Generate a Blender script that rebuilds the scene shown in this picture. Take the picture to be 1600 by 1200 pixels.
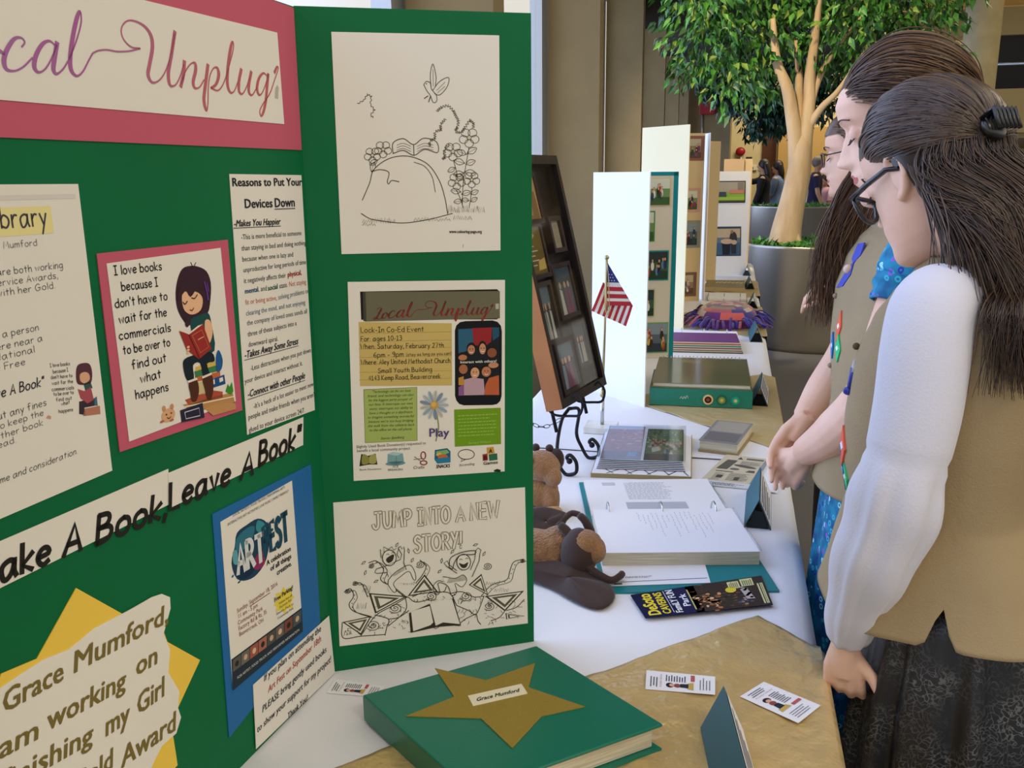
import bpy, math, random
import numpy as np
from mathutils import Vector, Matrix, noise
random.seed(7)
for o in list(bpy.data.objects): bpy.data.objects.remove(o)
SC = bpy.context.scene
COL = SC.collection
PI = math.pi
TZ = .74                                   # table height
# ---------------------------------------------------------------- camera
cd = bpy.data.cameras.new('camera'); CAM = bpy.data.objects.new('camera', cd); COL.objects.link(CAM)
cd.sensor_fit = 'HORIZONTAL'; cd.sensor_width = 36; cd.lens = 36 * 1388 / 1600
cd.clip_start = .02; cd.clip_end = 200
_y, _p, _r = math.radians(14.01), math.radians(13.31), math.radians(-.58)
_F = Vector((-math.sin(_y) * math.cos(_p), math.cos(_y) * math.cos(_p), -math.sin(_p)))
_R0 = Vector((math.cos(_y), math.sin(_y), 0)); _U0 = _R0.cross(_F)
_R = math.cos(_r) * _R0 + math.sin(_r) * _U0; _U = -math.sin(_r) * _R0 + math.cos(_r) * _U0
CAM.matrix_world = Matrix(((_R.x, _U.x, -_F.x, 0), (_R.y, _U.y, -_F.y, 0), (_R.z, _U.z, -_F.z, 1.45), (0, 0, 0, 1)))
SC.camera = CAM
# ---------------------------------------------------------------- light
SC.view_settings.view_transform = 'Standard'; SC.view_settings.look = 'None'
SC.view_settings.gamma = 1; SC.view_settings.use_curve_mapping = False
SC.view_settings.exposure = 0.0
W = bpy.data.worlds.new('sky'); SC.world = W; W.use_nodes = True
_n = W.node_tree; _b = _n.nodes['Background']
_t = _n.nodes.new('ShaderNodeTexCoord'); _d = _n.nodes.new('ShaderNodeVectorMath'); _d.operation = 'DOT_PRODUCT'; _d.inputs[1].default_value = Vector((-.93, -.12, .34)).normalized()
_n.links.new(_t.outputs['Generated'], _d.inputs[0])
_k = _n.nodes.new('ShaderNodeValToRGB'); _n.links.new(_d.outputs['Value'], _k.inputs[0])
_k.color_ramp.interpolation = 'EASE'
_k.color_ramp.elements[0].position = .22; _k.color_ramp.elements[0].color = (.92, .85, .73, 1)     # warm haze away from the bright side
_k.color_ramp.elements[1].position = .80; _k.color_ramp.elements[1].color = (2.1, 2.55, 3.8, 1)      # bright open sky on the window side
_n.links.new(_k.outputs[0], _b.inputs[0]); _b.inputs[1].default_value = 1.0
def lamp(name, kind, loc, direction, energy, color, **k):
    l = bpy.data.lights.new(name, kind); l.energy = energy; l.color = color
    for a, v in k.items(): setattr(l, a, v)
    o = bpy.data.objects.new(name, l); COL.objects.link(o); o.location = loc
    o.rotation_euler = Vector(direction).to_track_quat('-Z', 'Y').to_euler()
    return o
# warm light of the hall: ceiling luminaires
for lx, ly in ((2.5, -1.5), (3.5, 4), (3.5, 10), (1.5, 14.5), (6, 16)):
    lamp('hall_luminaire', 'AREA', (lx, ly, 4.3), (0, 0, -1), 60, (1, .86, .62), shape='RECTANGLE', size=1.2, size_y=1.2)

# warm spot added in place of sun on the planter tree; far hall luminaire
lamp('added_tree_spot', 'SPOT', (-.75, 5.2, 3.9), Vector((.5, 8.0, 1.6)) - Vector((-.75, 5.2, 3.9)), 520, (1, .82, .5), spot_size=1.0, spot_blend=.6, shadow_soft_size=.12)
lamp('hall_luminaire', 'AREA', (1.6, 17.5, 4.3), (0, .2, -1), 150, (1, .88, .62), shape='RECTANGLE', size=2.5, size_y=1.2)

# ---------------------------------------------------------------- materials
def lin(h):
    if isinstance(h, str):
        h = h.lstrip('#'); c = [int(h[i:i + 2], 16) / 255 for i in (0, 2, 4)]
        return tuple((x / 12.92 if x <= .04045 else ((x + .055) / 1.055) ** 2.4) for x in c) + (1,)
    return tuple(h) + (1,)
MATS = {}
def mat(name, color='#808080', rough=.6, metal=0, bump=0, bscale=60, var=None, vscale=8, spec=.5, sheen=0, emit=0, alpha=1, stretch=None, trans=0):
    if name in MATS: return MATS[name]
    m = bpy.data.materials.new(name); m.use_nodes = True; nt = m.node_tree
    b = nt.nodes['Principled BSDF']; N = nt.nodes.new; L = nt.links.new
    b.inputs['Base Color'].default_value = lin(color); b.inputs['Roughness'].default_value = rough
    b.inputs['Metallic'].default_value = metal; b.inputs['Specular IOR Level'].default_value = spec
    if sheen: b.inputs['Sheen Weight'].default_value = sheen
    if alpha < 1: b.inputs['Alpha'].default_value = alpha
    if trans: b.inputs['Transmission Weight'].default_value = trans
    tc = None
    def coord():
        nonlocal tc
        if tc is None:
            tc = N('ShaderNodeTexCoord'); src = tc.outputs['Object']
            if stretch:
                mp = N('ShaderNodeMapping'); mp.inputs['Scale'].default_value = stretch; L(src, mp.inputs['Vector']); src = mp.outputs[0]
            tc = src
        return tc
    if var:
        n = N('ShaderNodeTexNoise'); n.inputs['Scale'].default_value = vscale; n.inputs['Detail'].default_value = 4
        L(coord(), n.inputs['Vector'])
        r = N('ShaderNodeValToRGB'); r.color_ramp.elements[0].position = .35; r.color_ramp.elements[1].position = .65
        r.color_ramp.elements[0].color = lin(color); r.color_ramp.elements[1].color = lin(var)
        L(n.outputs['Fac'], r.inputs[0]); L(r.outputs[0], b.inputs['Base Color'])
    if bump:
        n2 = N('ShaderNodeTexNoise'); n2.inputs['Scale'].default_value = bscale; n2.inputs['Detail'].default_value = 3
        L(coord(), n2.inputs['Vector']); bp = N('ShaderNodeBump'); bp.inputs['Strength'].default_value = bump; bp.inputs['Distance'].default_value = .01
        L(n2.outputs['Fac'], bp.inputs['Height']); L(bp.outputs[0], b.inputs['Normal'])
    MATS[name] = m; return m
def ink(h): return mat('ink_' + h.lstrip('#'), h, .75, spec=.2)
def clear(name, tint, gl=.1, rough=.03):
    if name in MATS: return MATS[name]
    m = bpy.data.materials.new(name); m.use_nodes = True; nt = m.node_tree
    for n in list(nt.nodes): nt.nodes.remove(n)
    o = nt.nodes.new('ShaderNodeOutputMaterial'); t = nt.nodes.new('ShaderNodeBsdfTransparent'); g = nt.nodes.new('ShaderNodeBsdfGlossy'); x = nt.nodes.new('ShaderNodeMixShader')
    t.inputs[0].default_value = lin(tint); g.inputs['Roughness'].default_value = rough; x.inputs[0].default_value = gl
    nt.links.new(t.outputs[0], x.inputs[1]); nt.links.new(g.outputs[0], x.inputs[2]); nt.links.new(x.outputs[0], o.inputs[0])
    MATS[name] = m; return m

# ---------------------------------------------------------------- mesh building
WL = {}                                    # world location of every authored object (before rotation)
def wl(o): return WL.get(o.name, Vector((0, 0, 0)))
class MB:
    def __init__(s): s.v = []; s.f = []; s.m = []; s.s = []; s.mats = []; s.T = None
    def mi(s, m):
        if m not in s.mats: s.mats.append(m)
        return s.mats.index(m)
    def add(s, vs, fs, m, smooth=False):
        o = len(s.v)
        if s.T is not None: vs = [s.T @ Vector(p) for p in vs]
        s.v.extend([tuple(p) for p in vs]); i = s.mi(m)
        for f in fs: s.f.append(tuple(o + k for k in f)); s.m.append(i); s.s.append(smooth)
        return s
    def box(s, a, b, m):
        x0, y0, z0 = a; x1, y1, z1 = b
        return s.add([(x0, y0, z0), (x1, y0, z0), (x1, y1, z0), (x0, y1, z0), (x0, y0, z1), (x1, y0, z1), (x1, y1, z1), (x0, y1, z1)],
                     [(0, 3, 2, 1), (4, 5, 6, 7), (0, 1, 5, 4), (1, 2, 6, 5), (2, 3, 7, 6), (3, 0, 4, 7)], m)
    def hexa(s, q, m):                     # 8 points: 4 bottom ccw, 4 top ccw
        return s.add(q, [(0, 3, 2, 1), (4, 5, 6, 7), (0, 1, 5, 4), (1, 2, 6, 5), (2, 3, 7, 6), (3, 0, 4, 7)], m)
    def prism(s, poly, fr, h0, h1, m, m2=None):  # polygon in frame fr extruded along its normal
        n = len(poly); a = [fr(u, v, h0) for u, v in poly]; b = [fr(u, v, h1) for u, v in poly]
        s.add(a, [tuple(range(n))[::-1]], m2 or m); s.add(b, [tuple(range(n))], m)
        s.add(a + b, [(i, (i + 1) % n, n + (i + 1) % n, n + i) for i in range(n)], m2 or m); return s
    def tube(s, pts, r, m, n=10, cap=True, flat=1.0, up=None):
        pts = [Vector(p) for p in pts]; N = len(pts)
        rs = r if hasattr(r, '__len__') else [r] * N
        vs = []; prev = None
        for i, p in enumerate(pts):
            t = (pts[min(i + 1, N - 1)] - pts[max(i - 1, 0)])
            t = t.normalized() if t.length > 1e-9 else Vector((0, 0, 1))
            if prev is None:
                a = Vector(up) if up else (Vector((0, 0, 1)) if abs(t.z) < .9 else Vector((1, 0, 0)))
                x = (a - t * a.dot(t)).normalized()
            else:
                x = prev - t * prev.dot(t); x = x.normalized() if x.length > 1e-9 else t.orthogonal().normalized()
            prev = x; y = t.cross(x)
            for k in range(n):
                an = 2 * PI * k / n; vs.append(p + (x * math.cos(an) * flat + y * math.sin(an)) * rs[i])
        fs = [(i * n + k, i * n + (k + 1) % n, (i + 1) * n + (k + 1) % n, (i + 1) * n + k) for i in range(N - 1) for k in range(n)]
        if cap: fs += [tuple(range(n))[::-1], tuple((N - 1) * n + k for k in range(n))]
        return s.add(vs, fs, m, True)
    def lathe(s, prof, c, m, n=32, axis='z', smooth=True):
        vs = []
        for r, h in prof:
            for k in range(n):
                a = 2 * PI * k / n
                q = (r * math.cos(a), r * math.sin(a), h)
                if axis == 'y': q = (q[0], q[2], q[1])
                if axis == 'x': q = (q[2], q[0], q[1])
                vs.append((c[0] + q[0], c[1] + q[1], c[2] + q[2]))
        N = len(prof)
        return s.add(vs, [(i * n + k, i * n + (k + 1) % n, (i + 1) * n + (k + 1) % n, (i + 1) * n + k) for i in range(N - 1) for k in range(n)], m, smooth)
    def ball(s, c, r, m, n=16, k=10, rot=None):
        if not hasattr(r, '__len__'): r = (r, r, r)
        vs = []; R = rot or Matrix.Identity(3)
        for i in range(k + 1):
            th = PI * i / k
            for j in range(n):
                ph = 2 * PI * j / n
                q = R @ Vector((r[0] * math.sin(th) * math.cos(ph), r[1] * math.sin(th) * math.sin(ph), r[2] * math.cos(th)))
                vs.append(Vector(c) + q)
        return s.add(vs, [(i * n + j, (i + 1) * n + j, (i + 1) * n + (j + 1) % n, i * n + (j + 1) % n) for i in range(k) for j in range(n)], m, True)
    def grid(s, fn, nu, nv, m, smooth=True, wrap=False):
        vs = [fn(i / nu, j / nv) for j in range(nv + 1) for i in range(nu + (0 if wrap else 1))]
        w = nu if wrap else nu + 1
        return s.add(vs, [(j * w + i, j * w + (i + 1) % w, (j + 1) * w + (i + 1) % w, (j + 1) * w + i) for j in range(nv) for i in range(nu)], m, smooth)
    def obj(s, name, parent=None, loc=None, bevel=0, solid=0, subd=0, label=None, remesh=0, smooth_it=0):
        me = bpy.data.meshes.new(name)
        base = Vector(loc) if loc is not None else (wl(parent) if parent else Vector((0, 0, 0)))
        me.from_pydata([Vector(p) - base for p in s.v], [], s.f)
        for m in s.mats: me.materials.append(m)
        me.polygons.foreach_set('material_index', s.m); me.polygons.foreach_set('use_smooth', s.s); me.update()
        o = bpy.data.objects.new(name, me); COL.objects.link(o); WL[o.name] = base.copy()
        if parent: o.parent = parent; o.location = base - wl(parent)
        else: o.location = base
        if remesh:
            r = o.modifiers.new('fuse', 'REMESH'); r.mode = 'VOXEL'; r.voxel_size = remesh; r.use_smooth_shade = True
        if smooth_it:
            r = o.modifiers.new('smooth', 'SMOOTH'); r.iterations = smooth_it; r.factor = .5
        if solid:
            r = o.modifiers.new('thickness', 'SOLIDIFY'); r.thickness = solid; r.offset = 0
        if bevel:
            r = o.modifiers.new('bevel', 'BEVEL'); r.width = bevel; r.segments = 2; r.limit_method = 'ANGLE'
        if subd:
            r = o.modifiers.new('subd', 'SUBSURF'); r.levels = subd; r.render_levels = subd
        if label: o['label'] = label
        return o
def thing(name, label, cat, loc, group=None):
    o = bpy.data.objects.new(name, None); COL.objects.link(o); o.location = loc; WL[o.name] = Vector(loc)
    o.empty_display_size = .05
    return tag(o, label, cat, group)
def tag(o, label, cat, group=None, kind=None):
    o['label'] = label; o['category'] = cat
    if group: o['group'] = group
    if kind: o['kind'] = kind
    return o
def struct(o): o['kind'] = 'structure'; return o
def place(o, loc, rz=0): o.location = loc; o.rotation_euler = (0, 0, rz); return o
def dup(root, loc, rz=0, label=None):
    r = root.copy(); COL.objects.link(r); r.location = loc; r.rotation_euler = (0, 0, rz)
    if label: r['label'] = label
    for ch in list(root.children):
        c = ch.copy(); COL.objects.link(c); c.parent = r
        for g in list(ch.children):
            d = g.copy(); COL.objects.link(d); d.parent = c
    return r
def cr(pts, n=6, closed=False):             # Catmull-Rom
    P = [np.array(p, float) for p in pts]
    if len(P) < 3 and not closed: return [tuple(p) for p in P]
    out = []; N = len(P)
    g = (lambda i: P[i % N]) if closed else (lambda i: P[i] if 0 <= i < N else (2 * P[0] - P[1] if i < 0 else 2 * P[-1] - P[-2]))
    for i in range(N if closed else N - 1):
        a, b, c, d = g(i - 1), g(i), g(i + 1), g(i + 2)
        for k in range(n):
            t = k / n; out.append(tuple(.5 * (2 * b + (c - a) * t + (2 * a - 5 * b + 4 * c - d) * t * t + (3 * b - a - 3 * c + d) * t ** 3)))
    if not closed: out.append(tuple(P[-1]))
    return out

# ---------------------------------------------------------------- flat frames, printed sheets
class Frame:
    def __init__(s, o, U, V): s.o = Vector(o); s.U = Vector(U).normalized(); s.V = Vector(V).normalized(); s.N = s.U.cross(s.V)
    def __call__(s, u, v, h=0): return s.o + s.U * u + s.V * v + s.N * h
def flat(x, y, z, deg): a = math.radians(deg); return Frame((x, y, z), (math.cos(a), math.sin(a), 0), (-math.sin(a), math.cos(a), 0))
_tc = {}
def text_geo(s, shear=0, bold=0, res=2):
    k = (s, shear, bold)
    if k in _tc: return _tc[k]
    c = bpy.data.curves.new('t', 'FONT'); c.body = s; c.size = 1; c.shear = shear; c.offset = bold; c.resolution_u = res; c.fill_mode = 'FRONT'
    o = bpy.data.objects.new('t', c); me = o.to_mesh()
    vs = [(v.co.x, v.co.y) for v in me.vertices]; fs = [tuple(p.vertices) for p in me.polygons]
    o.to_mesh_clear(); bpy.data.objects.remove(o); bpy.data.curves.remove(c)
    w = max([v[0] for v in vs], default=.3); _tc[k] = (vs, fs, w); return _tc[k]
# single-stroke lettering; units .1 em, x-height 6, capitals 10
G = {}
_gl = '''a 6,5 4,6 1,5 0,3 1,0 3,0 5,2 6,5|6,6 6,2 7,0
b 0,10 0,0|0,4 2,6 5,5 6,3 5,1 3,0 0,1
c 5,5 3,6 1,5 0,3 1,1 3,0 5,1
d 6,10 6,0|6,5 4,6 1,5 0,3 1,1 3,0 6,1
e 0,3 5.5,3.6 5,5.4 3,6 1,5 0,3 1,1 3,0 5.5,1
f 5,9.5 3.5,10 2,8.5 2,0|-0,5.5 4.5,5.8
g 6,5 4,6 1,5 0,3 1,1 3,0.4 6,2|6,6 6,-2 4,-4 1,-3
h 0,10 0,0|0,3 2,6 4.5,5.5 5,0
i -1,6 1,0|-1,8.4 1,8.8
j 3,6 3,-2 1.5,-4 0,-3|-3,8.4 3,8.8
k -0,10 0,0|-5,6 .3,2.6 5,0
l -0.5,10 .5,0
m 0,6 0,0|0,3.5 2,6 3.6,5 3.8,0|3.8,3.5 5.6,6 7.2,5 7.5,0
n 0,6 0,0|0,3 2,6 4.5,5.5 5,0
o 3,6 .8,5 0,3 .8,.8 3,0 5.2,.8 6,3 5.2,5.2 3,6
p 0,6 0,-4|0,5 2.5,6 5,5 5.8,3 5,1 3,0 0,1
q 6,5 4,6 1,5 0,3 1,1 3,0 6,2|6,6 6,-4
r 0,6 0,0|0,3.5 2,5.8 4,5.6
s 4.8,5.2 2.6,6 .6,5 1,3.6 3.8,2.6 4.6,1.2 3,0 0,.6
t -2.2,9 2.2,0|-0,6 4.6,6.2
u 0,6 .3,1.5 2,0 4.4,1 5,3|5,6 5.4,0
v -0,6 2.6,0 5,6
w -0,6 1.8,0 3.6,5 5.6,0 7.2,6
x -0,6 5,0|-5,6 0,0
y -0,6 2.8,.6|-5.4,6 1,-4
z -0,6 5,6 0,0 5,0
A -0,0 3.8,10 7,0|-1.3,3.4 6,3.4
B 0,10 0,0|0,10 4,9.6 5,7.8 3.6,5.8 0,5.4|0,5.4 5,5 6.4,2.8 4.6,.6 0,0
C 7,8.6 4.6,10 1.4,8 0,4.6 1.4,1 4,0 7,1.4
D 0,10 0,0|0,10 4,9.4 7,6.4 6.4,2.4 3,.2 0,0
E -5.6,10 0,10 0,0 5.8,0|-0,5.2 5,5.2
F -5.6,10 0,10 0,0|-0,5.2 4.8,5.2
G 7,8.6 4.6,10 1.4,8 0,4.6 1.4,1 4,0 7,1.6 7.2,4.4|-4,4.4 8.4,4.6
H -0,10 0,0|-6.4,10 6.4,0|-0,5 6.4,5
I -2.5,10 2.5,0|-0,10 5,10|-0,0 5,0
J 5,10 5,2.4 3,0 .8,.8 0,2.4|-2,10 8,10
K -0,10 0,0|-6,10 .2,4.6 6.4,0
L -0,10 0,0 5.4,0
M -0,0 1.4,10 4.4,3 7.4,10 8.8,0
N -0,0 0,10 6.6,0 6.6,10
O 4.2,10 1.2,8.4 0,5 1.2,1.4 4.2,0 7.2,1.4 8.4,5 7.2,8.6 4.2,10
P 0,10 0,0|0,10 4,9.8 5.8,7.6 4,5 0,4.6
R 0,10 0,0|0,10 4,9.8 5.6,7.6 4,5.4 0,5|-2,5.2 6.4,0
S 5.8,8.6 3.4,10 .8,8.6 1,6.4 4.6,4.6 5.8,2.4 4,.2 1.6,0 0,1.4
T -0,10 7.4,10|-3.7,10 3.7,0
U 0,10 .2,3 2.4,0 5.4,1 6.4,4 6.4,10
V -0,10 3.2,0 6.4,10
W -0,10 2.6,0 5,8 7.4,0 10,10
Y -0,10 3.2,5|-6.4,10 2,0
Z -0,10 6,10 0,0 6.4,0
0 3,10 .6,8 0,5 .6,2 3,0 5.4,2 6,5 5.4,8 3,10
1 -0,8 2.4,10 2.4,0|-0,0 5,0
2 .4,8 2.6,10 5.2,8.4 4,5 0,0|-0,0 6,0
3 .4,9.4 3.4,10 5.2,8 2.6,5.6|2.6,5.6 5.8,4 5,1 2.6,0 0,1
4 -4.4,0 4.4,10 0,3.4 6,3.4
6 5,9.6 2,8 .2,4 1.4,.6 4,0 5.6,2.4 4,4.8 .6,3.4
7 -0,10 6,10 2,0
9 5.4,7 3,5 .4,6.6 1.4,9.4 4,10 5.4,7|5.4,7 5,2 2,0
, -.8,.8 0,-2
. -.2,.2 .4,.2 .4,.5
' -.5,10 .3,7.4
" -.3,10 .1,7.4|-2.3,10 2.1,7.4
- -0,3.4 3.4,3.4
: -.2,.4 .5,.4|-.2,4.6 .5,4.6
! -1,10 .6,3|-.4,.4 .6,.4
( 2,10.6 .2,6.6 .2,2.6 2,-1
) 0,10.6 1.8,6.6 1.8,2.6 0,-1'''
for _l in _gl.split('\n'):
    ch, d = _l[0], _l[2:]; st = []
    for q in d.split('|'):
        pl = q.startswith('-'); q = q[1:] if pl else q
        pp = [tuple(float(x) for x in c.split(',')) for c in q.split()]
        st.append(pp if pl else cr(pp, 3))
    G[ch] = (st, max(p[0] for s_ in st for p in s_))
class Sheet:
    """a printed sheet: corners (bl, br, tr, tl) in the frame; drawing coordinates in centimetres from bottom left"""
    def __init__(s, fr, corners, w, h, paper, t=.0006, h0=.0003, layer=.00022):
        s.fr = fr; s.c = [np.array(c, float) for c in corners]; s.w = w; s.h = h; s.mb = MB(); s.t = h0 + t; s.ly = layer
        s.mb.prism([tuple(c) for c in s.c], fr, h0, s.t, paper)
    def uv(s, x, y):
        a, b = x / s.w, y / s.h
        q = s.c[0] * (1 - a) * (1 - b) + s.c[1] * a * (1 - b) + s.c[2] * a * b + s.c[3] * (1 - a) * b
        return q
    def pt(s, x, y, L): q = s.uv(x, y); return s.fr(q[0], q[1], s.t + s.ly * L)
    def poly(s, pts, col, L=1): s.mb.add([s.pt(x, y, L) for x, y in pts], [tuple(range(len(pts)))], ink(col) if isinstance(col, str) else col); return s
    def rect(s, x0, y0, x1, y1, col, L=1): return s.poly([(x0, y0), (x1, y0), (x1, y1), (x0, y1)], col, L)
    def ell(s, x, y, rx, ry, col, L=1, n=20, rot=0):
        c, d = math.cos(rot), math.sin(rot)
        return s.poly([(x + rx * math.cos(a) * c - ry * math.sin(a) * d, y + rx * math.cos(a) * d + ry * math.sin(a) * c) for a in [2 * PI * k / n for k in range(n)]], col, L)
    def line(s, pts, w, col, L=2, ws=None):
        if len(pts) < 2: return s
        P = [np.array(p, float) for p in pts]; N = len(P); vs = []
        for i in range(N):
            d = P[min(i + 1, N - 1)] - P[max(i - 1, 0)]; d = d / (np.linalg.norm(d) + 1e-9); n = np.array([-d[1], d[0]])
            hw = (ws[i] if ws else w) / 2
            e = d * hw * .5 * (-1 if i == 0 else 1 if i == N - 1 else 0)
            for sg in (1, -1): q = P[i] + n * hw * sg + e; vs.append(s.pt(q[0], q[1], L))
        s.mb.add(vs, [(2 * i, 2 * i + 1, 2 * i + 3, 2 * i + 2) for i in range(N - 1)], ink(col) if isinstance(col, str) else col); return s
    def curve(s, pts, w, col, L=2, closed=False, n=5): p = cr(pts, n, closed); return s.line(p + ([p[0]] if closed else []), w, col, L)
    def text(s, t, x, y, size, col, w=None, al='L', shear=0, bold=0, L=2, rise=0):
        vs, fs, tw = text_geo(t, shear, 0); sx = (w / tw) if w else size
        if al == 'C': x -= tw * sx / 2
        if al == 'R': x -= tw * sx
        for k, (dx, dy) in enumerate(((-1, -.5), (1, -.5), (-1, .5), (1, .5)) if bold else ((0, 0),)):
            s.mb.add([s.pt(x + a * sx + dx * bold * size, y + b * size + rise * a * sx + dy * bold * size, L + .22 * k) for a, b in vs], fs, ink(col))
        return s
    def hand(s, t, x, y, size, col, w=None, al='L', shear=0, pen=.09, L=2, rise=0, jit=0, out=None):
        adv = 0; seq = []
        for ch in t:
            if ch == ' ' or ch not in G: adv += 4.2; continue
            seq.append((ch, adv)); adv += G[ch][1] + 2.6
        adv = max(adv - 2.6, 1); u = size / 10; sx = (w / adv) if w else u
        if al == 'C': x -= adv * sx / 2
        if al == 'R': x -= adv * sx
        for ch, a in seq:
            dy = (random.random() - .5) * jit
            for st in G[ch][0]:
                pp = [(x + (a + p[0] + shear * p[1]) * sx, y + dy + p[1] * u + rise * (a + p[0]) * sx) for p in st]
                if out: s.line(pp, pen * size, out, L); s.line(pp, pen * size * .55, col, L + 1)
                else: s.line(pp, pen * size, col, L)
        return s
    def scrib(s, x0, y0, x1, y1, n, col, th=.5, ragged=.25, L=2):      # lines of print too small to read
        for i in range(n):
            y = y1 + (y0 - y1) * (i + .5) / n; dh = abs(y1 - y0) / n * th / 2; x = x0; e = x1 - random.random() * ragged * (x1 - x0)
            while x < e:
                wl_ = min((.03 + .07 * random.random()) * (x1 - x0), e - x); s.rect(x, y - dh, x + wl_, y + dh, col, L); x += wl_ + .018 * (x1 - x0)
        return s
    def obj(s, name, parent=None, label=None, loc=None): return s.mb.obj(name, parent, loc=loc, label=label)
# ================================================================ the hall
carpet = mat('carpet', '#5f6064', .95, var='#77736e', vscale=220, bump=.6, bscale=400)
stone = mat('precast_concrete', '#86744f', .85, var='#7e6c4a', vscale=3, bump=.15, bscale=90)
cream = mat('cream_paint', '#d8c9a0', .8, var='#d2c297', vscale=2)
ceil_m = mat('ceiling_plaster', '#b9a577', .9)
steel = mat('window_aluminium', '#b9bcbd', .35, metal=.7)
dark = mat('opening_shade', '#141210', .6)
wood_d = mat('brown_door_wood', '#5a3018', .5, var='#4b2713', vscale=6, stretch=(1, 1, .1))
glass = clear('window_glass', (.96, .98, 1.0), .05)
def sbox(name, a, b, m): return struct(MB().box(a, b, m).obj(name, loc=((a[0] + b[0]) / 2, (a[1] + b[1]) / 2, a[2])))
sbox('floor', (-1.6, -4, -.1), (12, 24, 0), carpet)
sbox('ceiling', (-1.6, 3.0, 4.5), (12, 24, 4.65), ceil_m)
FY = [-1.94, .72, 3.38, 6.04, 8.71, 11.37, 14.04, 16.7]
wl_ = MB()
for y in FY: wl_.box((-1.24, y, 0), (-.9, y + .16, 4.5), stone)
wl_.box((-1.5, -4, 0), (-1.24, 24, .3), stone); wl_.box((-1.5, -4, 3.3), (-1.24, 24, 4.5), stone)
struct(wl_.obj('wall_left', loc=(-1.2, 6, 0)))
for i in range(len(FY) - 1):
    y0, y1 = FY[i] + .0, FY[i + 1] + .0
    f = MB()
    for (a, b, c, d) in ((y0, .3, y1, .36), (y0, 3.24, y1, 3.3), (y0, .3, y0 + .1, 3.3), (y1 - .1, .3, y1, 3.3)):
        f.box((-1.34, a, b), (-1.26, c, d), steel)
    w = struct(f.obj('window_%d' % (i + 1), loc=(-1.3, (y0 + y1) / 2, .3)))
    MB().box((-1.306, y0 + .1, .36), (-1.3, y1 - .1, 3.24), glass).obj('pane', w)
# return wall and far wall
sbox('wall_return', (-.98, 17.0, 0), (-.16, 20.0, 4.5), stone)
sbox('wall_back', (-.9, 20.0, 0), (12, 20.2, 4.5), cream)
d = struct(MB().box((.48, 19.94, 0), (.76, 20.0, 3.0), wood_d).obj('door_1', loc=(.62, 20, 0)))
MB().tube([(.70, 19.93, 1.0), (.70, 19.88, 1.0), (.62, 19.88, 1.0)], .012, steel).obj('door_handle', d)
sbox('wall_alcove', (.79, 19.6, 0), (1.95, 20.0, 2.31), mat('ochre_paint', '#b9965a', .8))
# dark soffit block added to darken the space behind the crown, gallery at the right with its parapet and dark opening
sbox('trim_1', (-1.2, 11.3, 3.12), (1.7, 16.9, 4.5), mat('dark_backing', '#211b12', .9))
gal = mat('gallery_plaster', '#b09a64', .85)
sbox('trim_2', (2.95, 13.0, 1.90), (12, 13.2, 2.44), gal)
sbox('trim_3', (2.95, 13.2, 1.84), (12, 20, 1.95), gal)
sbox('trim_4', (3.27, 14.0, 1.95), (12, 14.1, 3.2), dark)  # flat dark sheet painting the shade inside the gallery opening
sbox('trim_5', (2.0, 13.9, 3.2), (12, 14.3, 3.55), gal)
sbox('trim_6', (3.19, 13.95, 1.95), (3.27, 14.05, 3.2), mat('white_post', '#e0d8c4', .6))
struct(MB().lathe([(.19, 0), (.19, 4.5)], (2.60, 11.6, 0), mat('column_concrete', '#b5a67c', .85, var='#a89970', vscale=5), 40).obj('wall_column', loc=(2.6, 11.6, 0)))
r = MB().tube([(3.0, 13.02, 2.74), (12, 13.02, 2.74)], .015, steel)
for x in (3.05, 4.5, 6): r.tube([(x, 13.02, 2.44), (x, 13.02, 2.74)], .012, steel)
struct(r.obj('trim_7', loc=(3.3, 13.02, 2.44)))
# coffer beams of the hall ceiling
for k, (x0, y0, x1, y1) in enumerate(((1.75, 8, 12, 8.4), (1.75, 10, 12, 10.4), (1.75, 12.2, 12, 12.6), (1.75, 14.8, 12, 15.2))):
    sbox('trim_%d' % (8 + k), (x0, y0, 3.95), (x1, y1, 4.5), ceil_m)
# ================================================================ tables, cloths
linen = mat('white_table_linen', '#e6e6ea', .75, bump=.25, bscale=7, var='#e0e0e6', vscale=3)
gold_m = mat('gold_foil_paper', '#e0c48c', .30, metal=.36, bump=1.0, bscale=26, var='#d0b276', vscale=5)
gold2_m = mat('dull_gold_lame', '#cdb88a', .45, metal=.25, bump=.8, bscale=13, var='#bda878', vscale=6)
leg_m = mat('grey_table_steel', '#55585a', .4, metal=.8)
lam = mat('table_laminate', '#9a9a96', .5)
XB, XE = -.62, .15
tabs = [(.30, 2.20), (2.21, 4.04), (4.05, 5.88), (5.89, 7.30)]
tlab = ['nearest banquet table, under the green board', 'second banquet table, under the scrapbook and badge binder', 'third banquet table, under the fleece cushion', 'farthest banquet table, in front of the planter']
clab = ['white tablecloth on the nearest table, under the ring binder', 'white tablecloth on the second table, under the purple album', 'white tablecloth on the third table, beyond the fleece cushion', 'white tablecloth on the farthest table, under the small photo board']
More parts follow.
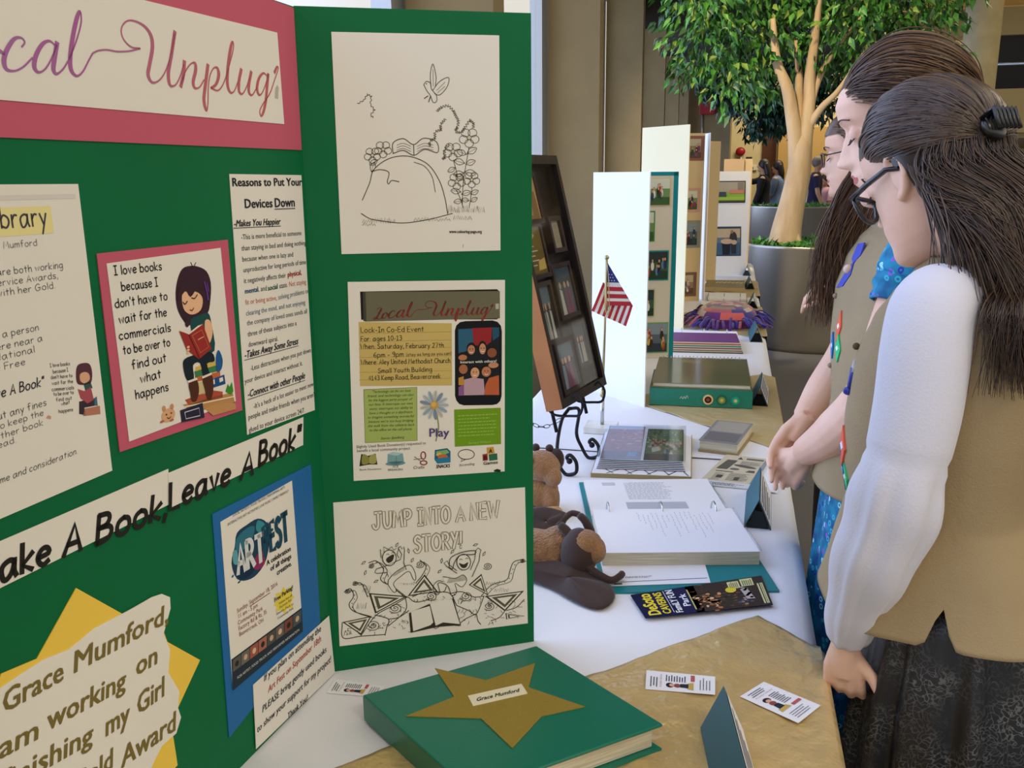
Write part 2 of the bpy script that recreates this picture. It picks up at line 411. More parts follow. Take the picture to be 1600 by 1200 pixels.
for i, (y0, y1) in enumerate(tabs):
    t = thing('banquet_table', tlab[i], 'table', ((XB + XE) / 2, (y0 + y1) / 2, 0), 'banquet tables in a row')
    MB().box((XB + .01, y0 + .01, TZ - .04), (XE - .01, y1 - .01, TZ - .004), lam).obj('table_top', t)
    for x in (XB + .12, XE - .12):
        for y in (y0 + .2, y1 - .2): MB().tube([(x, y, 0), (x, y, TZ - .04)], .016, leg_m).obj('table_leg', t)
    c = MB(); rnd = random.Random(i); ph = [rnd.random() * 6 for _ in range(6)]
    drop = .62
    def cl(u, v, y0=y0, y1=y1, ph=ph):
        y = y0 + (y1 - y0) * v; L = drop * 2 + (XE - XB); s_ = u * L
        fold = lambda d: (d / drop) * (.018 * math.sin(y * 21 + ph[0]) + .012 * math.sin(y * 37 + ph[1]))
        R = .012
        if s_ < drop: d = drop - s_; return (XB - .004 - max(0, fold(d)) - .02 * d, y, TZ - d)
        if s_ > drop + XE - XB: d = s_ - drop - (XE - XB); return (XE + .004 + .5 * abs(fold(d)) + .012 * d * (1 + .5 * math.sin(y * 9 + ph[2])), y, TZ - d)
        return (XB + s_ - drop, y, TZ + .0012)
    # even spacing over the drop and the top
    c.grid(lambda u, v: cl(u, v), 60, 90, linen)
    tag(c.obj('tablecloth', loc=((XB + XE) / 2, (y0 + y1) / 2, TZ - drop), solid=.0008), clab[i], 'tablecloth', 'white tablecloths on the row of tables')
# gold squares laid cornerwise, the outer corner hanging over the edge
def gold(name, far, near_side, side, m, lab, seed):
    cx, cy = far; h = side / math.sqrt(2)
    mid = cy - h                                   # centre line in y
    def f(u, v):
        a, b = u * side, v * side                  # a: towards -x-y from the far corner, b: towards +x-y
        x = cx + (b - a) / math.sqrt(2); y = cy - (a + b) / math.sqrt(2)
        w = .0042 * (noise.noise((x * 14, y * 14, seed)) + .6 * abs(noise.noise((x * 30, y * 30, seed + 9))) - .1)
        if x > XE + .006:
            d = x - XE - .006; return (XE + .011 + .02 * d + .006 * d / .3 * (math.sin(y * 25 + seed) + 1), y, TZ + .004 - d)
        if x > XE - .006: return (XE + .006, y, TZ + .003)
        if x < XB: return (XB - .008, y, TZ + .002 - (XB - x))
        return (x, y, TZ + .0046 + max(-.0014, min(.0018, w)))
    g = MB().grid(f, 120, 120, m)
    return tag(g.obj(name, loc=(cx, cy - h, TZ), solid=.0006), lab, 'table square', 'gold squares over the white cloths')
gold('gold_table_square', (.066, 1.382), 0, .80, gold_m, 'crumpled gold foil square on the nearest table, under the green star binder', 1)
gold('gold_table_square', (.12, 3.22), 0, .63, gold2_m, 'dull gold cloth square on the second table, under the badge binder', 2)
gold('gold_table_square', (.10, 4.95), 0, .70, gold2_m, 'dull gold cloth square on the third table, under the fleece cushion', 3)
gold('gold_table_square', (.08, 6.15), 0, .62, gold2_m, 'dull gold cloth square on the third and farthest tables, with a flat album', 4)
# ================================================================ display boards
green = mat('green_board', '#006a3e', .6, var='#006338', vscale=4, spec=.2)
green_e = mat('board_edge', '#0a5a33', .8)
white_b = mat('white_board', '#e9e8ea', .6)
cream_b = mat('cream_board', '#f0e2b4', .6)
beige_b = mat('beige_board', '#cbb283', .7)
def azdir(d): a = math.radians(d); return Vector((math.sin(a), math.cos(a), 0))
def panel(root, name, p, d, w, h, m, me, label=None):
    """corrugated panel standing from p along d; returns the frame of its inner face (u along d)"""
    fr = Frame(p, d, (0, 0, 1))
    b = MB(); b.prism([(0, 0), (w, 0), (w, h), (0, h)], fr, -.005, 0, m, me)
    b.obj(name, root, label=label); return fr
# ================================================================ the green board and its sheets
FA = Frame((-.540, 1.073, TZ), azdir(5.18), (0, 0, 1)); FB = Frame((-.540, 1.073, TZ), azdir(60.69), (0, 0, 1))
BD = thing('display_board', 'green trifold display board on the nearest table, covered with printed sheets', 'display board', (-.54, 1.073, TZ))
MB().prism([(-.61, .002), (0, .002), (0, .913), (-.06, .914), (-.61, .914)], FA, -.005, 0, green, green_e).obj('center_panel', BD)
MB().prism([(0, .002), (.305, .002), (.305, .916), (0, .914)], FB, -.005, 0, green, green_e).obj('side_panel', BD)
FC = Frame(FA(-.61, 0) - azdir(-50) * -.305 + Vector((0, 0, 0)), azdir(130), (0, 0, 1))
FC = Frame(FA(-.612, 0) + (-azdir(-50)) * .305, azdir(-50), (0, 0, 1))
MB().prism([(0, .002), (.303, .002), (.303, .914), (0, .914)], FC, -.005, 0, green, green_e).obj('side_panel', BD)
paper = mat('printer_paper', '#e6e1d8', .8, bump=.05, bscale=30); pink = mat('pink_card', '#c2556c', .7); blue_c = mat('blue_card', '#0a63a5', .65); yel = mat('yellow_card', '#efc94a', .7)
SHC={
'title':(FA,[(-0.6000,0.7720),(-0.0410,0.7720),(-0.0430,0.8770),(-0.6000,0.8750)],55.9,10.4),
'letter':(FA,[(-0.5920,0.4330),(-0.3760,0.4350),(-0.3760,0.7050),(-0.5920,0.7070)],21.6,27.9),
'bookcard':(FA,[(-0.3510,0.4570),(-0.1800,0.4560),(-0.1840,0.6330),(-0.3540,0.6320)],17.2,17.6),
'reasons':(FA,[(-0.1620,0.4100),(-0.0110,0.4020),(-0.0080,0.7110),(-0.1560,0.7130)],15.0,30.6),
'stripL':(FA,[(-0.5600,0.3760),(-0.3040,0.3740),(-0.3000,0.4120),(-0.5600,0.4160)],25.8,4.0),
'stripR':(FA,[(-0.3020,0.3700),(-0.0460,0.3630),(-0.0410,0.4000),(-0.3020,0.4080)],25.8,3.8),
'flyer':(FA,[(-0.2310,0.1110),(-0.0770,0.1090),(-0.0780,0.3240),(-0.2260,0.3240)],15.1,21.4),
'note':(FA,[(-0.1980,0.0080),(-0.0040,0.0030),(-0.0100,0.0970),(-0.1930,0.0950)],18.8,9.0),
'badge':(FA,[(-0.6000,0.0000),(-0.2500,0.0000),(-0.2500,0.3500),(-0.6000,0.3500)],35,35),
'belle':(FB,[(0.0420,0.6090),(0.2590,0.6070),(0.2610,0.8870),(0.0440,0.8850)],21.6,27.9),
'event':(FB,[(0.0420,0.2930),(0.2610,0.2850),(0.2650,0.5660),(0.0480,0.5720)],21.6,27.9),
'jump':(FB,[(0.0090,0.0420),(0.2950,0.0350),(0.2920,0.2570),(0.0120,0.2640)],27.9,21.6)}
HOFF = dict(title=.0016, bookcard=.0016, flyer=.0016, note=.0019, stripR=.0012)
SH = {}
for k, (fr, c, w, h) in SHC.items():
    if k != 'badge': SH[k] = Sheet(fr, c, w, h, paper, h0=HOFF.get(k, .0005))
bm = SH['badge'] = Sheet.__new__(Sheet); bm.fr = FA; bm.c = [np.array(q, float) for q in SHC['badge'][1]]; bm.w = bm.h = 35; bm.mb = MB(); bm.t = .0026; bm.ly = .00022
def script(S, x, y, sx, k, w, col):
    xs = [p[0] for _, q in SCRIPT for p in q]; ys = [p[1] for _, q in SCRIPT for p in q]; x0, y0 = min(xs), 4.2
    f = 1 if col is None else sx * 64 / (max(xs) - x0)
    for c, q in SCRIPT:
        if col: q = [(x + (a - x0) * f, y + (b - y0) * f) for a, b in q]
        p = cr(q, 5); ws = []
        for i in range(len(p)):
            a, b = p[max(i - 1, 0)], p[min(i + 1, len(p) - 1)]; d = math.hypot(b[0] - a[0], b[1] - a[1]) + 1e-9
            ws.append(w * (.33 + .67 * max(0, (a[1] - b[1]) / d) ** 1.2))
        ws = [sum(ws[max(0, i - 3):i + 4]) / len(ws[max(0, i - 3):i + 4]) for i in range(len(ws))]
        S.line(p, w, col or c, 2, ws)
S=SH["title"]
SCRIPT=[('#a56ca6',[(11.94,5.42),(12.48,6.07),(13.34,6.13),(13.4,5.48),(12.53,3.92),(11.69,2.52),(11,1.94),(10.54,2.11),(10.87,2.57),(11.6,2.51),(12.38,2.08),(13.08,2.15),(13.71,2.73)]),
('#a66ba5',[(15.41,4.2),(14.67,4.11),(13.91,3.35),(13.84,2.45),(14.45,2.28),(15.19,2.89),(15.62,3.77),(15.33,4.23),(15.73,3.86),(16.25,3.61)]),
('#a76aa4',[(18.05,4.36),(18.42,4.76),(18.13,5.07),(17.42,4.9),(16.6,4.03),(16.13,3.14),(16.24,2.46),(16.99,2.38),(17.94,2.79),(18.98,3.6)]),
('#a8659f',[(21.54,4.94),(21.01,5.19),(20.21,4.82),(19.38,3.81),(19.07,2.9),(19.45,2.51),(20.19,2.85),(21.05,3.83),(21.76,4.96)]),
('#a8659f',[(21.83,5.13),(21.36,3.86),(21.07,2.94),(21.35,2.56),(22.15,3.05),(22.97,3.96)]),
('#a9609b',[(22.97,3.96),(24.08,5.66),(24.87,7.26),(24.86,8.11),(24.38,7.43),(23.65,5.77),(23.09,4.05),(23.04,3.05),(23.57,2.6),(24.33,3.01),(25.19,4.03),(25.78,4.72)]),
('#ad6c95',[(25.78,4.72),(26.5,5.04),(27.63,5.24),(28.88,5.24),(30.46,5.46),(31.99,5.87)]),
('#b56a82',[(31.99,5.87),(30.79,5.87),(29.87,6.47),(29.75,7.33),(30.49,8.08),(31.57,8.29),(32.93,7.99),(33.71,7.23),(33.73,6.13),(33.1,4.58),(32.71,3.53),(33.21,2.87),(34.29,3.21),(35.38,4.25),(36.42,5.97),(37.19,7.86)]),
('#b7677c',[(37.29,8.06),(36.46,5.88),(35.69,4),(35.75,2.86),(36.53,2.9),(37.39,3.77),(38.14,5)]),
('#ba6775',[(38.32,5.35),(38,4.11),(37.37,2.85)]),
('#ba6775',[(37.47,3.1),(38.28,4.34),(39.3,5.22),(40.01,5.33),(39.96,4.59),(39.4,3.46),(39.6,2.88),(40.36,3.02),(41.2,3.81)]),
('#bb6570',[(42.11,5.4),(41.41,3.43),(40.89,1.77),(41.12,0.73),(41.49,1.4),(41.81,3.05),(42.27,4.31),(43.01,5.15),(43.7,5.22),(43.79,4.45),(43.17,3.53),(42.29,3.09)]),
('#bb646c',[(42.29,3.09),(43.49,2.94),(44.69,3.95),(45.99,6),(46.89,7.66),(46.8,8.27),(46.28,7.38),(45.55,5.44),(45.22,3.74),(45.6,2.89),(46.35,3.1),(47.25,4.23)]),
('#bb6269',[(48,5.51),(47.4,4.24),(47.24,3.17),(47.79,2.89),(48.66,3.64),(49.52,4.86)]),
('#bb6269',[(49.88,5.43),(49.25,4.08),(49.12,3.16),(49.7,2.92),(50.68,3.76)]),
('#bc6165',[(52.98,5.28),(52.29,5.52),(51.31,4.86),(50.76,3.77),(51.04,3.04),(51.72,3.31),(52.6,4.36),(53.25,5.48)]),
('#bc6165',[(53.25,5.48),(52.78,3.93),(52.32,2.44),(51.65,1.17),(51.1,0.69),(50.94,1.24),(51.7,2.07),(53.27,3.34),(54.5,4.96),(55.45,6.29),(55.22,6.49),(54.62,5.83)])]
script(S,0,0,1,1,.48,None)
S.poly([(54.53,4.06),(55.01,4.44),(55.26,4.12),(54.95,2.85),(54.28,2.87)],'#b9b2a8',1)
S=SH["letter"]
S.rect(2.6,23.62,18.23,26,"#e9dd9c",1)
S.rect(2.6,26.6,21.1,27.0,"#d9d3cd",1)
S.hand("Little Free Library",9.77,24.33,1.75,"#4a4650",w=15.6,pen=.1,al="C")
S.hand('by Abby and Grace Mumford',16.25,22.65,0.57,'#6a6670',al="R")
S.hand('We, Abby and Grace are both working',18.67,20.46,0.6,'#4a4648',al="R",w=15.2)
S.hand('on our Community Service Awards,',18,19.59,0.59,'#4a4648',al="R",w=14.4)
S.hand('and Grace with her Gold.',17.55,18.74,0.59,'#4a4648',al="R",w=10.9)
S.hand('We believe that a person',15.26,15.28,0.6,'#4a4648',al="R",w=10.6)
S.hand('should be nowhere near a',15.5,14.28,0.6,'#4a4648',al="R",w=11.2)
S.hand('library. The National',14.53,13.43,0.6,'#4a4648',al="R",w=9.6)
S.hand('and Little Free',13.43,12.56,0.59,'#4a4648',al="R",w=7)
S.hand('"Take A Book, Leave A Book"',14.99,10.3,0.85,'#3b383a',al="R",w=13.4,shear=.2,pen=.13)
S.hand('not worry about any fines',15.01,8.48,0.63,'#4a4648',al="R",w=10.8)
S.hand('Please use to keep the',14.57,7.66,0.57,'#4a4648',al="R",w=9.6)
S.hand('bring another book',14.37,6.8,0.57,'#4a4648',al="R",w=8.5)
S.hand('you have read.',11.42,6.08,0.55,'#4a4648',al="R",w=6.2)
S.hand('Thank you for your time and consideration.',17.68,3.05,0.6,'#4a4648',al="R",w=16.5,shear=.15)
S.hand('I love books',15.94,11.78,0.33,'#4a4240',w=2.17,rise=-0.125,pen=.13)
S.hand('because I',16.18,11.15,0.34,'#4a4240',w=1.65,rise=-0.104,pen=.13)
S.hand("don't have to",15.88,10.69,0.34,'#4a4240',w=2.33,rise=-0.145,pen=.13)
S.hand('wait for the',15.91,10.14,0.34,'#4a4240',w=2.29,rise=-0.150,pen=.13)
S.hand('commercials',15.82,9.58,0.34,'#4a4240',w=2.41,rise=-0.162,pen=.13)
S.hand('to be over to',15.93,9.11,0.34,'#4a4240',w=2.18,rise=-0.159,pen=.13)
S.hand('find out',16.12,8.53,0.34,'#4a4240',w=1.73,rise=-0.142,pen=.13)
S.hand('what',16.62,8.01,0.34,'#4a4240',w=0.94,rise=-0.050,pen=.13)
S.hand('happens',16.24,7.41,0.34,'#4a4240',w=1.56,rise=-0.142,pen=.13)
S.poly(cr([(19.66,11.38),(18.91,11.24),(18.64,10.3),(18.73,9.57),(19.47,9.3),(20.28,9.31),(20.57,10.26),(20.38,11.12)],3,True),'#5a3540',1)
S.poly(cr([(19.1,10.39),(19.05,9.8),(19.5,9.45),(20.15,9.65),(20.12,10.26),(19.61,10.52)],3,True),'#dba888',2)
S.poly([(18.65,9.09),(19.38,8.71),(20.17,8.93),(20.36,7.64),(19.56,7.44),(18.85,8.13)],'#a8505a',2)
S.poly([(19.38,9.52),(20.24,9.42),(20.4,8.77),(19.51,8.72)],'#3a5555',1)
S.poly([(18.64,7.88),(20.49,7.71),(20.39,7.01),(19.14,7.14),(19.16,6.41),(18.46,6.71)],'#3b3038',1)
S.poly([(19.13,7.04),(21.01,6.85),(20.96,6.02),(18.9,6.38)],'#b57a62',1)
S.poly([(20.23,7.67),(20.77,7.85),(20.76,6.91),(20.34,7.03)],'#4a7088',1)
S.poly([(14.79,7.32),(15.05,7.54),(15.36,7.36),(15.31,7.08)],'#c79a84',1)
S=SH["bookcard"]
S.hand('I love books',0.75,16.43,0.86,'#1c1a1e',w=6.55,rise=-0.031,pen=.14)
S.hand('because I',1.48,14.82,0.87,'#1c1a1e',w=5.01,rise=-0.030,pen=.14)
S.hand("don't have to",0.35,13.32,0.86,'#1c1a1e',w=7.28,rise=-0.026,pen=.14)
S.hand('wait for the',0.63,11.76,0.87,'#1c1a1e',w=6.63,rise=-0.040,pen=.14)
S.hand('commercials',0.36,10.21,0.87,'#1c1a1e',w=7.25,rise=-0.053,pen=.14)
S.hand('to be over to',0.66,8.71,0.88,'#1c1a1e',w=6.58,rise=-0.055,pen=.14)
S.hand('find out',1.56,7.03,0.9,'#1c1a1e',w=4.87,rise=-0.036,pen=.14)
S.hand('what',2.48,5.45,0.91,'#1c1a1e',w=2.91,rise=-0.033,pen=.14)
S.hand('happens',1.57,4,0.91,'#1c1a1e',w=4.67,rise=-0.043,pen=.14)
S.poly(cr([(11.72,16.17),(10.46,16),(9.55,15.05),(8.98,13.6),(8.96,12.07),(9.59,10.77),(10.53,9.95),(12.14,10.37),(13.8,10.8),(14.5,12.2),(14.86,13.99),(14.35,15.3),(13.06,15.95)],3,True),'#3b2330',1)
S.poly(cr([(10.04,13.46),(9.82,12.5),(10.13,11.57),(11.22,11.03),(12.65,11.32),(13.17,12.38),(12.6,13.18),(11.13,13.59)],3,True),'#e9b893',2)
S.poly(cr([(9.19,12.7),(9.53,13.97),(10.66,14.82),(12.3,14.52),(13.23,13.39),(12.33,13.62),(11.19,12.92),(10.47,13.67)],3,True),'#3b2330',3)
S.line([(13.72,14.24),(13.97,13.18),(14.04,12.26)],0.22,'#6b3a96',4)
S.line([(14.12,14.08),(14.25,13.15)],0.15,'#6b3a96',4)
S.curve([(9.89,12.56),(10.18,12.3),(10.62,12.55)],0.12,'#24221f',4)
S.curve([(11.34,12.81),(11.83,12.7),(12.33,13.03)],0.12,'#24221f',4)
S.curve([(10.87,11.58),(11.22,11.48),(11.5,11.71)],0.12,'#7a3030',4)
S.line([(11.88,16.51),(12.08,16.05)],0.1,'#24221f',2)
S.line([(12.69,16.43),(12.28,16.03)],0.1,'#24221f',2)
S.poly(cr([(10.77,10.36),(10.2,11.01),(9.89,10.16),(10.24,9.84)],3,True),'#3b2330',3)
S.poly(cr([(10.9,10.56),(12.38,10.79),(13.87,10.79),(14.23,9.46),(14.27,6.53),(11.36,6.61),(10.8,9.11)],3,True),'#1c4a4a',2)
S.poly(cr([(13.15,10.05),(14.02,9.92),(14.23,8.53),(13.48,7.49),(13,8.51)],3,True),'#e9b893',3)
S.poly([(8.82,9.67),(10.22,9.07),(12.74,9.75),(13.74,6.84),(11.48,6.1),(9.66,7.5)],'#9c2f2f',4)
S.poly([(8.84,9.78),(10.27,9.2),(11.86,9.73),(12.71,9.78),(10.24,9.03)],'#efe3cf',5)
S.line([(10.24,9.03),(11.56,6.18)],0.12,'#5a1818',5)
S.line([(10.76,8.85),(12.4,9.18),(13.28,7.16),(11.79,6.74),(10.76,8.85)],0.06,'#c9933f',5)
S.line([(11.62,8.24),(12.56,8.4)],0.08,'#e8c88a',6)
S.ell(9.93,7.73,0.23,0.13,'#e9b893',5)
S.ell(9.88,7.42,0.23,0.13,'#e9b893',5)
S.ell(9.83,7.11,0.23,0.13,'#e9b893',5)
S.poly(cr([(9.24,6.57),(11.02,6.68),(13.64,6.48),(14.09,5.38),(12.74,5.34),(13.1,3.8),(11.92,4.01),(11.62,5.64),(10.44,5.64),(10.33,4.16),(9.2,4.27),(8.85,5.85)],3,True),'#17252d',3)
S.poly([(10.8,5.34),(14.37,5.32),(14.37,4.85),(10.8,4.88)],'#d6b756',1)
S.poly([(10.56,4.92),(14.48,4.83),(14.37,4.13),(10.62,4.22)],'#3f7d4f',1)
S.poly([(10.62,4.22),(14.91,4.02),(14.82,3.44),(10.71,3.73)],'#c4673b',1)
S.poly([(12.44,3.47),(15.58,3.51),(15.64,2.41),(12.46,2.47)],'#1f4f86',1)
S.poly([(10.53,3.66),(12.62,3.48),(12.46,2.04),(10.48,2.27)],'#cdbb8a',1)
S.poly([(8.59,2.21),(13.14,2.24),(14.98,1.65),(14.88,1),(9.14,1.47)],'#b0503c',1)
S.poly([(8.18,1.77),(16.75,1.17),(16.96,0.01),(11.23,0.39),(9.07,1.02)],'#b98a52',1)
S.line([(8.47,1.47),(16.98,0.63)],0.12,'#f0e6d2',2)
S.poly(cr([(9.44,3.9),(10.75,3.96),(10.92,2.64),(10.27,1.66),(9.62,1.87),(9.49,2.73)],3,True),'#4f2c1d',4)
S.poly(cr([(11.78,3.85),(13.28,4),(13.41,2.54),(12.77,1.3),(12.13,1.6),(11.91,2.64)],3,True),'#4f2c1d',4)
S.line([(9.33,4.04),(10.77,4.07)],0.25,'#e6dcd0',5)
S.line([(11.7,4.01),(13.23,4.11)],0.25,'#e6dcd0',5)
S.poly(cr([(14.48,6.01),(15,6.46),(15.5,5.34),(15.18,4.32),(14.39,4.05),(14.26,5.11)],3,True),'#1e5a94',3)
S.poly([(13.03,3.34),(13.77,3.37),(13.75,2.83),(13.02,2.82)],'#e8e0d0',2)
S.poly([(14.6,3.29),(15.24,3.3),(15.25,2.86),(14.6,2.81)],'#e8e0d0',2)
S.poly([(15.46,1.55),(16.01,2.33),(16.25,1.91),(16.79,2.4),(16.89,1.27),(16.33,0.95)],'#3c8a2c',2)
S.poly([(7.62,1.29),(11.3,1.24),(11.4,-0.47),(7.66,-0.04)],'#26263c',3)
S.line([(8.27,0.91),(10.63,0.82),(10.65,-0.06),(8.36,0.17),(8.27,0.91)],0.1,'#c9c4d0',4)
S.poly([(11.57,0.55),(14.78,0.51),(17.05,-0.22),(17.06,-0.92),(12.88,-0.63)],'#c08e5c',2)
S.ell(5.81,1.22,1.05,0.73,'#dba67f',2)
S.ell(5.27,2.08,0.28,0.3,'#c98f6c',2)
S.ell(6.48,1.99,0.29,0.3,'#c98f6c',2)
S.ell(5.49,1.37,0.12,0.08,'#24221f',4)
S.ell(6.23,1.36,0.12,0.08,'#24221f',4)
S.curve([(5.54,1.05),(5.8,0.87),(6.12,1)],0.08,'#24221f',4)
S.ell(4.77,0.8,0.32,0.13,'#b06a4a',3)
S.ell(6.2,0.59,0.33,0.13,'#b06a4a',3)
S=SH["reasons"]
S.text('Reasons to Put Your',0.27,29.25,1.33,'#2b2b33',w=14.67,rise=0.005,bold=.028)
S.text('Devices ',2.34,26.77,1.49,'#2b2b33',w=5.68,rise=-0.002,bold=.028)
S.text('Down',8.46,26.75,1.56,'#2b2b33',w=4.49,rise=0.005,bold=.028)
S.line([(8.43,26.51),(12.97,26.52)],0.1,'#2b2b33',2)
S.text('-Makes You Happier',0.06,24.71,1.09,'#2b2b33',w=9.53,rise=-0.004,shear=.3,bold=.022)
S.line([(0.04,24.55),(9.56,24.47)],0.08,'#2b2b33',2)
S.text('-This is more beneficial to someone',1.33,23.19,0.85,'#2b2b33',w=12.82,rise=-0.002)
S.text('than staying in bed and doing nothing',1.27,21.92,0.85,'#2b2b33',w=13.84,rise=-0.003)
S.text('because when one is lazy and',1.24,20.65,0.85,'#2b2b33',w=10.69,rise=-0.005)
S.text('unproductive for long periods of time',1.3,19.39,0.86,'#2b2b33',w=13.54,rise=0.005)
S.text('it negatively affects their',1.28,18.12,0.86,'#2b2b33',w=8.73,rise=0.000)
S.text('physical,',10.38,18.12,0.92,'#a8322e',w=3.23,rise=0.020,bold=.02)
S.text('mental',1.31,16.9,0.86,'#1f4a78',w=2.64,rise=0.008,bold=.02)
S.text(', and',4.02,16.91,0.88,'#2b2b33',w=1.71,rise=-0.019)
S.text('social',5.95,16.83,0.89,'#1f6a48',w=2.09,rise=0.031,bold=.02)
S.text('state.',8.4,16.87,0.91,'#2b2b33',w=1.85,rise=0.023)
S.text('Not staying',10.58,16.91,0.92,'#c07060',w=4.04,rise=-0.001)
S.text('fit or being active,',1.28,15.6,0.87,'#c07060',w=6.47,rise=-0.014)
S.text('solving problems or',8.02,15.51,0.91,'#5a7078',w=7.07,rise=0.027)
S.text('clearing the mind, and not enjoying',1.26,14.29,0.87,'#4b6b86',w=12.83,rise=0.001)
S.text('the company of loved ones sends all',1.33,13.12,0.87,'#44545a',w=13.08,rise=0.001)
S.text('three of these subjects into a',1.34,11.79,0.88,'#2b2b33',w=10.45,rise=0.007)
S.text('downward spiral.',1.33,10.54,0.88,'#2b2b33',w=6.09,rise=-0.016)
S.text('-Less distractions when you put down',1.42,7.64,0.89,'#2b2b33',w=13.35,rise=0.020)
S.text('your device and interact without it.',0.13,6.27,0.88,'#2b2b33',w=12.47,rise=0.020)
S.text("-It's a heck of a lot easier to meet new",1.52,2.92,0.9,'#2b2b33',w=13.43,rise=0.030)
S.text('-Takes Away Some Stress',0.38,9.3,1.22,'#2b2b33',w=11.54,rise=0.010,shear=.3,bold=.022)
S.line([(0.36,9.08),(11.9,9.17)],0.08,'#2b2b33',2)
S.text('-Connect with other People',0.46,4.5,1.23,'#2b2b33',w=12.54,rise=0.016,shear=.3,bold=.022)
S.line([(0.47,4.24),(12.98,4.43)],0.08,'#2b2b33',2)
S.text("people and make friends when you aren't",0.34,1.78,0.96,'#2b2b33',w=14.94,rise=0.004)
S.text('glued to your device screen 24/7.',0.29,0.2,0.96,'#2b2b33',w=12.21,rise=0.000)
S=SH["stripL"]
S.hand('"T',2.12,0.87,2.41,'#24221f',w=2.54,rise=-0.095,pen=.2,shear=.18)
S.hand('ake',4.96,0.58,2.52,'#24221f',w=4.97,rise=-0.087,pen=.2,shear=.18)
S.hand('A',11.56,0.05,2.64,'#24221f',w=1.99,rise=-0.080,pen=.2,shear=.18)
S.hand('Book,',15.58,-0.39,2.72,'#24221f',w=9.6,rise=-0.073,pen=.2,shear=.18)
S=SH["stripR"]
S.hand('Leave',-0.27,-0.21,2.8,'#24221f',w=10.12,rise=-0.019,pen=.2,shear=.18)
S.hand('A',12.06,-0.56,2.79,'#24221f',w=2.37,rise=-0.030,pen=.2,shear=.18)
S.hand('Book"',15.78,0.03,2.88,'#24221f',w=8.96,rise=0.000,pen=.2,shear=.18)
S=SH["flyer"]
S.text('LOCAL ARTISTS | FOOD TRUCKS | PERFORMING ARTS',2.25,21.17,0.47,'#4a4a50',w=11.06,rise=-0.017)
S.text('INTERACTIVE ART ACTIVITIES | LIVE MUSIC | FAMILY FRIENDLY',1.19,20.46,0.47,'#4a4a50',w=12.93,rise=-0.018)
S.poly(cr([(2.81,18.95),(4.75,19.21),(7.06,19.17),(8.84,17.99),(9.32,16.18),(8.28,13.38),(6.24,12.25),(4.14,12.34),(2.17,13.39),(1.38,15.7),(2.19,17.38)],3,True),'#1d3f5c',1)
S.poly(cr([(2.74,18.37),(4.71,18.82),(6.3,18.41),(5.46,16.87),(3.46,16.45),(2.28,17.14)],3,True),'#2f6f86',2)
S.poly(cr([(2.68,15.14),(4.58,14.95),(5.66,13.01),(3.67,12.72),(2.38,13.63)],3,True),'#123048',2)
S.poly(cr([(5.83,14.42),(7.55,14.76),(7.81,12.94),(6.3,12.74),(5.39,13.47)],3,True),'#8a2f5a',2)
S.poly(cr([(7.04,18.97),(8.6,17.74),(7.79,16.78),(6.57,17.89)],3,True),'#3a8a9a',2)
S.poly(cr([(1.77,16.95),(2.56,16.82),(2.56,15.19),(1.73,15.55)],3,True),'#5fa0ac',2)
S.ell(2.54,12.81,0.3,0.12,'#1d3f5c',1)
S.ell(1.43,14.05,0.24,0.16,'#2f6f86',1)
S.ell(9.86,16.61,0.27,0.21,'#1d3f5c',1)
S.ell(11.15,17.2,0.55,0.5,'#8fb8bd',1)
S.hand('ART',2.42,13.94,3.43,'#d3d8da',w=5.32,rise=-0.086,pen=.2,L=3)
S.hand('FEST',7.94,14,3.66,'#17485e',w=5.32,rise=0.002,pen=.2,L=3)
S.text('A celebration',8.17,12.48,0.96,'#2b2b33',w=5.39,rise=-0.039,bold=.028)
S.text('of all things',8.88,11.43,0.96,'#2b2b33',w=4.7,rise=-0.045,bold=.028)
S.text('creative.',10.16,10.29,0.98,'#2b2b33',w=3.37,rise=-0.027,bold=.028)
S.text('Sunday, September 18, 2016',1.69,9.15,0.81,'#8a3f3a',w=8.46,rise=-0.027)
S.line([(4.2,8.86),(8.42,8.67)],0.1,'#8a3f3a',2)
S.text('11 am - 5 pm',1.79,8.43,0.81,'#8a3f3a',w=3.96,rise=-0.094)
S.text('Community Park',1.7,7.6,0.81,'#8a3f3a',w=5.02,rise=-0.089)
S.text('Factory Rd & Rt. 35',1.74,6.83,0.82,'#8a3f3a',w=5.71,rise=-0.090)
S.text('Beavercreek, OH',1.78,6.05,0.82,'#8a3f3a',w=4.9,rise=-0.100)
S.poly([(9.03,6.7),(9.92,7.07),(9.6,7.98),(10.85,7.62),(11.36,8.19),(11.99,7.31),(13.34,7.37),(13.07,6.35),(13.59,5.65),(12.79,5.33),(13.26,4.19),(11.84,4.88),(11.33,4.3),(10.57,5.27),(9.32,5.57),(9.67,6.12)],'#e6d24e',1)
S.text('Free Parking!',9.2,6.97,0.86,'#2b2b33',w=4.23,rise=-0.023,bold=.028)
S.text('Yellow lots off',10.1,6.18,0.52,'#2b2b33',w=3.07,rise=-0.063)
S.text('Factory Rd.',10.18,5.6,0.53,'#2b2b33',w=2.78,rise=-0.057)
S.text('Shuttle Park at',9.4,5.08,0.46,'#2b2b33',w=3.92,rise=-0.095)
S.text('Community Park.',9.6,4.35,0.47,'#2b2b33',w=3.65,rise=-0.070)
S.poly([(0.07,3.98),(15.16,3.35),(15.05,-0.1),(-0.12,-0.05)],'#26323e',1)
S.poly([(0.13,2.3),(1.67,2.22),(1.83,3.71),(0.29,3.77)],'#5e5a52',2)
S.ell(0.97,2.98,0.35,0.36,'#2a2826',3)
S.poly([(1.79,2.21),(3.37,2.12),(3.54,3.63),(1.96,3.7)],'#6f6a60',2)
S.ell(2.66,2.9,0.36,0.36,'#c9a98c',3)
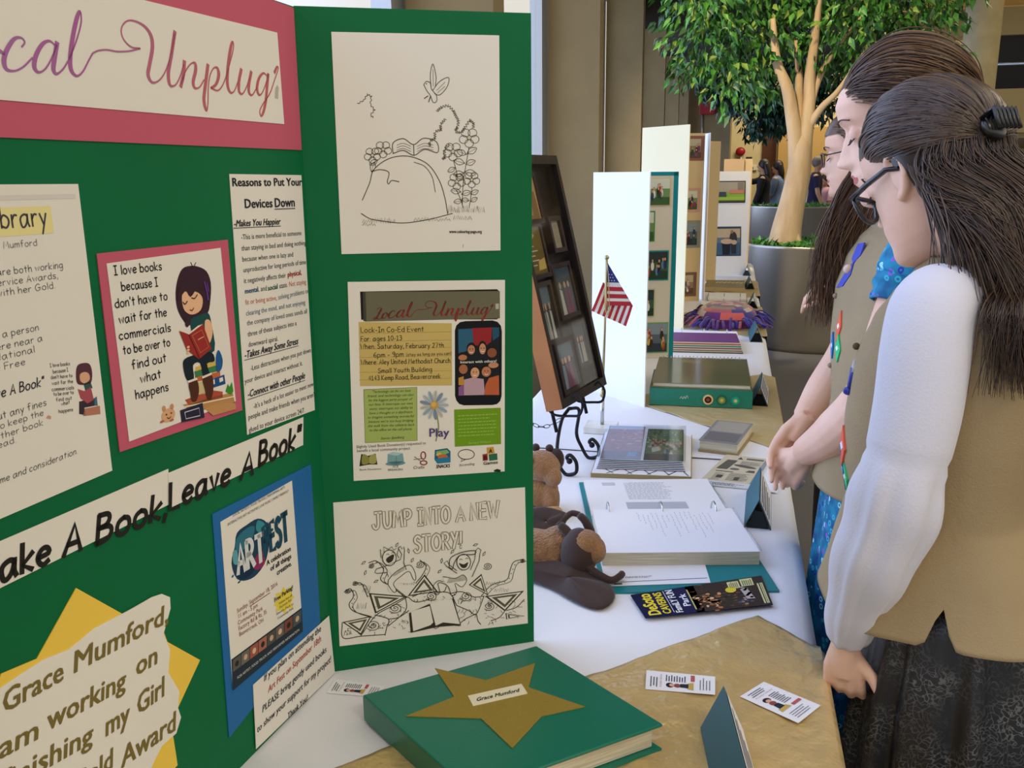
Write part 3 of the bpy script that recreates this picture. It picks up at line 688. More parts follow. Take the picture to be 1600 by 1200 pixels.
S.poly([(3.5,2.11),(5.13,2.02),(5.3,3.55),(3.67,3.63)],'#a05a48',2)
S.ell(4.39,2.81,0.37,0.37,'#d8b8a0',3)
S.poly([(5.26,2.02),(6.94,1.92),(7.12,3.48),(5.44,3.55)],'#a86a58',2)
S.ell(6.18,2.72,0.38,0.38,'#2a2826',3)
S.poly([(7.08,1.92),(8.81,1.82),(8.99,3.39),(7.26,3.47)],'#53504a',2)
S.ell(8.03,2.63,0.4,0.38,'#c9a98c',3)
S.poly([(8.95,1.81),(10.73,1.71),(10.92,3.31),(9.13,3.39)],'#6b645a',2)
S.ell(9.93,2.54,0.41,0.39,'#d8b8a0',3)
S.poly([(10.88,1.7),(12.72,1.6),(12.92,3.23),(11.07,3.31)],'#7a4a3c',2)
S.ell(11.89,2.44,0.42,0.39,'#2a2826',3)
S.poly([(12.87,1.59),(14.77,1.49),(14.98,3.14),(13.07,3.22)],'#4e565c',2)
S.ell(13.91,2.34,0.44,0.4,'#c9a98c',3)
S.text('FOR ARTIST, FOOD TRUCK AND PERFORMER INFORMATION',0.84,0.92,0.5,'#d5d8d8',w=13.34,rise=-0.036)
S=SH["note"]
S.text('If you plan on attending the',2.16,8.17,1.3,'#2b2b33',w=14.15,rise=-0.015,shear=.2,bold=.008)
S.text('Art Fest on September 18th',2.97,6.1,1.31,'#b8544e',w=13.09,rise=0.031,shear=.2,bold=.008)
S.text('PLEASE bring gently used books',1.49,4.18,1.31,'#2b2b33',w=15.69,rise=0.006,shear=.2,bold=.008)
S.text('to show your support for my project!',0.25,2.09,1.31,'#2b2b33',w=17.89,rise=0.007,shear=.2,bold=.008)
S.text('Thank You!',6.78,-0.09,1.23,'#2b2b33',w=4.89,rise=0.001,shear=.2,bold=.008)
S=SH["badge"]
STAR=[(7.62,30.21),(11.23,29.61),(16.4,33.99),(21.51,28.79),(25.57,28.57),(27.14,22.71),(31.84,17.91),(27.81,14.61),(26.39,13.34),(26.65,7.99)]
CUT=[(7.43,29.11),(9.39,29.19),(11.79,29.23),(14.62,28.69),(17.8,29.18),(22.39,28.81),(25.58,28.68),(26.98,28.37),(28.08,27.47),(28,26.21),(26.58,23.95),(27.29,21.68),(26.66,19.37),(28,16.26),(27.5,14.6),(27.82,13.21),(26.84,11.86),(24.56,11.82),(22.91,10.62)]
S.text('Grace',6.99,26.8,2.88,'#7a6a35',w=6.56,rise=-0.088,shear=.2,bold=.02)
S.text('Mumford,',14.52,26.21,2.98,'#7a6a35',w=12.85,rise=-0.098,shear=.2,bold=.02)
S.text('I am',4.15,23.36,2.82,'#7a6a35',w=6,rise=-0.164,shear=.2,bold=.02)
S.text('working',11.06,22.52,2.91,'#7a6a35',w=9.73,rise=-0.142,shear=.2,bold=.02)
S.text('on',22.03,21.61,3.01,'#7a6a35',w=3.24,rise=-0.095,shear=.2,bold=.02)
S.text('finishing',5.74,19.88,2.92,'#7a6a35',w=10.26,rise=-0.170,shear=.2,bold=.02)
S.text('my',17.26,17.75,3.08,'#7a6a35',w=3.49,rise=-0.115,shear=.2,bold=.02)
S.text('Girl',21.57,17.38,3.23,'#7a6a35',w=4.37,rise=-0.043,shear=.2,bold=.02)
S.text('Gold',12.54,14.48,2.97,'#7a6a35',w=5.5,rise=-0.078,shear=.2,bold=.02)
S.text('Award',18.78,13.16,3.19,'#7a6a35',w=8.28,rise=-0.102,shear=.2,bold=.02)
S=SH["belle"]
S.curve([(2.99,7.03),(4.02,9.22),(4.58,10.86),(6.15,12.11),(7.98,12.65),(9.95,12.48),(11.91,11.45),(13.29,9.36),(13.97,7.11),(14.3,5.08)],0.1,'#4a4234',2)
S.curve([(4.3,10.67),(5.42,10.94),(6.57,10.58),(6.34,9.42),(6.52,9.09),(6.93,9.53),(7.88,9.35)],0.1,'#4a4234',2)
S.curve([(2.76,5.31),(3.84,4.62),(5.18,4.32),(8.28,3.96),(11.73,4.38),(14.95,5.12)],0.1,'#4a4234',2)
S.curve([(9.93,11.87),(11.33,11.32),(12.3,9.93),(12.68,7.97)],0.08,'#4a4234',2)
S.curve([(7.21,12.98),(7.26,14.33),(8.61,14.88),(9.94,14.11),(11.28,14.93),(12.97,14.47),(13.09,13.1),(11.39,13.51),(9.95,12.75),(8.57,13.38),(7.21,12.98)],0.1,'#4a4234',2)
S.line([(9.94,14.11),(9.95,12.75)],0.1,'#4a4234',2)
S.curve([(7.75,14.06),(8.59,14.28),(9.56,13.9)],0.05,'#4a4234',2)
S.curve([(10.41,13.9),(11.41,14.28),(12.54,14.06)],0.05,'#4a4234',2)
S.curve([(7.74,13.74),(8.58,13.95),(9.55,13.57)],0.05,'#4a4234',2)
S.curve([(10.4,13.57),(11.4,13.95),(12.53,13.73)],0.05,'#4a4234',2)
S.curve([(7.73,13.41),(8.57,13.63),(9.54,13.24)],0.05,'#4a4234',2)
S.curve([(10.39,13.24),(11.39,13.62),(12.52,13.4)],0.05,'#4a4234',2)
S.curve([(2.85,19.3),(3.14,19.27),(3.27,19.53),(3.55,19.49),(3.66,19.74),(3.92,19.84),(3.88,20.11),(4.14,20.21),(4.15,20.5),(4.22,20.27),(4.44,20.37),(4.51,20.15),(4.76,20.2),(4.55,19.95),(4.69,19.67),(4.47,19.42),(4.6,19.17),(4.59,18.9),(4.86,18.84),(4.85,18.57),(5.12,18.46),(4.84,18.4),(4.84,18.13),(4.56,18.07),(4.55,17.85),(4.55,17.63),(4.77,17.69),(4.78,17.47)],0.07,'#4a4234',2)
S.curve([(13.01,18.45),(13.34,18.32),(13.2,18.63),(13.53,18.49),(13.39,18.8),(13.72,18.67),(13.62,19),(13.87,18.75),(13.95,19.1),(14.21,18.84),(14.29,19.19),(14.54,18.93),(14.69,19.26),(14.59,18.91),(14.95,19.01),(14.85,18.66),(15.22,18.76),(15.11,18.41),(15.5,18.49),(15.23,18.26),(15.59,18.27),(15.32,18.04),(15.68,18.06),(15.41,17.83),(15.77,17.85),(15.54,17.58),(15.9,17.64),(15.67,17.37),(16.02,17.44),(15.8,17.17),(16.17,17.18),(15.8,17.07),(16.1,16.86),(15.74,16.76),(16.04,16.54),(15.68,16.44),(15.96,16.19),(15.64,16.32),(15.84,16.06),(15.53,16.19),(15.73,15.92),(15.41,16.05),(15.56,15.9),(15.62,15.57),(15.81,15.86),(15.87,15.52),(16.06,15.81),(16.12,15.48),(16.23,15.74),(16.59,15.68),(16.39,15.96),(16.75,15.9),(16.55,16.19),(16.91,16.13),(16.7,16.42),(17.1,16.4),(16.94,16.74),(17.33,16.72),(17.18,17.06),(17.57,17.04),(17.52,17.39),(17.43,17.06),(17.73,17.26),(17.64,16.93),(17.94,17.12),(17.85,16.79),(18.18,16.92),(17.84,16.8),(18.16,16.65),(17.81,16.53),(18.14,16.37),(17.79,16.26)],0.07,'#4a4234',2)
S.curve([(14.37,17.27),(14.02,17.38),(14.14,17.04),(13.79,17.15),(13.91,16.82),(13.55,16.92),(13.7,16.65),(13.38,16.49),(13.73,16.43),(13.42,16.26),(13.76,16.2),(13.45,16.04),(13.74,15.89),(13.5,16.15),(13.46,15.8),(13.21,16.06),(13.17,15.71),(12.93,15.97),(12.94,15.7),(12.61,15.54),(12.95,15.42),(12.62,15.27),(12.96,15.15),(12.64,14.99),(12.93,14.81),(12.65,15.02),(12.67,14.67),(12.39,14.89),(12.42,14.54),(12.13,14.75),(12.2,14.47),(11.88,14.32),(12.22,14.25),(11.9,14.1),(12.24,14.02),(11.92,13.87)],0.07,'#4a4234',2)
S.curve([(14.87,13.99),(14.55,14.15),(14.63,13.81),(14.3,13.97),(14.39,13.63),(14.06,13.79),(14.17,13.51),(13.85,13.31),(14.2,13.14),(13.87,12.94),(14.22,12.78),(13.89,12.57),(14.2,12.34),(13.95,12.57),(14.05,12.25),(13.79,12.48),(13.89,12.16),(13.64,12.39)],0.07,'#4a4234',2)
S.curve([(5.56,12.59),(5.41,12.3),(5.08,12.18),(4.76,12.3),(4.64,12.59),(4.79,12.88),(5.11,13),(5.43,12.88)],0.07,'#4a4234',2,True)
S.curve([(4.96,12.16),(4.82,11.87),(4.49,11.75),(4.17,11.87),(4.05,12.16),(4.19,12.45),(4.52,12.57),(4.84,12.45)],0.07,'#4a4234',2,True)
S.curve([(4.38,12.57),(4.24,12.28),(3.91,12.17),(3.6,12.29),(3.47,12.58),(3.62,12.87),(3.94,12.99),(4.26,12.86)],0.07,'#4a4234',2,True)
S.curve([(4.62,13.25),(4.48,12.96),(4.15,12.84),(3.84,12.97),(3.71,13.26),(3.86,13.54),(4.18,13.66),(4.5,13.54)],0.07,'#4a4234',2,True)
S.curve([(5.35,13.26),(5.2,12.97),(4.88,12.85),(4.56,12.97),(4.43,13.26),(4.58,13.55),(4.91,13.67),(5.22,13.55)],0.07,'#4a4234',2,True)
S.ell(4.52,12.77,0.22,0.21,'#d2c6ae',3)
S.curve([(4.74,12.77),(4.67,12.62),(4.51,12.55),(4.36,12.62),(4.3,12.77),(4.37,12.92),(4.53,12.98),(4.68,12.92)],0.07,'#4a4234',4,True)
S.curve([(7.03,13.33),(6.88,13.03),(6.53,12.9),(6.19,13.03),(6.06,13.33),(6.21,13.64),(6.56,13.77),(6.9,13.64)],0.07,'#4a4234',2,True)
S.curve([(6.4,12.88),(6.24,12.58),(5.9,12.45),(5.56,12.58),(5.43,12.89),(5.58,13.19),(5.93,13.32),(6.27,13.19)],0.07,'#4a4234',2,True)
S.curve([(5.79,13.32),(5.63,13.01),(5.29,12.89),(4.95,13.01),(4.82,13.32),(4.97,13.63),(5.32,13.75),(5.65,13.62)],0.07,'#4a4234',2,True)
S.curve([(6.04,14.03),(5.88,13.73),(5.54,13.6),(5.2,13.73),(5.07,14.04),(5.22,14.34),(5.57,14.47),(5.91,14.34)],0.07,'#4a4234',2,True)
S.curve([(6.8,14.04),(6.65,13.74),(6.31,13.61),(5.97,13.74),(5.84,14.05),(5.99,14.35),(6.34,14.48),(6.67,14.35)],0.07,'#4a4234',2,True)
S.ell(5.93,13.52,0.23,0.23,'#d2c6ae',3)
S.curve([(6.16,13.52),(6.08,13.36),(5.92,13.3),(5.76,13.36),(5.69,13.52),(5.77,13.68),(5.93,13.75),(6.1,13.68)],0.07,'#4a4234',4,True)
S.curve([(18.73,14.79),(18.55,14.43),(18.13,14.28),(17.72,14.43),(17.55,14.79),(17.73,15.15),(18.15,15.3),(18.56,15.15)],0.07,'#4a4234',2,True)
S.curve([(17.97,14.26),(17.8,13.9),(17.38,13.75),(16.96,13.9),(16.8,14.26),(16.97,14.62),(17.39,14.77),(17.81,14.62)],0.07,'#4a4234',2,True)
S.curve([(17.22,14.77),(17.04,14.41),(16.62,14.26),(16.21,14.41),(16.05,14.77),(16.22,15.13),(16.64,15.28),(17.05,15.13)],0.07,'#4a4234',2,True)
S.curve([(17.51,15.61),(17.33,15.25),(16.91,15.1),(16.5,15.25),(16.33,15.61),(16.51,15.97),(16.93,16.11),(17.34,15.97)],0.07,'#4a4234',2,True)
S.curve([(18.44,15.62),(18.26,15.26),(17.84,15.12),(17.43,15.26),(17.26,15.62),(17.44,15.98),(17.86,16.13),(18.27,15.98)],0.07,'#4a4234',2,True)
S.ell(17.38,15.01,0.28,0.27,'#d2c6ae',3)
S.curve([(17.67,15.01),(17.58,14.82),(17.38,14.74),(17.18,14.82),(17.1,15.01),(17.19,15.2),(17.39,15.28),(17.59,15.2)],0.07,'#4a4234',4,True)
S.curve([(16.43,13.01),(16.26,12.67),(15.86,12.53),(15.47,12.67),(15.31,13.02),(15.48,13.36),(15.88,13.5),(16.27,13.36)],0.07,'#4a4234',2,True)
S.curve([(15.71,12.51),(15.54,12.16),(15.14,12.02),(14.75,12.17),(14.6,12.51),(14.77,12.86),(15.16,13),(15.55,12.85)],0.07,'#4a4234',2,True)
S.curve([(15,13),(14.83,12.65),(14.43,12.51),(14.04,12.66),(13.89,13),(14.06,13.34),(14.45,13.48),(14.84,13.34)],0.07,'#4a4234',2,True)
S.curve([(15.27,13.8),(15.1,13.46),(14.71,13.32),(14.32,13.46),(14.16,13.8),(14.33,14.14),(14.73,14.29),(15.12,14.14)],0.07,'#4a4234',2,True)
S.curve([(16.16,13.81),(15.99,13.47),(15.59,13.33),(15.2,13.47),(15.04,13.81),(15.21,14.15),(15.61,14.3),(16,14.15)],0.07,'#4a4234',2,True)
S.ell(15.16,13.23,0.27,0.25,'#d2c6ae',3)
S.curve([(15.42,13.23),(15.34,13.05),(15.15,12.97),(14.96,13.05),(14.89,13.23),(14.97,13.41),(15.16,13.48),(15.35,13.41)],0.07,'#4a4234',4,True)
S.curve([(16.77,9.14),(16.62,8.82),(16.25,8.69),(15.89,8.83),(15.75,9.15),(15.91,9.46),(16.27,9.59),(16.63,9.45)],0.07,'#4a4234',2,True)
S.curve([(16.12,8.68),(15.96,8.36),(15.6,8.23),(15.24,8.37),(15.1,8.69),(15.25,9),(15.61,9.13),(15.97,8.99)],0.07,'#4a4234',2,True)
S.curve([(15.46,9.13),(15.31,8.82),(14.95,8.69),(14.59,8.82),(14.45,9.14),(14.6,9.45),(14.96,9.58),(15.32,9.45)],0.07,'#4a4234',2,True)
S.curve([(15.72,9.87),(15.56,9.55),(15.2,9.43),(14.84,9.56),(14.7,9.88),(14.85,10.19),(15.22,10.32),(15.57,10.18)],0.07,'#4a4234',2,True)
S.curve([(16.52,9.87),(16.37,9.56),(16.01,9.43),(15.65,9.56),(15.5,9.88),(15.66,10.19),(16.02,10.32),(16.38,10.19)],0.07,'#4a4234',2,True)
S.ell(15.61,9.34,0.24,0.23,'#d2c6ae',3)
S.curve([(15.85,9.34),(15.78,9.17),(15.6,9.11),(15.43,9.18),(15.36,9.34),(15.44,9.51),(15.61,9.57),(15.78,9.5)],0.07,'#4a4234',4,True)
S.curve([(18.77,9.35),(18.62,9.05),(18.28,8.93),(17.93,9.06),(17.8,9.36),(17.94,9.66),(18.29,9.78),(18.63,9.65)],0.07,'#4a4234',2,True)
S.curve([(18.15,8.92),(18,8.62),(17.65,8.5),(17.31,8.62),(17.17,8.93),(17.32,9.22),(17.66,9.35),(18.01,9.22)],0.07,'#4a4234',2,True)
S.curve([(17.52,9.35),(17.37,9.05),(17.03,8.93),(16.69,9.05),(16.55,9.36),(16.7,9.65),(17.04,9.77),(17.38,9.65)],0.07,'#4a4234',2,True)
S.curve([(17.76,10.05),(17.61,9.75),(17.27,9.63),(16.93,9.75),(16.79,10.05),(16.93,10.35),(17.28,10.47),(17.62,10.35)],0.07,'#4a4234',2,True)
S.curve([(18.53,10.05),(18.38,9.75),(18.04,9.63),(17.69,9.76),(17.56,10.06),(17.7,10.36),(18.05,10.48),(18.39,10.35)],0.07,'#4a4234',2,True)
S.ell(17.66,9.55,0.23,0.22,'#d2c6ae',3)
S.curve([(17.89,9.55),(17.82,9.39),(17.65,9.33),(17.49,9.39),(17.43,9.55),(17.5,9.71),(17.66,9.77),(17.82,9.7)],0.07,'#4a4234',4,True)
S.curve([(17.37,13.77),(16.86,11.28),(16.48,9.05),(16.32,6.24)],0.08,'#4a4234',2)
S.curve([(15.22,12.12),(15.57,10.74),(15.68,10.18)],0.08,'#4a4234',2)
S.curve([(15.53,8.28),(16.15,6.81),(16.43,5.81)],0.08,'#4a4234',2)
S.curve([(17.7,8.54),(17.48,7.07),(17.25,5.8)],0.08,'#4a4234',2)
S.curve([(17.06,12.95),(17.52,13.65),(18.39,13.66),(17.93,12.95),(17.06,12.95)],0.07,'#4a4234',2)
S.line([(17.06,12.95),(18.25,13.59)],0.04,'#4a4234',2)
S.curve([(17,12.84),(16.21,12.72),(15.7,13.29),(16.49,13.41),(17,12.84)],0.07,'#4a4234',2)
S.line([(17,12.84),(15.83,13.25)],0.04,'#4a4234',2)
S.curve([(16.87,11.56),(17.4,12.14),(18.19,12.01),(17.66,11.44),(16.87,11.56)],0.07,'#4a4234',2)
S.line([(16.87,11.56),(18.06,11.97)],0.04,'#4a4234',2)
S.curve([(16.75,11.7),(15.91,11.5),(15.3,12.08),(16.14,12.28),(16.75,11.7)],0.07,'#4a4234',2)
S.line([(16.75,11.7),(15.45,12.04)],0.04,'#4a4234',2)
S.curve([(16.68,10.59),(17.55,10.87),(18.26,10.31),(17.38,10.03),(16.68,10.59)],0.07,'#4a4234',2)
S.line([(16.68,10.59),(18.1,10.34)],0.04,'#4a4234',2)
S.curve([(16.62,10.45),(15.96,9.95),(15.18,10.22),(15.83,10.72),(16.62,10.45)],0.07,'#4a4234',2)
S.line([(16.62,10.45),(15.32,10.24)],0.04,'#4a4234',2)
S.curve([(15.47,11.15),(15.12,10.61),(14.45,10.6),(14.8,11.15),(15.47,11.15)],0.07,'#4a4234',2)
S.line([(15.47,11.15),(14.55,10.66)],0.04,'#4a4234',2)
S.curve([(15.45,10.18),(16.08,10.27),(16.48,9.81),(15.85,9.72),(15.45,10.18)],0.07,'#4a4234',2)
S.line([(15.45,10.18),(16.38,9.85)],0.04,'#4a4234',2)
S.curve([(16.17,7.93),(15.4,7.69),(14.79,8.18),(15.55,8.43),(16.17,7.93)],0.07,'#4a4234',2)
S.line([(16.17,7.93),(14.93,8.16)],0.04,'#4a4234',2)
S.curve([(16.22,7.65),(16.77,8.15),(17.5,7.96),(16.95,7.47),(16.22,7.65)],0.07,'#4a4234',2)
S.line([(16.22,7.65),(17.37,7.93)],0.04,'#4a4234',2)
S.curve([(17.48,7.64),(17.89,8.16),(18.56,8.1),(18.16,7.58),(17.48,7.64)],0.07,'#4a4234',2)
S.line([(17.48,7.64),(18.45,8.06)],0.04,'#4a4234',2)
S.curve([(16.33,6.8),(15.8,6.4),(15.17,6.62),(15.7,7.03),(16.33,6.8)],0.07,'#4a4234',2)
S.line([(16.33,6.8),(15.28,6.64)],0.04,'#4a4234',2)
S.curve([(17.27,6.79),(16.69,6.61),(16.23,6.98),(16.8,7.17),(17.27,6.79)],0.07,'#4a4234',2)
S.line([(17.27,6.79),(16.33,6.96)],0.04,'#4a4234',2)
S.curve([(17.47,6.65),(17.79,7.15),(18.4,7.15),(18.08,6.65),(17.47,6.65)],0.07,'#4a4234',2)
S.line([(17.47,6.65),(18.31,7.1)],0.04,'#4a4234',2)
S.curve([(5.19,12.17),(4.81,11.58),(4.11,11.57),(4.49,12.16),(5.19,12.17)],0.07,'#4a4234',2)
S.line([(5.19,12.17),(4.22,11.63)],0.04,'#4a4234',2)
S.curve([(4.76,11.9),(4.85,11.22),(4.3,10.77),(4.22,11.45),(4.76,11.9)],0.07,'#4a4234',2)
S.line([(4.76,11.9),(4.35,10.89)],0.04,'#4a4234',2)
S.line([(2.88,4.09),(3.09,4.54),(3.18,4.03),(3.4,4.43),(3.48,4.12),(3.75,4.49),(3.78,4.08),(4.1,4.56),(4.08,3.97),(4.29,4.62),(4.39,4.08),(4.63,4.7),(4.69,4.02),(4.95,4.62),(5,4.09),(5.26,4.59),(5.3,4.04),(5.4,4.69),(5.61,4.01),(5.86,4.68),(5.91,3.96),(6.21,4.5),(6.22,3.94),(6.41,4.7),(6.52,3.92),(6.63,4.4),(6.83,4.03),(7.14,4.5),(7.14,3.98)],0.06,'#4a4234',2)
S.line([(9.71,4.19),(9.92,4.6),(10.12,4.23),(10.34,4.61),(10.53,4.19),(10.88,4.62),(10.93,4.12),(11.28,4.7),(11.34,4.16),(11.52,4.66),(11.75,4.1),(12.1,4.58),(12.16,4.14),(12.35,4.64),(12.57,4.16),(12.77,4.44),(12.98,4.1),(13.35,4.43),(13.39,4.1),(13.63,4.45),(13.81,4.18),(14.13,4.62),(14.22,4.22),(14.5,4.4),(14.64,4.13)],0.06,'#4a4234',2)
S.line([(14.37,5.24),(14.49,6.18),(14.61,5.19),(14.78,6.23),(14.86,5.3),(14.93,6.04),(15.11,5.34),(15.2,5.94),(15.36,5.24),(15.44,5.76),(15.61,5.19),(15.73,6.2),(15.86,5.18),(15.99,5.95),(16.11,5.25),(16.31,6.01),(16.36,5.23),(16.55,6.18),(16.61,5.24),(16.75,6.07),(16.86,5.28),(16.98,6.19),(17.11,5.23),(17.28,5.72),(17.36,5.24),(17.54,5.72),(17.61,5.21),(17.8,5.74),(17.87,5.2),(18.02,6.03),(18.12,5.24),(18.33,6.06),(18.37,5.3),(18.43,6.03),(18.62,5.13),(18.72,5.92),(18.87,5.19),(18.99,5.87),(19.13,5.23),(19.26,5.97),(19.38,5.2)],0.06,'#4a4234',2)
S.line([(15.08,4.3),(15.23,4.87),(15.36,4.34),(15.55,4.85),(15.63,4.29),(15.74,4.87),(15.91,4.3),(16.01,4.74),(16.19,4.22),(16.27,4.7),(16.47,4.27),(16.72,4.74),(16.75,4.18),(16.84,4.7),(17.03,4.21),(17.29,4.73),(17.31,4.28),(17.39,4.76),(17.59,4.23)],0.06,'#4a4234',2)
S.line([(2.86,3.74),(3.15,4.04),(3.21,3.73),(3.38,4.03),(3.55,3.65),(3.84,3.93),(3.9,3.73),(4.07,4.02),(4.24,3.7),(4.43,3.94),(4.59,3.66)],0.06,'#4a4234',2)
S.curve([(11.46,21.64),(11.83,22.07),(12.33,21.86),(12.48,21.12),(13.08,20.38),(13.12,19.63),(12.66,19.47),(12.29,20.32),(11.86,20.9),(11.59,21.43),(11.46,21.64)],0.08,'#4a4234',2)
S.curve([(12.43,21.28),(12.35,22.86),(12.72,24.24),(13.1,22.71),(12.99,21.47)],0.08,'#4a4234',2)
S.curve([(12.59,20.91),(13.57,22.08),(14.76,22.58),(14.57,21.48),(13.59,20.43),(12.86,20.54)],0.08,'#4a4234',2)
S.line([(12.71,21.47),(12.73,23.58)],0.05,'#4a4234',2)
S.line([(13.12,20.94),(14.27,22.01)],0.05,'#4a4234',2)
S.line([(13.26,20.67),(14.26,21.48)],0.05,'#4a4234',2)
S.line([(12.35,20.26),(12.05,19.51)],0.12,'#4a4234',2)
S.line([(11.98,20.26),(11.5,19.94)],0.12,'#4a4234',2)
S.ell(11.82,21.77,0.07,0.07,'#4a4234',3)
S.text('www.colouring-page.org',14.46,2.51,0.59,'#4a4234',w=4.5,rise=-0.019,bold=.028)
S.line([(16.35,0.95),(16.31,0.51)],0.05,'#4a4234',2)
S=SH["event"]
S.poly([(1.6,26.59),(20.46,26.62),(20.8,26.31),(20.8,22.65),(20.46,22.41),(1.64,22.79)],'#1d1c19',1)
S.poly([(2.32,26.53),(20.85,26.36),(20.86,22.55),(2.26,22.53)],'#6b6853',2)
S.poly([(1.96,26.61),(2.37,26.56),(2.31,22.53),(1.92,22.63)],'#46433a',2)
script(S,3.26,23.62,0.26,.36,.30,"#9c3a36")
S.poly([(20.2,24.6),(20.7,24.64),(20.7,23.88),(20.25,23.84)],'#b9b29c',3)
S.poly([(1.29,22.5),(14,22),(13.97,13.19),(1.24,13.61)],'#c9b06a',1)
S.line([(1.3,20.91),(13.99,20.83)],0.035,'#a08a4c',2)
S.line([(1.27,19.79),(13.98,19.68)],0.035,'#a08a4c',2)
S.line([(1.24,18.77),(13.97,18.63)],0.035,'#a08a4c',2)
S.line([(1.21,17.61),(13.96,17.45)],0.035,'#a08a4c',2)
S.line([(1.18,16.66),(13.95,16.47)],0.035,'#a08a4c',2)
S.line([(1.15,15.54),(13.94,15.33)],0.035,'#a08a4c',2)
S.line([(1.12,14.48),(13.93,14.24)],0.035,'#a08a4c',2)
S.hand('Lock-In Co-Ed Event',1.57,21.06,0.69,'#24221f',w=8.5,rise=-0.009,pen=.11,L=3)
S.hand('For: ages 10-13',1.53,19.86,0.65,'#24221f',w=5.52,rise=-0.001,pen=.11,L=3)
S.hand('When: Saturday, February 27th',1.43,18.81,0.65,'#24221f',w=11.39,rise=-0.013,pen=.11,L=3)
S.hand('6pm - 9pm',3.18,17.57,0.66,'#24221f',w=4.03,rise=0.005,pen=.11,L=3)
S.hand('(stay as long as you can)',7.63,17.6,0.43,'#24221f',w=6.25,rise=0.000,pen=.11,L=3)
S.hand('Where: Aley United Methodist Church',1.45,16.62,0.66,'#24221f',w=12.25,rise=-0.012,pen=.11,L=3)
S.hand('Small Youth Building',3.74,15.37,0.64,'#24221f',w=7.38,rise=-0.006,pen=.11,L=3)
S.hand('4143 Kemp Road, Beavercreek',2.41,14.38,0.64,'#24221f',w=9.9,rise=-0.008,pen=.11,L=3)
S.poly([(14.43,20.97),(14.64,21.68),(15.15,22.12),(15.92,22.26),(19.81,22.27),(20.54,22.04),(21.01,21.47),(21.15,20.67),(21.13,11.36),(20.92,10.62),(20.44,10.18),(19.8,10.08),(15.64,10.22),(14.96,10.46),(14.55,11.01),(14.37,11.7)],'#13171d',1)
S.poly([(14.89,21.21),(20.75,21.27),(20.76,11.53),(14.87,11.68)],'#1c2026',2)
S.poly([(14.89,21.16),(16.9,21.21),(17.07,19.36),(16.15,18.1),(14.91,17.62)],'#2e5f7c',3)
S.poly([(16.9,21.26),(19.7,21.3),(19.6,19.29),(18.76,18.67),(17.07,18.85)],'#94292f',3)
S.poly([(19.7,21.3),(20.75,21.27),(20.75,19.98),(19.81,19.41)],'#28506a',3)
S.ell(16.73,18.42,0.65,0.82,'#231a18',4)
S.ell(16.73,18.21,0.52,0.67,'#b98260',5)
S.ell(18.34,18.5,0.6,0.93,'#231a18',4)
S.ell(18.34,18.29,0.47,0.78,'#c48e6c',5)
S.ell(19.7,17.89,0.82,0.83,'#231a18',4)
S.ell(19.7,17.68,0.68,0.68,'#8a5238',5)
S.ell(15.5,17.35,0.75,0.57,'#231a18',4)
S.ell(15.5,17.14,0.62,0.41,'#b87a58',5)
S.ell(19.91,16.11,0.87,0.58,'#231a18',4)
S.ell(19.91,15.9,0.74,0.42,'#c08a6a',5)
S.ell(15.57,15.68,0.75,0.83,'#231a18',4)
S.ell(15.57,15.48,0.62,0.68,'#a86a48',5)
S.ell(17.23,15.1,0.76,0.94,'#231a18',4)
S.ell(17.23,14.89,0.63,0.78,'#d09a7a',5)
S.ell(18.88,15.2,0.82,0.89,'#231a18',4)
S.ell(18.88,14.99,0.68,0.73,'#b87a5a',5)
S.curve([(16.99,14.59),(17.23,14.47),(17.46,14.57)],0.08,'#f0e4da',6)
S.ell(17.02,15.01,0.08,0.08,'#33211c',6)
S.ell(17.44,14.99,0.08,0.08,'#33211c',6)
S.curve([(18.64,14.68),(18.88,14.57),(19.12,14.67)],0.08,'#f0e4da',6)
S.ell(18.67,15.1,0.08,0.08,'#33211c',6)
S.ell(19.09,15.09,0.08,0.08,'#33211c',6)
S.curve([(16.49,17.91),(16.72,17.8),(16.96,17.89)],0.08,'#f0e4da',6)
S.ell(16.52,18.32,0.08,0.08,'#33211c',6)
S.ell(16.93,18.31,0.08,0.08,'#33211c',6)
S.curve([(18.1,17.99),(18.34,17.88),(18.57,17.97)],0.08,'#f0e4da',6)
S.ell(18.13,18.4,0.08,0.08,'#33211c',6)
S.ell(18.55,18.39,0.08,0.08,'#33211c',6)
S.poly([(15.66,13.96),(16.91,14.22),(18.48,13.95),(18.69,11.62),(15.65,11.7)],'#b89aa8',4)
S.poly([(18.75,13.05),(19.28,14.08),(20.7,14.42),(20.76,11.53),(18.53,11.63)],'#b9603c',4)
S.poly([(14.89,14.25),(15.61,14.48),(15.66,13.17),(14.88,13.2)],'#c08a3c',4)
S.poly([(14.88,12.94),(15.66,13.28),(15.65,11.67),(14.87,11.68)],'#8a5a90',4)
S.text('Interact with others!',15.11,16.32,0.53,'#e6e2dc',w=5.22,rise=0.001,bold=.02,L=7)
S.poly([(1.72,13.1),(9.01,13.13),(8.94,5.42),(1.71,5.49)],'#a3b564',1)
S.line([(1.72,13.1),(9.01,13.13),(8.94,5.42),(1.71,5.49),(1.72,13.1)],0.06,'#5e7236',2)
S.text('"Technology can be our best',2.74,12.57,0.53,'#33381f',w=5.43,rise=-0.005,shear=.35)
S.text('friend, and technology can also',2.18,11.99,0.53,'#33381f',w=6.36,rise=-0.011,shear=.35)
S.text('be the biggest party pooper of',2.29,11.38,0.53,'#33381f',w=6.11,rise=-0.011,shear=.35)
S.text('our lives. It interrupts our own',2.27,10.77,0.53,'#33381f',w=6.12,rise=-0.012,shear=.35)
S.text('story, interrupts our ability to',2.38,10.16,0.53,'#33381f',w=6,rise=-0.013,shear=.35)
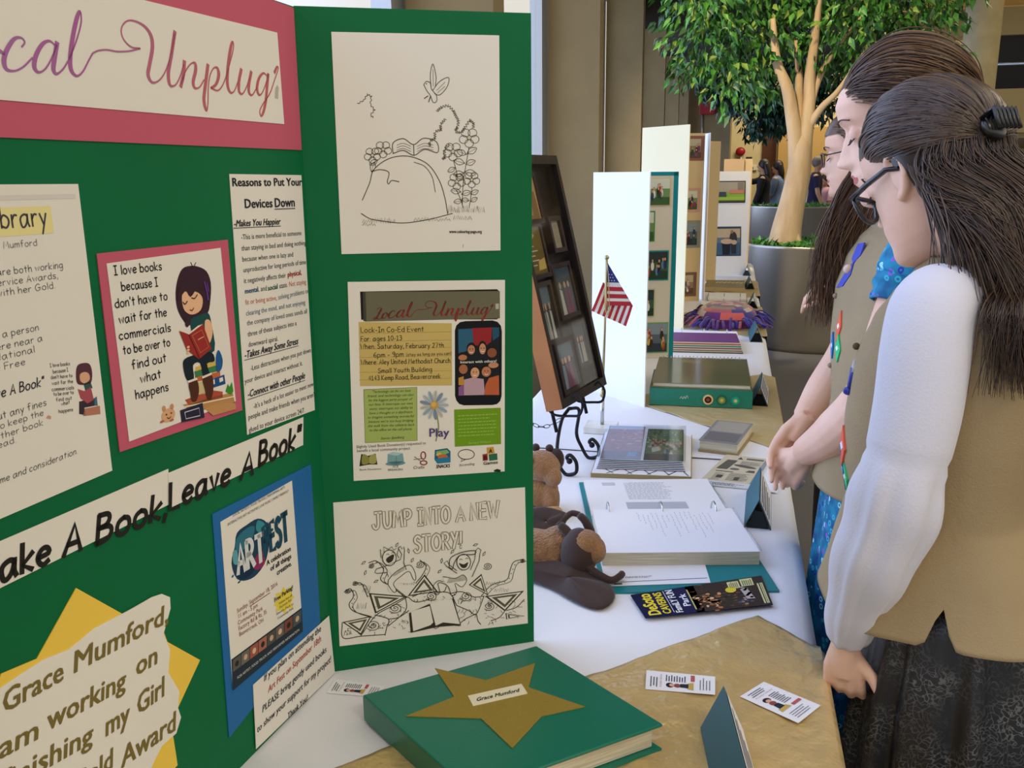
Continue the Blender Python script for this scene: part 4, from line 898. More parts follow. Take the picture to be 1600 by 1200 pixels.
S.text('have a thought or a daydream,',2.31,9.55,0.53,'#33381f',w=6.06,rise=-0.014,shear=.35)
S.text('to imagine something wonderful',2.1,8.95,0.53,'#33381f',w=6.46,rise=-0.017,shear=.35)
S.text("because we're too busy bridging",2.21,8.33,0.54,'#33381f',w=6.27,rise=-0.018,shear=.35)
S.text('the walk from the cafeteria back',2.12,7.72,0.54,'#33381f',w=6.47,rise=-0.020,shear=.35)
S.text('to the office on the cell phone.',2.3,7.1,0.54,'#33381f',w=5.95,rise=-0.018,shear=.35)
S.text('Steven Spielberg',3.81,5.82,0.54,'#33381f',w=3.35,rise=0.007,shear=.35)
S.poly(cr([(13.51,10.37),(13.26,10.17),(12.68,10.12),(12.09,10.23),(11.86,10.44),(12.1,10.64),(12.68,10.7),(13.26,10.59)],3,True),'#b9c0c6',3)
S.line([(12.01,10.44),(13.3,10.38)],0.04,'#5a6a80',4)
S.poly(cr([(13.25,9.37),(12.94,9.32),(12.39,9.55),(11.92,9.93),(11.8,10.23),(12.11,10.28),(12.66,10.05),(13.13,9.67)],3,True),'#9fb0bf',3)
S.line([(11.94,10.15),(13.07,9.48)],0.04,'#5a6a80',4)
S.poly(cr([(12.57,8.63),(12.27,8.73),(11.88,9.19),(11.62,9.75),(11.65,10.06),(11.95,9.96),(12.35,9.5),(12.6,8.95)],3,True),'#c3c2b4',3)
S.line([(11.74,9.93),(12.45,8.81)],0.04,'#5a6a80',4)
S.poly(cr([(11.62,8.3),(11.39,8.54),(11.25,9.13),(11.27,9.73),(11.44,9.99),(11.67,9.76),(11.81,9.17),(11.79,8.57)],3,True),'#8496ad',3)
S.line([(11.46,9.84),(11.6,8.52)],0.04,'#5a6a80',4)
S.poly(cr([(10.62,8.48),(10.52,8.79),(10.66,9.37),(10.95,9.89),(11.22,10.03),(11.32,9.72),(11.19,9.14),(10.89,8.62)],3,True),'#b9c0c6',3)
S.line([(11.17,9.89),(10.7,8.67)],0.04,'#5a6a80',4)
S.poly(cr([(9.8,9.11),(9.86,9.43),(10.24,9.86),(10.73,10.17),(11.04,10.17),(10.99,9.85),(10.61,9.41),(10.11,9.1)],3,True),'#9fb0bf',3)
S.line([(10.93,10.07),(9.96,9.24)],0.04,'#5a6a80',4)
S.poly(cr([(9.35,10.05),(9.54,10.29),(10.08,10.49),(10.67,10.53),(10.94,10.37),(10.76,10.12),(10.21,9.93),(9.63,9.89)],3,True),'#c3c2b4',3)
S.line([(10.79,10.34),(9.55,10.09)],0.04,'#5a6a80',4)
S.poly(cr([(9.37,11.07),(9.65,11.2),(10.23,11.11),(10.77,10.87),(10.95,10.6),(10.67,10.47),(10.08,10.56),(9.55,10.81)],3,True),'#8496ad',3)
S.line([(10.8,10.64),(9.57,11.01)],0.04,'#5a6a80',4)
S.poly(cr([(9.85,11.96),(10.16,11.94),(10.64,11.59),(11.01,11.11),(11.05,10.79),(10.74,10.82),(10.26,11.17),(9.89,11.64)],3,True),'#b9c0c6',3)
S.line([(10.94,10.9),(10,11.82)],0.04,'#5a6a80',4)
S.poly(cr([(10.68,12.51),(10.94,12.34),(11.22,11.8),(11.34,11.21),(11.24,10.91),(10.97,11.08),(10.69,11.62),(10.57,12.21)],3,True),'#9fb0bf',3)
S.line([(11.18,11.06),(10.75,12.31)],0.04,'#5a6a80',4)
S.poly(cr([(11.67,12.59),(11.84,12.31),(11.84,11.71),(11.68,11.14),(11.46,10.93),(11.29,11.21),(11.29,11.81),(11.44,12.38)],3,True),'#c3c2b4',3)
S.line([(11.48,11.09),(11.65,12.38)],0.04,'#5a6a80',4)
S.poly(cr([(12.61,12.18),(12.64,11.87),(12.37,11.34),(11.96,10.92),(11.66,10.84),(11.64,11.16),(11.91,11.69),(12.31,12.11)],3,True),'#8496ad',3)
S.line([(11.75,10.97),(12.49,12.02)],0.04,'#5a6a80',4)
S.poly(cr([(13.27,11.38),(13.15,11.09),(12.67,10.76),(12.11,10.59),(11.8,10.67),(11.93,10.96),(12.41,11.29),(12.97,11.46)],3,True),'#b9c0c6',3)
S.line([(11.94,10.74),(13.09,11.29)],0.04,'#5a6a80',4)
S.ell(11.39,10.47,0.59,0.6,'#c79a4c',5)
S.ell(11.32,10.57,0.36,0.37,'#d8b468',6)
S.curve([(11.64,9.8),(11.88,8.33),(11.97,6.99),(11.58,5.2)],0.16,'#7a8a3a',2)
S.text('Play',10.56,5.9,1.75,'#56497c',w=2.9,rise=-0.036,bold=.02,L=4)
S.poly([(14.23,9.67),(21,9.62),(21.06,4.2),(14.28,4.18)],'#6f9a1e',1)
S.scrib(14.77,5.5,20.73,8.96,7,'#98bd50',0.3)
S.text('Bernard Williams',16.21,4.45,0.48,'#a8c860',w=3.38,rise=0.016,shear=.3)
S.text('Slightly Used Book Donation(s) requested to',0.46,4.77,0.58,'#24221f',w=9.68,rise=0.003)
S.text('benefit a local community project',0.54,4.19,0.58,'#24221f',w=7.36,rise=-0.005)
S.poly([(0.83,2.1),(1.12,3.89),(2.08,3.56),(3.09,3.82),(3.33,2.21),(2.18,2.28)],'#2b2a1e',1)
S.poly(cr([(1.18,2.42),(1.35,3.82),(2.08,3.43),(2.11,2.5)],3,True),'#8f8c4a',2)
S.poly(cr([(2.18,2.49),(2.21,3.42),(3.01,3.72),(3.13,2.49)],3,True),'#a5a058',2)
S.text('Book Donations',0.83,1.46,0.4,'#24221f',w=2.98,rise=-0.011)
S.poly([(4.77,3.67),(5.48,3.94),(6.87,3.67),(7.02,2.46),(5.82,1.94),(4.69,2.47)],'#7aa4aa',1)
S.poly([(4.77,3.67),(5.48,3.94),(6.87,3.67),(5.97,3.33)],'#a9c6c8',2)
S.line([(5.97,3.33),(5.9,1.99)],0.06,'#4a7880',2)
S.ell(5.82,2.21,1.4,0.32,'#6a929a',1)
S.text('ICE',5.43,1.62,0.44,'#24221f',w=0.81,rise=-0.031)
S.text('BREAKERS',4.74,1.18,0.44,'#24221f',w=2.11,rise=-0.026)
S.curve([(10.08,3.13),(9.98,2.76),(9.74,2.61),(9.51,2.79),(9.42,3.17),(9.52,3.55),(9.76,3.69),(9.99,3.52)],0.16,'#8a2f2c',2,True)
S.curve([(10.25,2.04),(10.11,1.84),(9.78,1.77),(9.45,1.88),(9.32,2.1),(9.46,2.3),(9.79,2.37),(10.12,2.26)],0.16,'#8a2f2c',2,True)
S.line([(9.54,2.71),(8.38,2.64)],0.12,'#8a8a84',2)
S.line([(9.4,2.31),(8.52,3.04)],0.12,'#8a8a84',2)
S.text('Crafts',8.23,1.25,0.63,'#24221f',w=1.67,rise=-0.032,shear=.3)
S.poly([(11.41,3.86),(13.18,4.03),(13.65,3.54),(13.63,1.91),(11.73,1.84),(11.34,2.46)],'#1c6288',1)
S.poly([(11.62,3.66),(13.13,3.81),(13.49,3.36),(12.39,2.94),(11.56,2.99)],'#7fae6a',2)
S.ell(12.52,2.8,0.73,0.38,'#c46a3c',3)
S.ell(12,3.18,0.36,0.27,'#d8b45c',3)
S.poly([(11.4,2.59),(13.64,2.73),(13.63,1.91),(11.73,1.84)],'#2a7aa4',4)
S.text('SNACKS',11.54,1.15,0.71,'#24221f',w=2.01,rise=0.004,bold=.03,shear=.15)
S.curve([(17.12,2.87),(16.77,2.37),(15.93,2.21),(15.09,2.47),(14.75,3.01),(15.1,3.51),(15.94,3.68),(16.78,3.41)],0.1,'#24221f',2,True)
S.line([(15.32,2.35),(15.13,1.9),(15.8,2.19)],0.1,'#24221f',2)
S.text('Storytelling',14.86,1.21,0.52,'#24221f',w=2.31,rise=0.032,shear=.2)
S.poly([(18.94,3.78),(19.93,3.86),(20.12,2.89),(18.99,2.82)],'#c79a3c',2)
S.poly([(18.3,2.8),(19.05,2.87),(19.12,1.85),(18.35,1.81)],'#9a3a34',1)
S.poly([(19.21,2.75),(20.47,2.84),(20.55,1.84),(19.31,1.75)],'#2f6a4c',1)
S.text('A',19.26,2.94,0.9,'#24221f',w=0.48,rise=0.054,bold=.02,L=4)
S.text('B',18.46,1.97,0.9,'#2a1414',w=0.48,rise=0.053,bold=.02,L=4)
S.text('Games',18.4,1.2,0.68,'#24221f',w=2.15,rise=0.040,bold=.028)
S.poly([(19.96,0.28),(20.47,0.47),(21.04,0.26),(20.93,-0.01),(20.07,0.05)],'#14301e',2)
S=SH["jump"]
S.hand('JUMP',5.42,17.28,2.32,'#e6e1d8',w=5.36,rise=0.012,pen=.24,out="#8a8068")
S.hand('INTO',11.84,17.3,2.35,'#e6e1d8',w=4.57,rise=-0.001,pen=.24,out="#8a8068")
S.hand('A',17.47,17.3,2.07,'#e6e1d8',w=1.14,rise=0.046,pen=.24,out="#8a8068")
S.hand('NEW',19.63,17.37,2.38,'#e6e1d8',w=4.12,rise=0.025,pen=.24,out="#8a8068")
S.hand('STORY!',11.21,13.23,2.38,'#e6e1d8',w=6.81,rise=0.007,pen=.24,out="#8a8068")
S.line([(13.38,6.14),(13.38,6.11),(13.35,6.09),(13.29,6.09),(13.23,6.11),(13.18,6.16),(13.16,6.23),(13.18,6.3),(13.24,6.36),(13.34,6.4),(13.47,6.39),(13.6,6.33),(13.69,6.22),(13.73,6.09),(13.7,5.96),(13.58,5.85),(13.41,5.8),(13.21,5.81),(13.01,5.9),(12.86,6.05),(12.79,6.24),(12.83,6.44),(12.97,6.6),(13.21,6.69),(13.49,6.68),(13.77,6.58),(13.99,6.39),(14.1,6.14),(14.07,5.88),(13.91,5.66),(13.62,5.52),(13.27,5.5),(12.91,5.61),(12.61,5.83)],0.1,'#3a372c',2)
S.line([(18.58,5.53),(18.57,5.5),(18.54,5.48),(18.48,5.47),(18.42,5.5),(18.36,5.55),(18.33,5.62),(18.35,5.7),(18.42,5.77),(18.54,5.8),(18.68,5.79),(18.81,5.72),(18.91,5.61),(18.95,5.47),(18.92,5.33),(18.8,5.22),(18.61,5.16),(18.39,5.18),(18.18,5.27),(18.01,5.43),(17.94,5.64),(17.98,5.84),(18.13,6.01),(18.38,6.11),(18.69,6.11),(18.99,6),(19.23,5.79),(19.35,5.52),(19.32,5.24),(19.15,5.01),(18.84,4.86),(18.46,4.84),(18.07,4.96),(17.75,5.2)],0.1,'#3a372c',2)
S.line([(8.12,4.9),(8.11,4.87),(8.08,4.85),(8.02,4.84),(7.95,4.87),(7.9,4.92),(7.87,4.99),(7.89,5.08),(7.96,5.14),(8.08,5.18),(8.22,5.17),(8.35,5.1),(8.46,4.98),(8.5,4.84),(8.46,4.7),(8.34,4.58),(8.15,4.52),(7.92,4.53),(7.71,4.63),(7.54,4.8),(7.47,5.01),(7.51,5.23),(7.67,5.4),(7.93,5.5),(8.23,5.5),(8.54,5.38),(8.77,5.17),(8.9,4.89),(8.87,4.61),(8.69,4.36),(8.38,4.21),(7.99,4.19),(7.6,4.31),(7.27,4.56)],0.1,'#3a372c',2)
S.line([(22.02,3.5),(22.01,3.48),(21.98,3.46),(21.93,3.45),(21.87,3.48),(21.82,3.52),(21.8,3.59),(21.81,3.66),(21.88,3.72),(21.98,3.75),(22.11,3.74),(22.23,3.68),(22.32,3.58),(22.36,3.45),(22.33,3.33),(22.22,3.22),(22.05,3.17),(21.85,3.19),(21.65,3.27),(21.5,3.42),(21.44,3.61),(21.47,3.79),(21.61,3.95),(21.84,4.04),(22.12,4.03),(22.39,3.93),(22.61,3.74),(22.72,3.5),(22.7,3.25),(22.54,3.03),(22.26,2.9),(21.91,2.88),(21.56,2.99),(21.26,3.21)],0.1,'#3a372c',2)
S.line([(4.85,2.64),(4.85,2.61),(4.81,2.58),(4.75,2.58),(4.68,2.6),(4.62,2.66),(4.6,2.74),(4.62,2.83),(4.69,2.9),(4.81,2.93),(4.96,2.92),(5.1,2.85),(5.21,2.73),(5.25,2.58),(5.2,2.42),(5.08,2.3),(4.88,2.24),(4.65,2.26),(4.43,2.36),(4.26,2.54),(4.18,2.76),(4.23,2.98),(4.39,3.17),(4.66,3.27),(4.97,3.27),(5.29,3.14),(5.54,2.92),(5.66,2.63),(5.63,2.32),(5.44,2.07),(5.12,1.91),(4.72,1.89),(4.31,2.02),(3.98,2.29)],0.1,'#3a372c',2)
S.line([(11.91,11.25),(11.91,11.23),(11.88,11.21),(11.84,11.21),(11.79,11.23),(11.76,11.26),(11.74,11.31),(11.75,11.37),(11.8,11.42),(11.88,11.44),(11.98,11.44),(12.08,11.39),(12.15,11.31),(12.18,11.21),(12.15,11.11),(12.07,11.03),(11.93,10.99),(11.77,11),(11.62,11.06),(11.51,11.18),(11.46,11.32),(11.48,11.47),(11.6,11.59),(11.77,11.66),(11.99,11.66),(12.21,11.58),(12.37,11.44),(12.46,11.25),(12.44,11.06),(12.32,10.88),(12.1,10.78),(11.82,10.76),(11.55,10.84),(11.32,11.01)],0.1,'#3a372c',2)
S.line([(21.91,9.92),(21.91,9.9),(21.88,9.88),(21.84,9.88),(21.79,9.9),(21.75,9.93),(21.73,9.99),(21.74,10.04),(21.79,10.09),(21.88,10.12),(21.98,10.11),(22.08,10.06),(22.16,9.98),(22.19,9.88),(22.16,9.78),(22.07,9.7),(21.94,9.65),(21.77,9.66),(21.61,9.73),(21.49,9.85),(21.43,10),(21.46,10.15),(21.58,10.27),(21.76,10.34),(21.99,10.34),(22.22,10.26),(22.39,10.11),(22.49,9.92),(22.47,9.72),(22.34,9.54),(22.11,9.43),(21.82,9.42),(21.53,9.5),(21.29,9.67)],0.1,'#3a372c',2)
S.line([(4.93,11.79),(4.93,11.78),(4.91,11.77),(4.89,11.77),(4.86,11.77),(4.84,11.8),(4.82,11.83),(4.83,11.87),(4.86,11.9),(4.92,11.91),(4.98,11.91),(5.04,11.88),(5.08,11.83),(5.1,11.77),(5.08,11.7),(5.03,11.65),(4.95,11.63),(4.85,11.63),(4.75,11.67),(4.68,11.74),(4.65,11.84),(4.67,11.93),(4.74,12.01),(4.85,12.05),(4.98,12.05),(5.12,12),(5.22,11.91),(5.28,11.79),(5.26,11.67),(5.18,11.56),(5.05,11.49),(4.87,11.48),(4.7,11.53),(4.56,11.64)],0.1,'#3a372c',2)
S.line([(1.44,8.34),(1.43,8.33),(1.42,8.32),(1.39,8.32),(1.36,8.33),(1.34,8.35),(1.33,8.38),(1.34,8.42),(1.37,8.45),(1.42,8.47),(1.48,8.46),(1.54,8.43),(1.58,8.38),(1.6,8.32),(1.58,8.25),(1.53,8.2),(1.45,8.18),(1.35,8.18),(1.25,8.22),(1.18,8.3),(1.15,8.39),(1.17,8.48),(1.24,8.56),(1.35,8.61),(1.48,8.6),(1.62,8.55),(1.72,8.46),(1.77,8.34),(1.76,8.22),(1.68,8.11),(1.55,8.04),(1.38,8.03),(1.21,8.08),(1.06,8.19)],0.1,'#3a372c',2)
S.line([(2.56,9.41),(2.55,9.4),(2.54,9.38),(2.51,9.38),(2.48,9.39),(2.46,9.42),(2.45,9.45),(2.46,9.49),(2.49,9.51),(2.54,9.53),(2.6,9.53),(2.66,9.5),(2.7,9.45),(2.72,9.38),(2.7,9.32),(2.65,9.27),(2.57,9.24),(2.47,9.25),(2.37,9.29),(2.3,9.36),(2.27,9.46),(2.29,9.55),(2.36,9.63),(2.47,9.67),(2.6,9.67),(2.74,9.62),(2.84,9.53),(2.89,9.41),(2.88,9.28),(2.8,9.17),(2.67,9.11),(2.5,9.1),(2.32,9.15),(2.18,9.26)],0.1,'#3a372c',2)
S.line([(27.28,10.22),(27.28,10.21),(27.26,10.2),(27.24,10.2),(27.21,10.21),(27.19,10.23),(27.17,10.26),(27.18,10.29),(27.21,10.32),(27.26,10.34),(27.32,10.33),(27.38,10.31),(27.43,10.26),(27.44,10.2),(27.43,10.14),(27.38,10.09),(27.3,10.07),(27.2,10.07),(27.11,10.11),(27.04,10.18),(27,10.27),(27.02,10.35),(27.09,10.43),(27.19,10.47),(27.33,10.47),(27.46,10.42),(27.56,10.34),(27.62,10.22),(27.61,10.11),(27.53,10.01),(27.4,9.94),(27.23,9.93),(27.06,9.98),(26.92,10.08)],0.1,'#3a372c',2)
S.line([(12.39,7.11),(12.39,7.1),(12.38,7.09),(12.36,7.09),(12.35,7.1),(12.33,7.11),(12.32,7.13),(12.33,7.15),(12.35,7.17),(12.38,7.18),(12.41,7.17),(12.45,7.16),(12.47,7.13),(12.48,7.09),(12.47,7.06),(12.44,7.03),(12.4,7.01),(12.34,7.02),(12.28,7.04),(12.24,7.08),(12.22,7.14),(12.23,7.19),(12.27,7.23),(12.34,7.26),(12.42,7.26),(12.49,7.23),(12.55,7.17),(12.58,7.11),(12.58,7.03),(12.53,6.97),(12.45,6.94),(12.36,6.93),(12.26,6.96),(12.17,7.02)],0.1,'#3a372c',2)
S.curve([(0.99,8.3),(1.86,8.67),(2.25,7.5),(1.58,6.28),(2.25,5.14),(4.63,4.05)],0.12,'#3a372c',2)
S.curve([(1.5,7.98),(2.38,8.35),(2.76,7.18),(2.09,5.95),(2.77,4.82),(5.15,3.72)],0.08399999999999999,'#3a372c',2)
S.ell(1.46,8.23,0.07,0.08,'#3a372c',2)
S.ell(1.9,8.42,0.07,0.08,'#3a372c',2)
S.ell(2.22,8.22,0.07,0.08,'#3a372c',2)
S.ell(2.41,7.64,0.07,0.08,'#3a372c',2)
S.ell(2.34,7.04,0.07,0.08,'#3a372c',2)
S.ell(2,6.42,0.07,0.08,'#3a372c',2)
S.ell(2,5.83,0.07,0.08,'#3a372c',2)
S.ell(2.34,5.26,0.07,0.08,'#3a372c',2)
S.ell(3.1,4.71,0.07,0.08,'#3a372c',2)
S.ell(4.29,4.16,0.07,0.08,'#3a372c',2)
S.curve([(27.4,10.44),(25.94,10.19),(25.31,8.9),(24.75,7.46),(22.46,6.9),(20.86,5.39)],0.12,'#3a372c',2)
S.curve([(27.98,10.11),(26.52,9.85),(25.88,8.56),(25.32,7.12),(23.03,6.56),(21.43,5.06)],0.08399999999999999,'#3a372c',2)
S.ell(27.33,10.21,0.08,0.08,'#3a372c',2)
S.ell(26.6,10.08,0.08,0.08,'#3a372c',2)
S.ell(26.07,9.7,0.08,0.08,'#3a372c',2)
S.ell(25.76,9.05,0.08,0.08,'#3a372c',2)
S.ell(25.46,8.37,0.08,0.08,'#3a372c',2)
S.ell(25.18,7.65,0.08,0.08,'#3a372c',2)
S.ell(24.46,7.15,0.08,0.08,'#3a372c',2)
S.ell(23.32,6.87,0.08,0.08,'#3a372c',2)
S.ell(22.34,6.35,0.08,0.08,'#3a372c',2)
S.ell(21.54,5.6,0.08,0.08,'#3a372c',2)
S.curve([(4.58,12.3),(5.67,12.45),(6.64,11.05),(6.17,9.54),(7.71,8.31),(9.38,6.67)],0.12,'#3a372c',2)
S.curve([(5.09,11.99),(6.19,12.13),(7.16,10.73),(6.69,9.22),(8.24,7.99),(9.91,6.34)],0.08399999999999999,'#3a372c',2)
S.ell(5.11,12.18,0.07,0.08,'#3a372c',2)
S.ell(5.66,12.26,0.07,0.08,'#3a372c',2)
S.ell(6.17,11.94,0.07,0.08,'#3a372c',2)
S.ell(6.66,11.24,0.07,0.08,'#3a372c',2)
S.ell(6.78,10.51,0.07,0.08,'#3a372c',2)
S.ell(6.55,9.76,0.07,0.08,'#3a372c',2)
S.ell(6.82,9.07,0.07,0.08,'#3a372c',2)
S.ell(7.59,8.46,0.07,0.08,'#3a372c',2)
S.ell(8.39,7.74,0.07,0.08,'#3a372c',2)
S.ell(9.23,6.92,0.07,0.08,'#3a372c',2)
S.curve([(2.54,9.42),(3.38,9.33),(3.86,8.23),(4.21,7.14)],0.12,'#3a372c',2)
S.curve([(3.05,9.1),(3.89,9.01),(4.38,7.91),(4.73,6.82)],0.08399999999999999,'#3a372c',2)
S.ell(3.01,9.24,0.07,0.08,'#3a372c',2)
S.ell(3.43,9.19,0.07,0.08,'#3a372c',2)
S.ell(3.76,8.9,0.07,0.08,'#3a372c',2)
S.ell(4,8.35,0.07,0.08,'#3a372c',2)
S.ell(4.21,7.8,0.07,0.08,'#3a372c',2)
S.ell(4.38,7.25,0.07,0.08,'#3a372c',2)
S.curve([(11.91,11.93),(12.75,10.92),(12.21,9.66),(11.17,8.45)],0.12,'#3a372c',2)
S.curve([(12.45,11.61),(13.29,10.6),(12.75,9.33),(11.71,8.12)],0.08399999999999999,'#3a372c',2)
S.ell(12.39,11.51,0.07,0.08,'#3a372c',2)
S.ell(12.81,11.01,0.07,0.08,'#3a372c',2)
S.ell(12.88,10.44,0.07,0.08,'#3a372c',2)
S.ell(12.61,9.81,0.07,0.08,'#3a372c',2)
S.ell(12.22,9.19,0.07,0.08,'#3a372c',2)
S.ell(11.7,8.59,0.07,0.08,'#3a372c',2)
S.poly([(4.4,7.7),(9.92,6.58),(5.18,4.44)],'#3a372c',1)
S.poly([(4.73,7.46),(9.37,6.52),(5.39,4.72)],'#e6e1d8',2)
S.poly([(5.11,7.21),(8.75,6.46),(5.62,5.05)],'#5a5646',3)
S.poly([(5.65,6.83),(7.85,6.37),(5.96,5.52)],'#e6e1d8',4)
S.poly([(9.92,6.58),(12.51,9.68),(14.38,6.75)],'#3a372c',1)
S.poly([(10.29,6.75),(12.47,9.36),(14.04,6.9)],'#e6e1d8',2)
S.poly([(10.71,6.95),(12.43,8.99),(13.66,7.06)],'#5a5646',3)
S.poly([(11.32,7.23),(12.36,8.47),(13.11,7.3)],'#e6e1d8',4)
S.poly([(18.98,7.3),(20.95,8.83),(21.9,5.27)],'#3a372c',1)
S.poly([(19.24,7.27),(20.9,8.56),(21.69,5.57)],'#e6e1d8',2)
S.poly([(19.53,7.24),(20.83,8.26),(21.46,5.91)],'#5a5646',3)
S.poly([(19.95,7.2),(20.74,7.82),(21.12,6.39)],'#e6e1d8',4)
S.poly([(21.38,5.22),(27.43,5.4),(24.38,2.41)],'#3a372c',1)
S.poly([(21.86,5.09),(26.94,5.23),(24.38,2.72)],'#e6e1d8',2)
S.poly([(22.4,4.93),(26.39,5.04),(24.38,3.07)],'#5a5646',3)
S.poly([(23.18,4.7),(25.6,4.76),(24.38,3.57)],'#e6e1d8',4)
S.poly([(0.51,3.7),(4.68,4.13),(3.07,1.4)],'#3a372c',1)
S.poly([(0.87,3.6),(4.37,3.96),(3.02,1.67)],'#e6e1d8',2)
S.poly([(1.27,3.49),(4.02,3.77),(2.96,1.97)],'#5a5646',3)
S.poly([(1.85,3.33),(3.52,3.5),(2.88,2.41)],'#e6e1d8',4)
S.poly([(24.45,2.12),(27.48,1.27),(24.56,1.08)],'#3a372c',1)
S.poly([(24.62,2.02),(27.16,1.3),(24.71,1.14)],'#e6e1d8',2)
S.poly([(24.8,1.91),(26.81,1.35),(24.88,1.22)],'#5a5646',3)
S.poly([(25.07,1.74),(26.29,1.4),(25.12,1.33)],'#e6e1d8',4)
S.curve([(9.87,6.48),(7.85,5.39),(5.24,4.11),(3.07,1.32)],0.12,'#3a372c',2)
S.curve([(5.12,4.26),(7.05,3.35),(6.75,2.05),(6.47,0.87)],0.12,'#3a372c',2)
S.curve([(9.99,6.46),(11.08,5.53),(13.09,5.69)],0.12,'#3a372c',2)
S.curve([(14.38,6.75),(16.14,6.28),(17.1,4.26)],0.12,'#3a372c',2)
S.curve([(17.1,4.26),(18.87,3.23),(20.01,2.54),(21.25,5.27)],0.12,'#3a372c',2)
S.curve([(20.01,2.54),(20.24,1.4),(20.62,0.8)],0.12,'#3a372c',2)
S.curve([(24.32,2.42),(23.51,1.55),(22.19,1.16)],0.12,'#3a372c',2)
S.curve([(9.62,6.5),(9.55,4.38),(7.01,2.28)],0.12,'#3a372c',2)
S.curve([(16.14,6.28),(17.93,6.34),(19.7,5.31),(21.25,5.27)],0.12,'#3a372c',2)
S.curve([(10.04,4.32),(8.53,3.43),(7.05,3.35)],0.12,'#3a372c',2)
S.curve([(19.89,2.55),(18.32,1.93),(17.53,1.34)],0.12,'#3a372c',2)
S.curve([(13.12,6.89),(15.13,6.66),(15.66,7.41)],0.12,'#3a372c',2)
S.curve([(24.59,2.52),(26.19,2.88),(27.41,3.99)],0.12,'#3a372c',2)
S.curve([(13.16,7.96),(12.13,7.01),(10.61,6.39)],0.12,'#3a372c',2)
S.curve([(0.51,3.65),(0.54,1.26),(3.06,1.19),(6.47,1.01)],0.12,'#3a372c',2)
S.curve([(7.96,4.25),(7.78,4.21),(7.41,4.19)],0.06,'#3a372c',2)
S.curve([(8.44,3.86),(8.55,3.7),(8.46,3.58)],0.06,'#3a372c',2)
S.curve([(9.31,4.26),(9.68,4.1),(9.87,3.97)],0.06,'#3a372c',2)
S.curve([(7.35,5.25),(7.39,5.01),(7.24,4.78)],0.06,'#3a372c',2)
S.curve([(5.47,5.54),(5.39,5.49),(5.13,5.46)],0.06,'#3a372c',2)
S.curve([(8.59,5.26),(8.94,5.1),(9.1,4.95)],0.06,'#3a372c',2)
S.curve([(7.98,5.4),(7.96,5.35),(7.75,5.32)],0.06,'#3a372c',2)
S.curve([(6.28,5.44),(6.09,5.32),(5.7,5.22)],0.06,'#3a372c',2)
S.curve([(6.56,4.02),(6.53,3.81),(6.31,3.62)],0.06,'#3a372c',2)
S.curve([(6.21,4.1),(6.05,4.08),(5.7,4.08)],0.06,'#3a372c',2)
S.curve([(9.12,4.94),(9.38,4.8),(9.45,4.69)],0.06,'#3a372c',2)
S.curve([(6.02,5.75),(6.06,5.56),(5.9,5.39)],0.06,'#3a372c',2)
S.curve([(5.39,4.69),(5.59,4.5),(5.6,4.33)],0.06,'#3a372c',2)
S.curve([(8.79,4.64),(8.9,4.43),(8.81,4.24)],0.06,'#3a372c',2)
S.curve([(8.35,5.49),(8.76,5.41),(8.97,5.36)],0.06,'#3a372c',2)
S.curve([(8.48,4),(8.48,3.91),(8.28,3.84)],0.06,'#3a372c',2)
S.curve([(12.25,6.22),(12.47,6.18),(12.5,6.15)],0.06,'#3a372c',2)
S.curve([(11.4,5.82),(11.38,5.7),(11.17,5.6)],0.06,'#3a372c',2)
S.curve([(14.78,5.44),(14.96,5.23),(14.94,5.04)],0.06,'#3a372c',2)
S.curve([(12.95,5.88),(12.95,5.76),(12.75,5.67)],0.06,'#3a372c',2)
S.curve([(14.18,5.62),(14.15,5.59),(13.92,5.59)],0.06,'#3a372c',2)
S.curve([(11.03,6.68),(10.89,6.62),(10.55,6.59)],0.06,'#3a372c',2)
S.curve([(12.12,5.78),(12.34,5.54),(12.37,5.33)],0.06,'#3a372c',2)
S.curve([(12.04,6.78),(12.27,6.69),(12.29,6.62)],0.06,'#3a372c',2)
S.curve([(13.69,5.49),(13.94,5.44),(14,5.4)],0.06,'#3a372c',2)
S.curve([(15.05,5.95),(15.3,5.77),(15.35,5.62)],0.06,'#3a372c',2)
S.curve([(13.26,5.77),(13.41,5.53),(13.36,5.31)],0.06,'#3a372c',2)
S.curve([(10.84,5.94),(10.94,5.79),(10.85,5.66)],0.06,'#3a372c',2)
S.curve([(14.4,6.57),(14.23,6.53),(13.86,6.52)],0.06,'#3a372c',2)
S.curve([(13.43,5.8),(13.56,5.63),(13.49,5.49)],0.06,'#3a372c',2)
S.curve([(11.26,5.98),(11.39,5.77),(11.31,5.59)],0.06,'#3a372c',2)
S.curve([(15.1,5.52),(15.24,5.16),(15.18,4.82)],0.06,'#3a372c',2)
S.curve([(12.79,5.96),(13.02,5.74),(13.05,5.55)],0.06,'#3a372c',2)
S.curve([(12.44,6.78),(12.34,6.78),(12.04,6.79)],0.06,'#3a372c',2)
S.curve([(20.56,5.09),(20.78,4.85),(20.78,4.64)],0.06,'#3a372c',2)
S.curve([(17,6.04),(16.84,5.93),(16.48,5.84)],0.06,'#3a372c',2)
S.curve([(18.09,5.14),(18.03,4.9),(17.76,4.68)],0.06,'#3a372c',2)
S.curve([(19.34,5.04),(19.32,4.86),(19.09,4.71)],0.06,'#3a372c',2)
S.curve([(17.78,5.63),(17.72,5.38),(17.46,5.16)],0.06,'#3a372c',2)
S.curve([(17.81,4.94),(17.85,4.67),(17.68,4.41)],0.06,'#3a372c',2)
S.curve([(16.68,5.67),(16.69,5.5),(16.49,5.36)],0.06,'#3a372c',2)
S.curve([(18.51,5.05),(18.4,4.89),(18.09,4.76)],0.06,'#3a372c',2)
S.curve([(18.04,5.36),(17.91,5.22),(17.57,5.1)],0.06,'#3a372c',2)
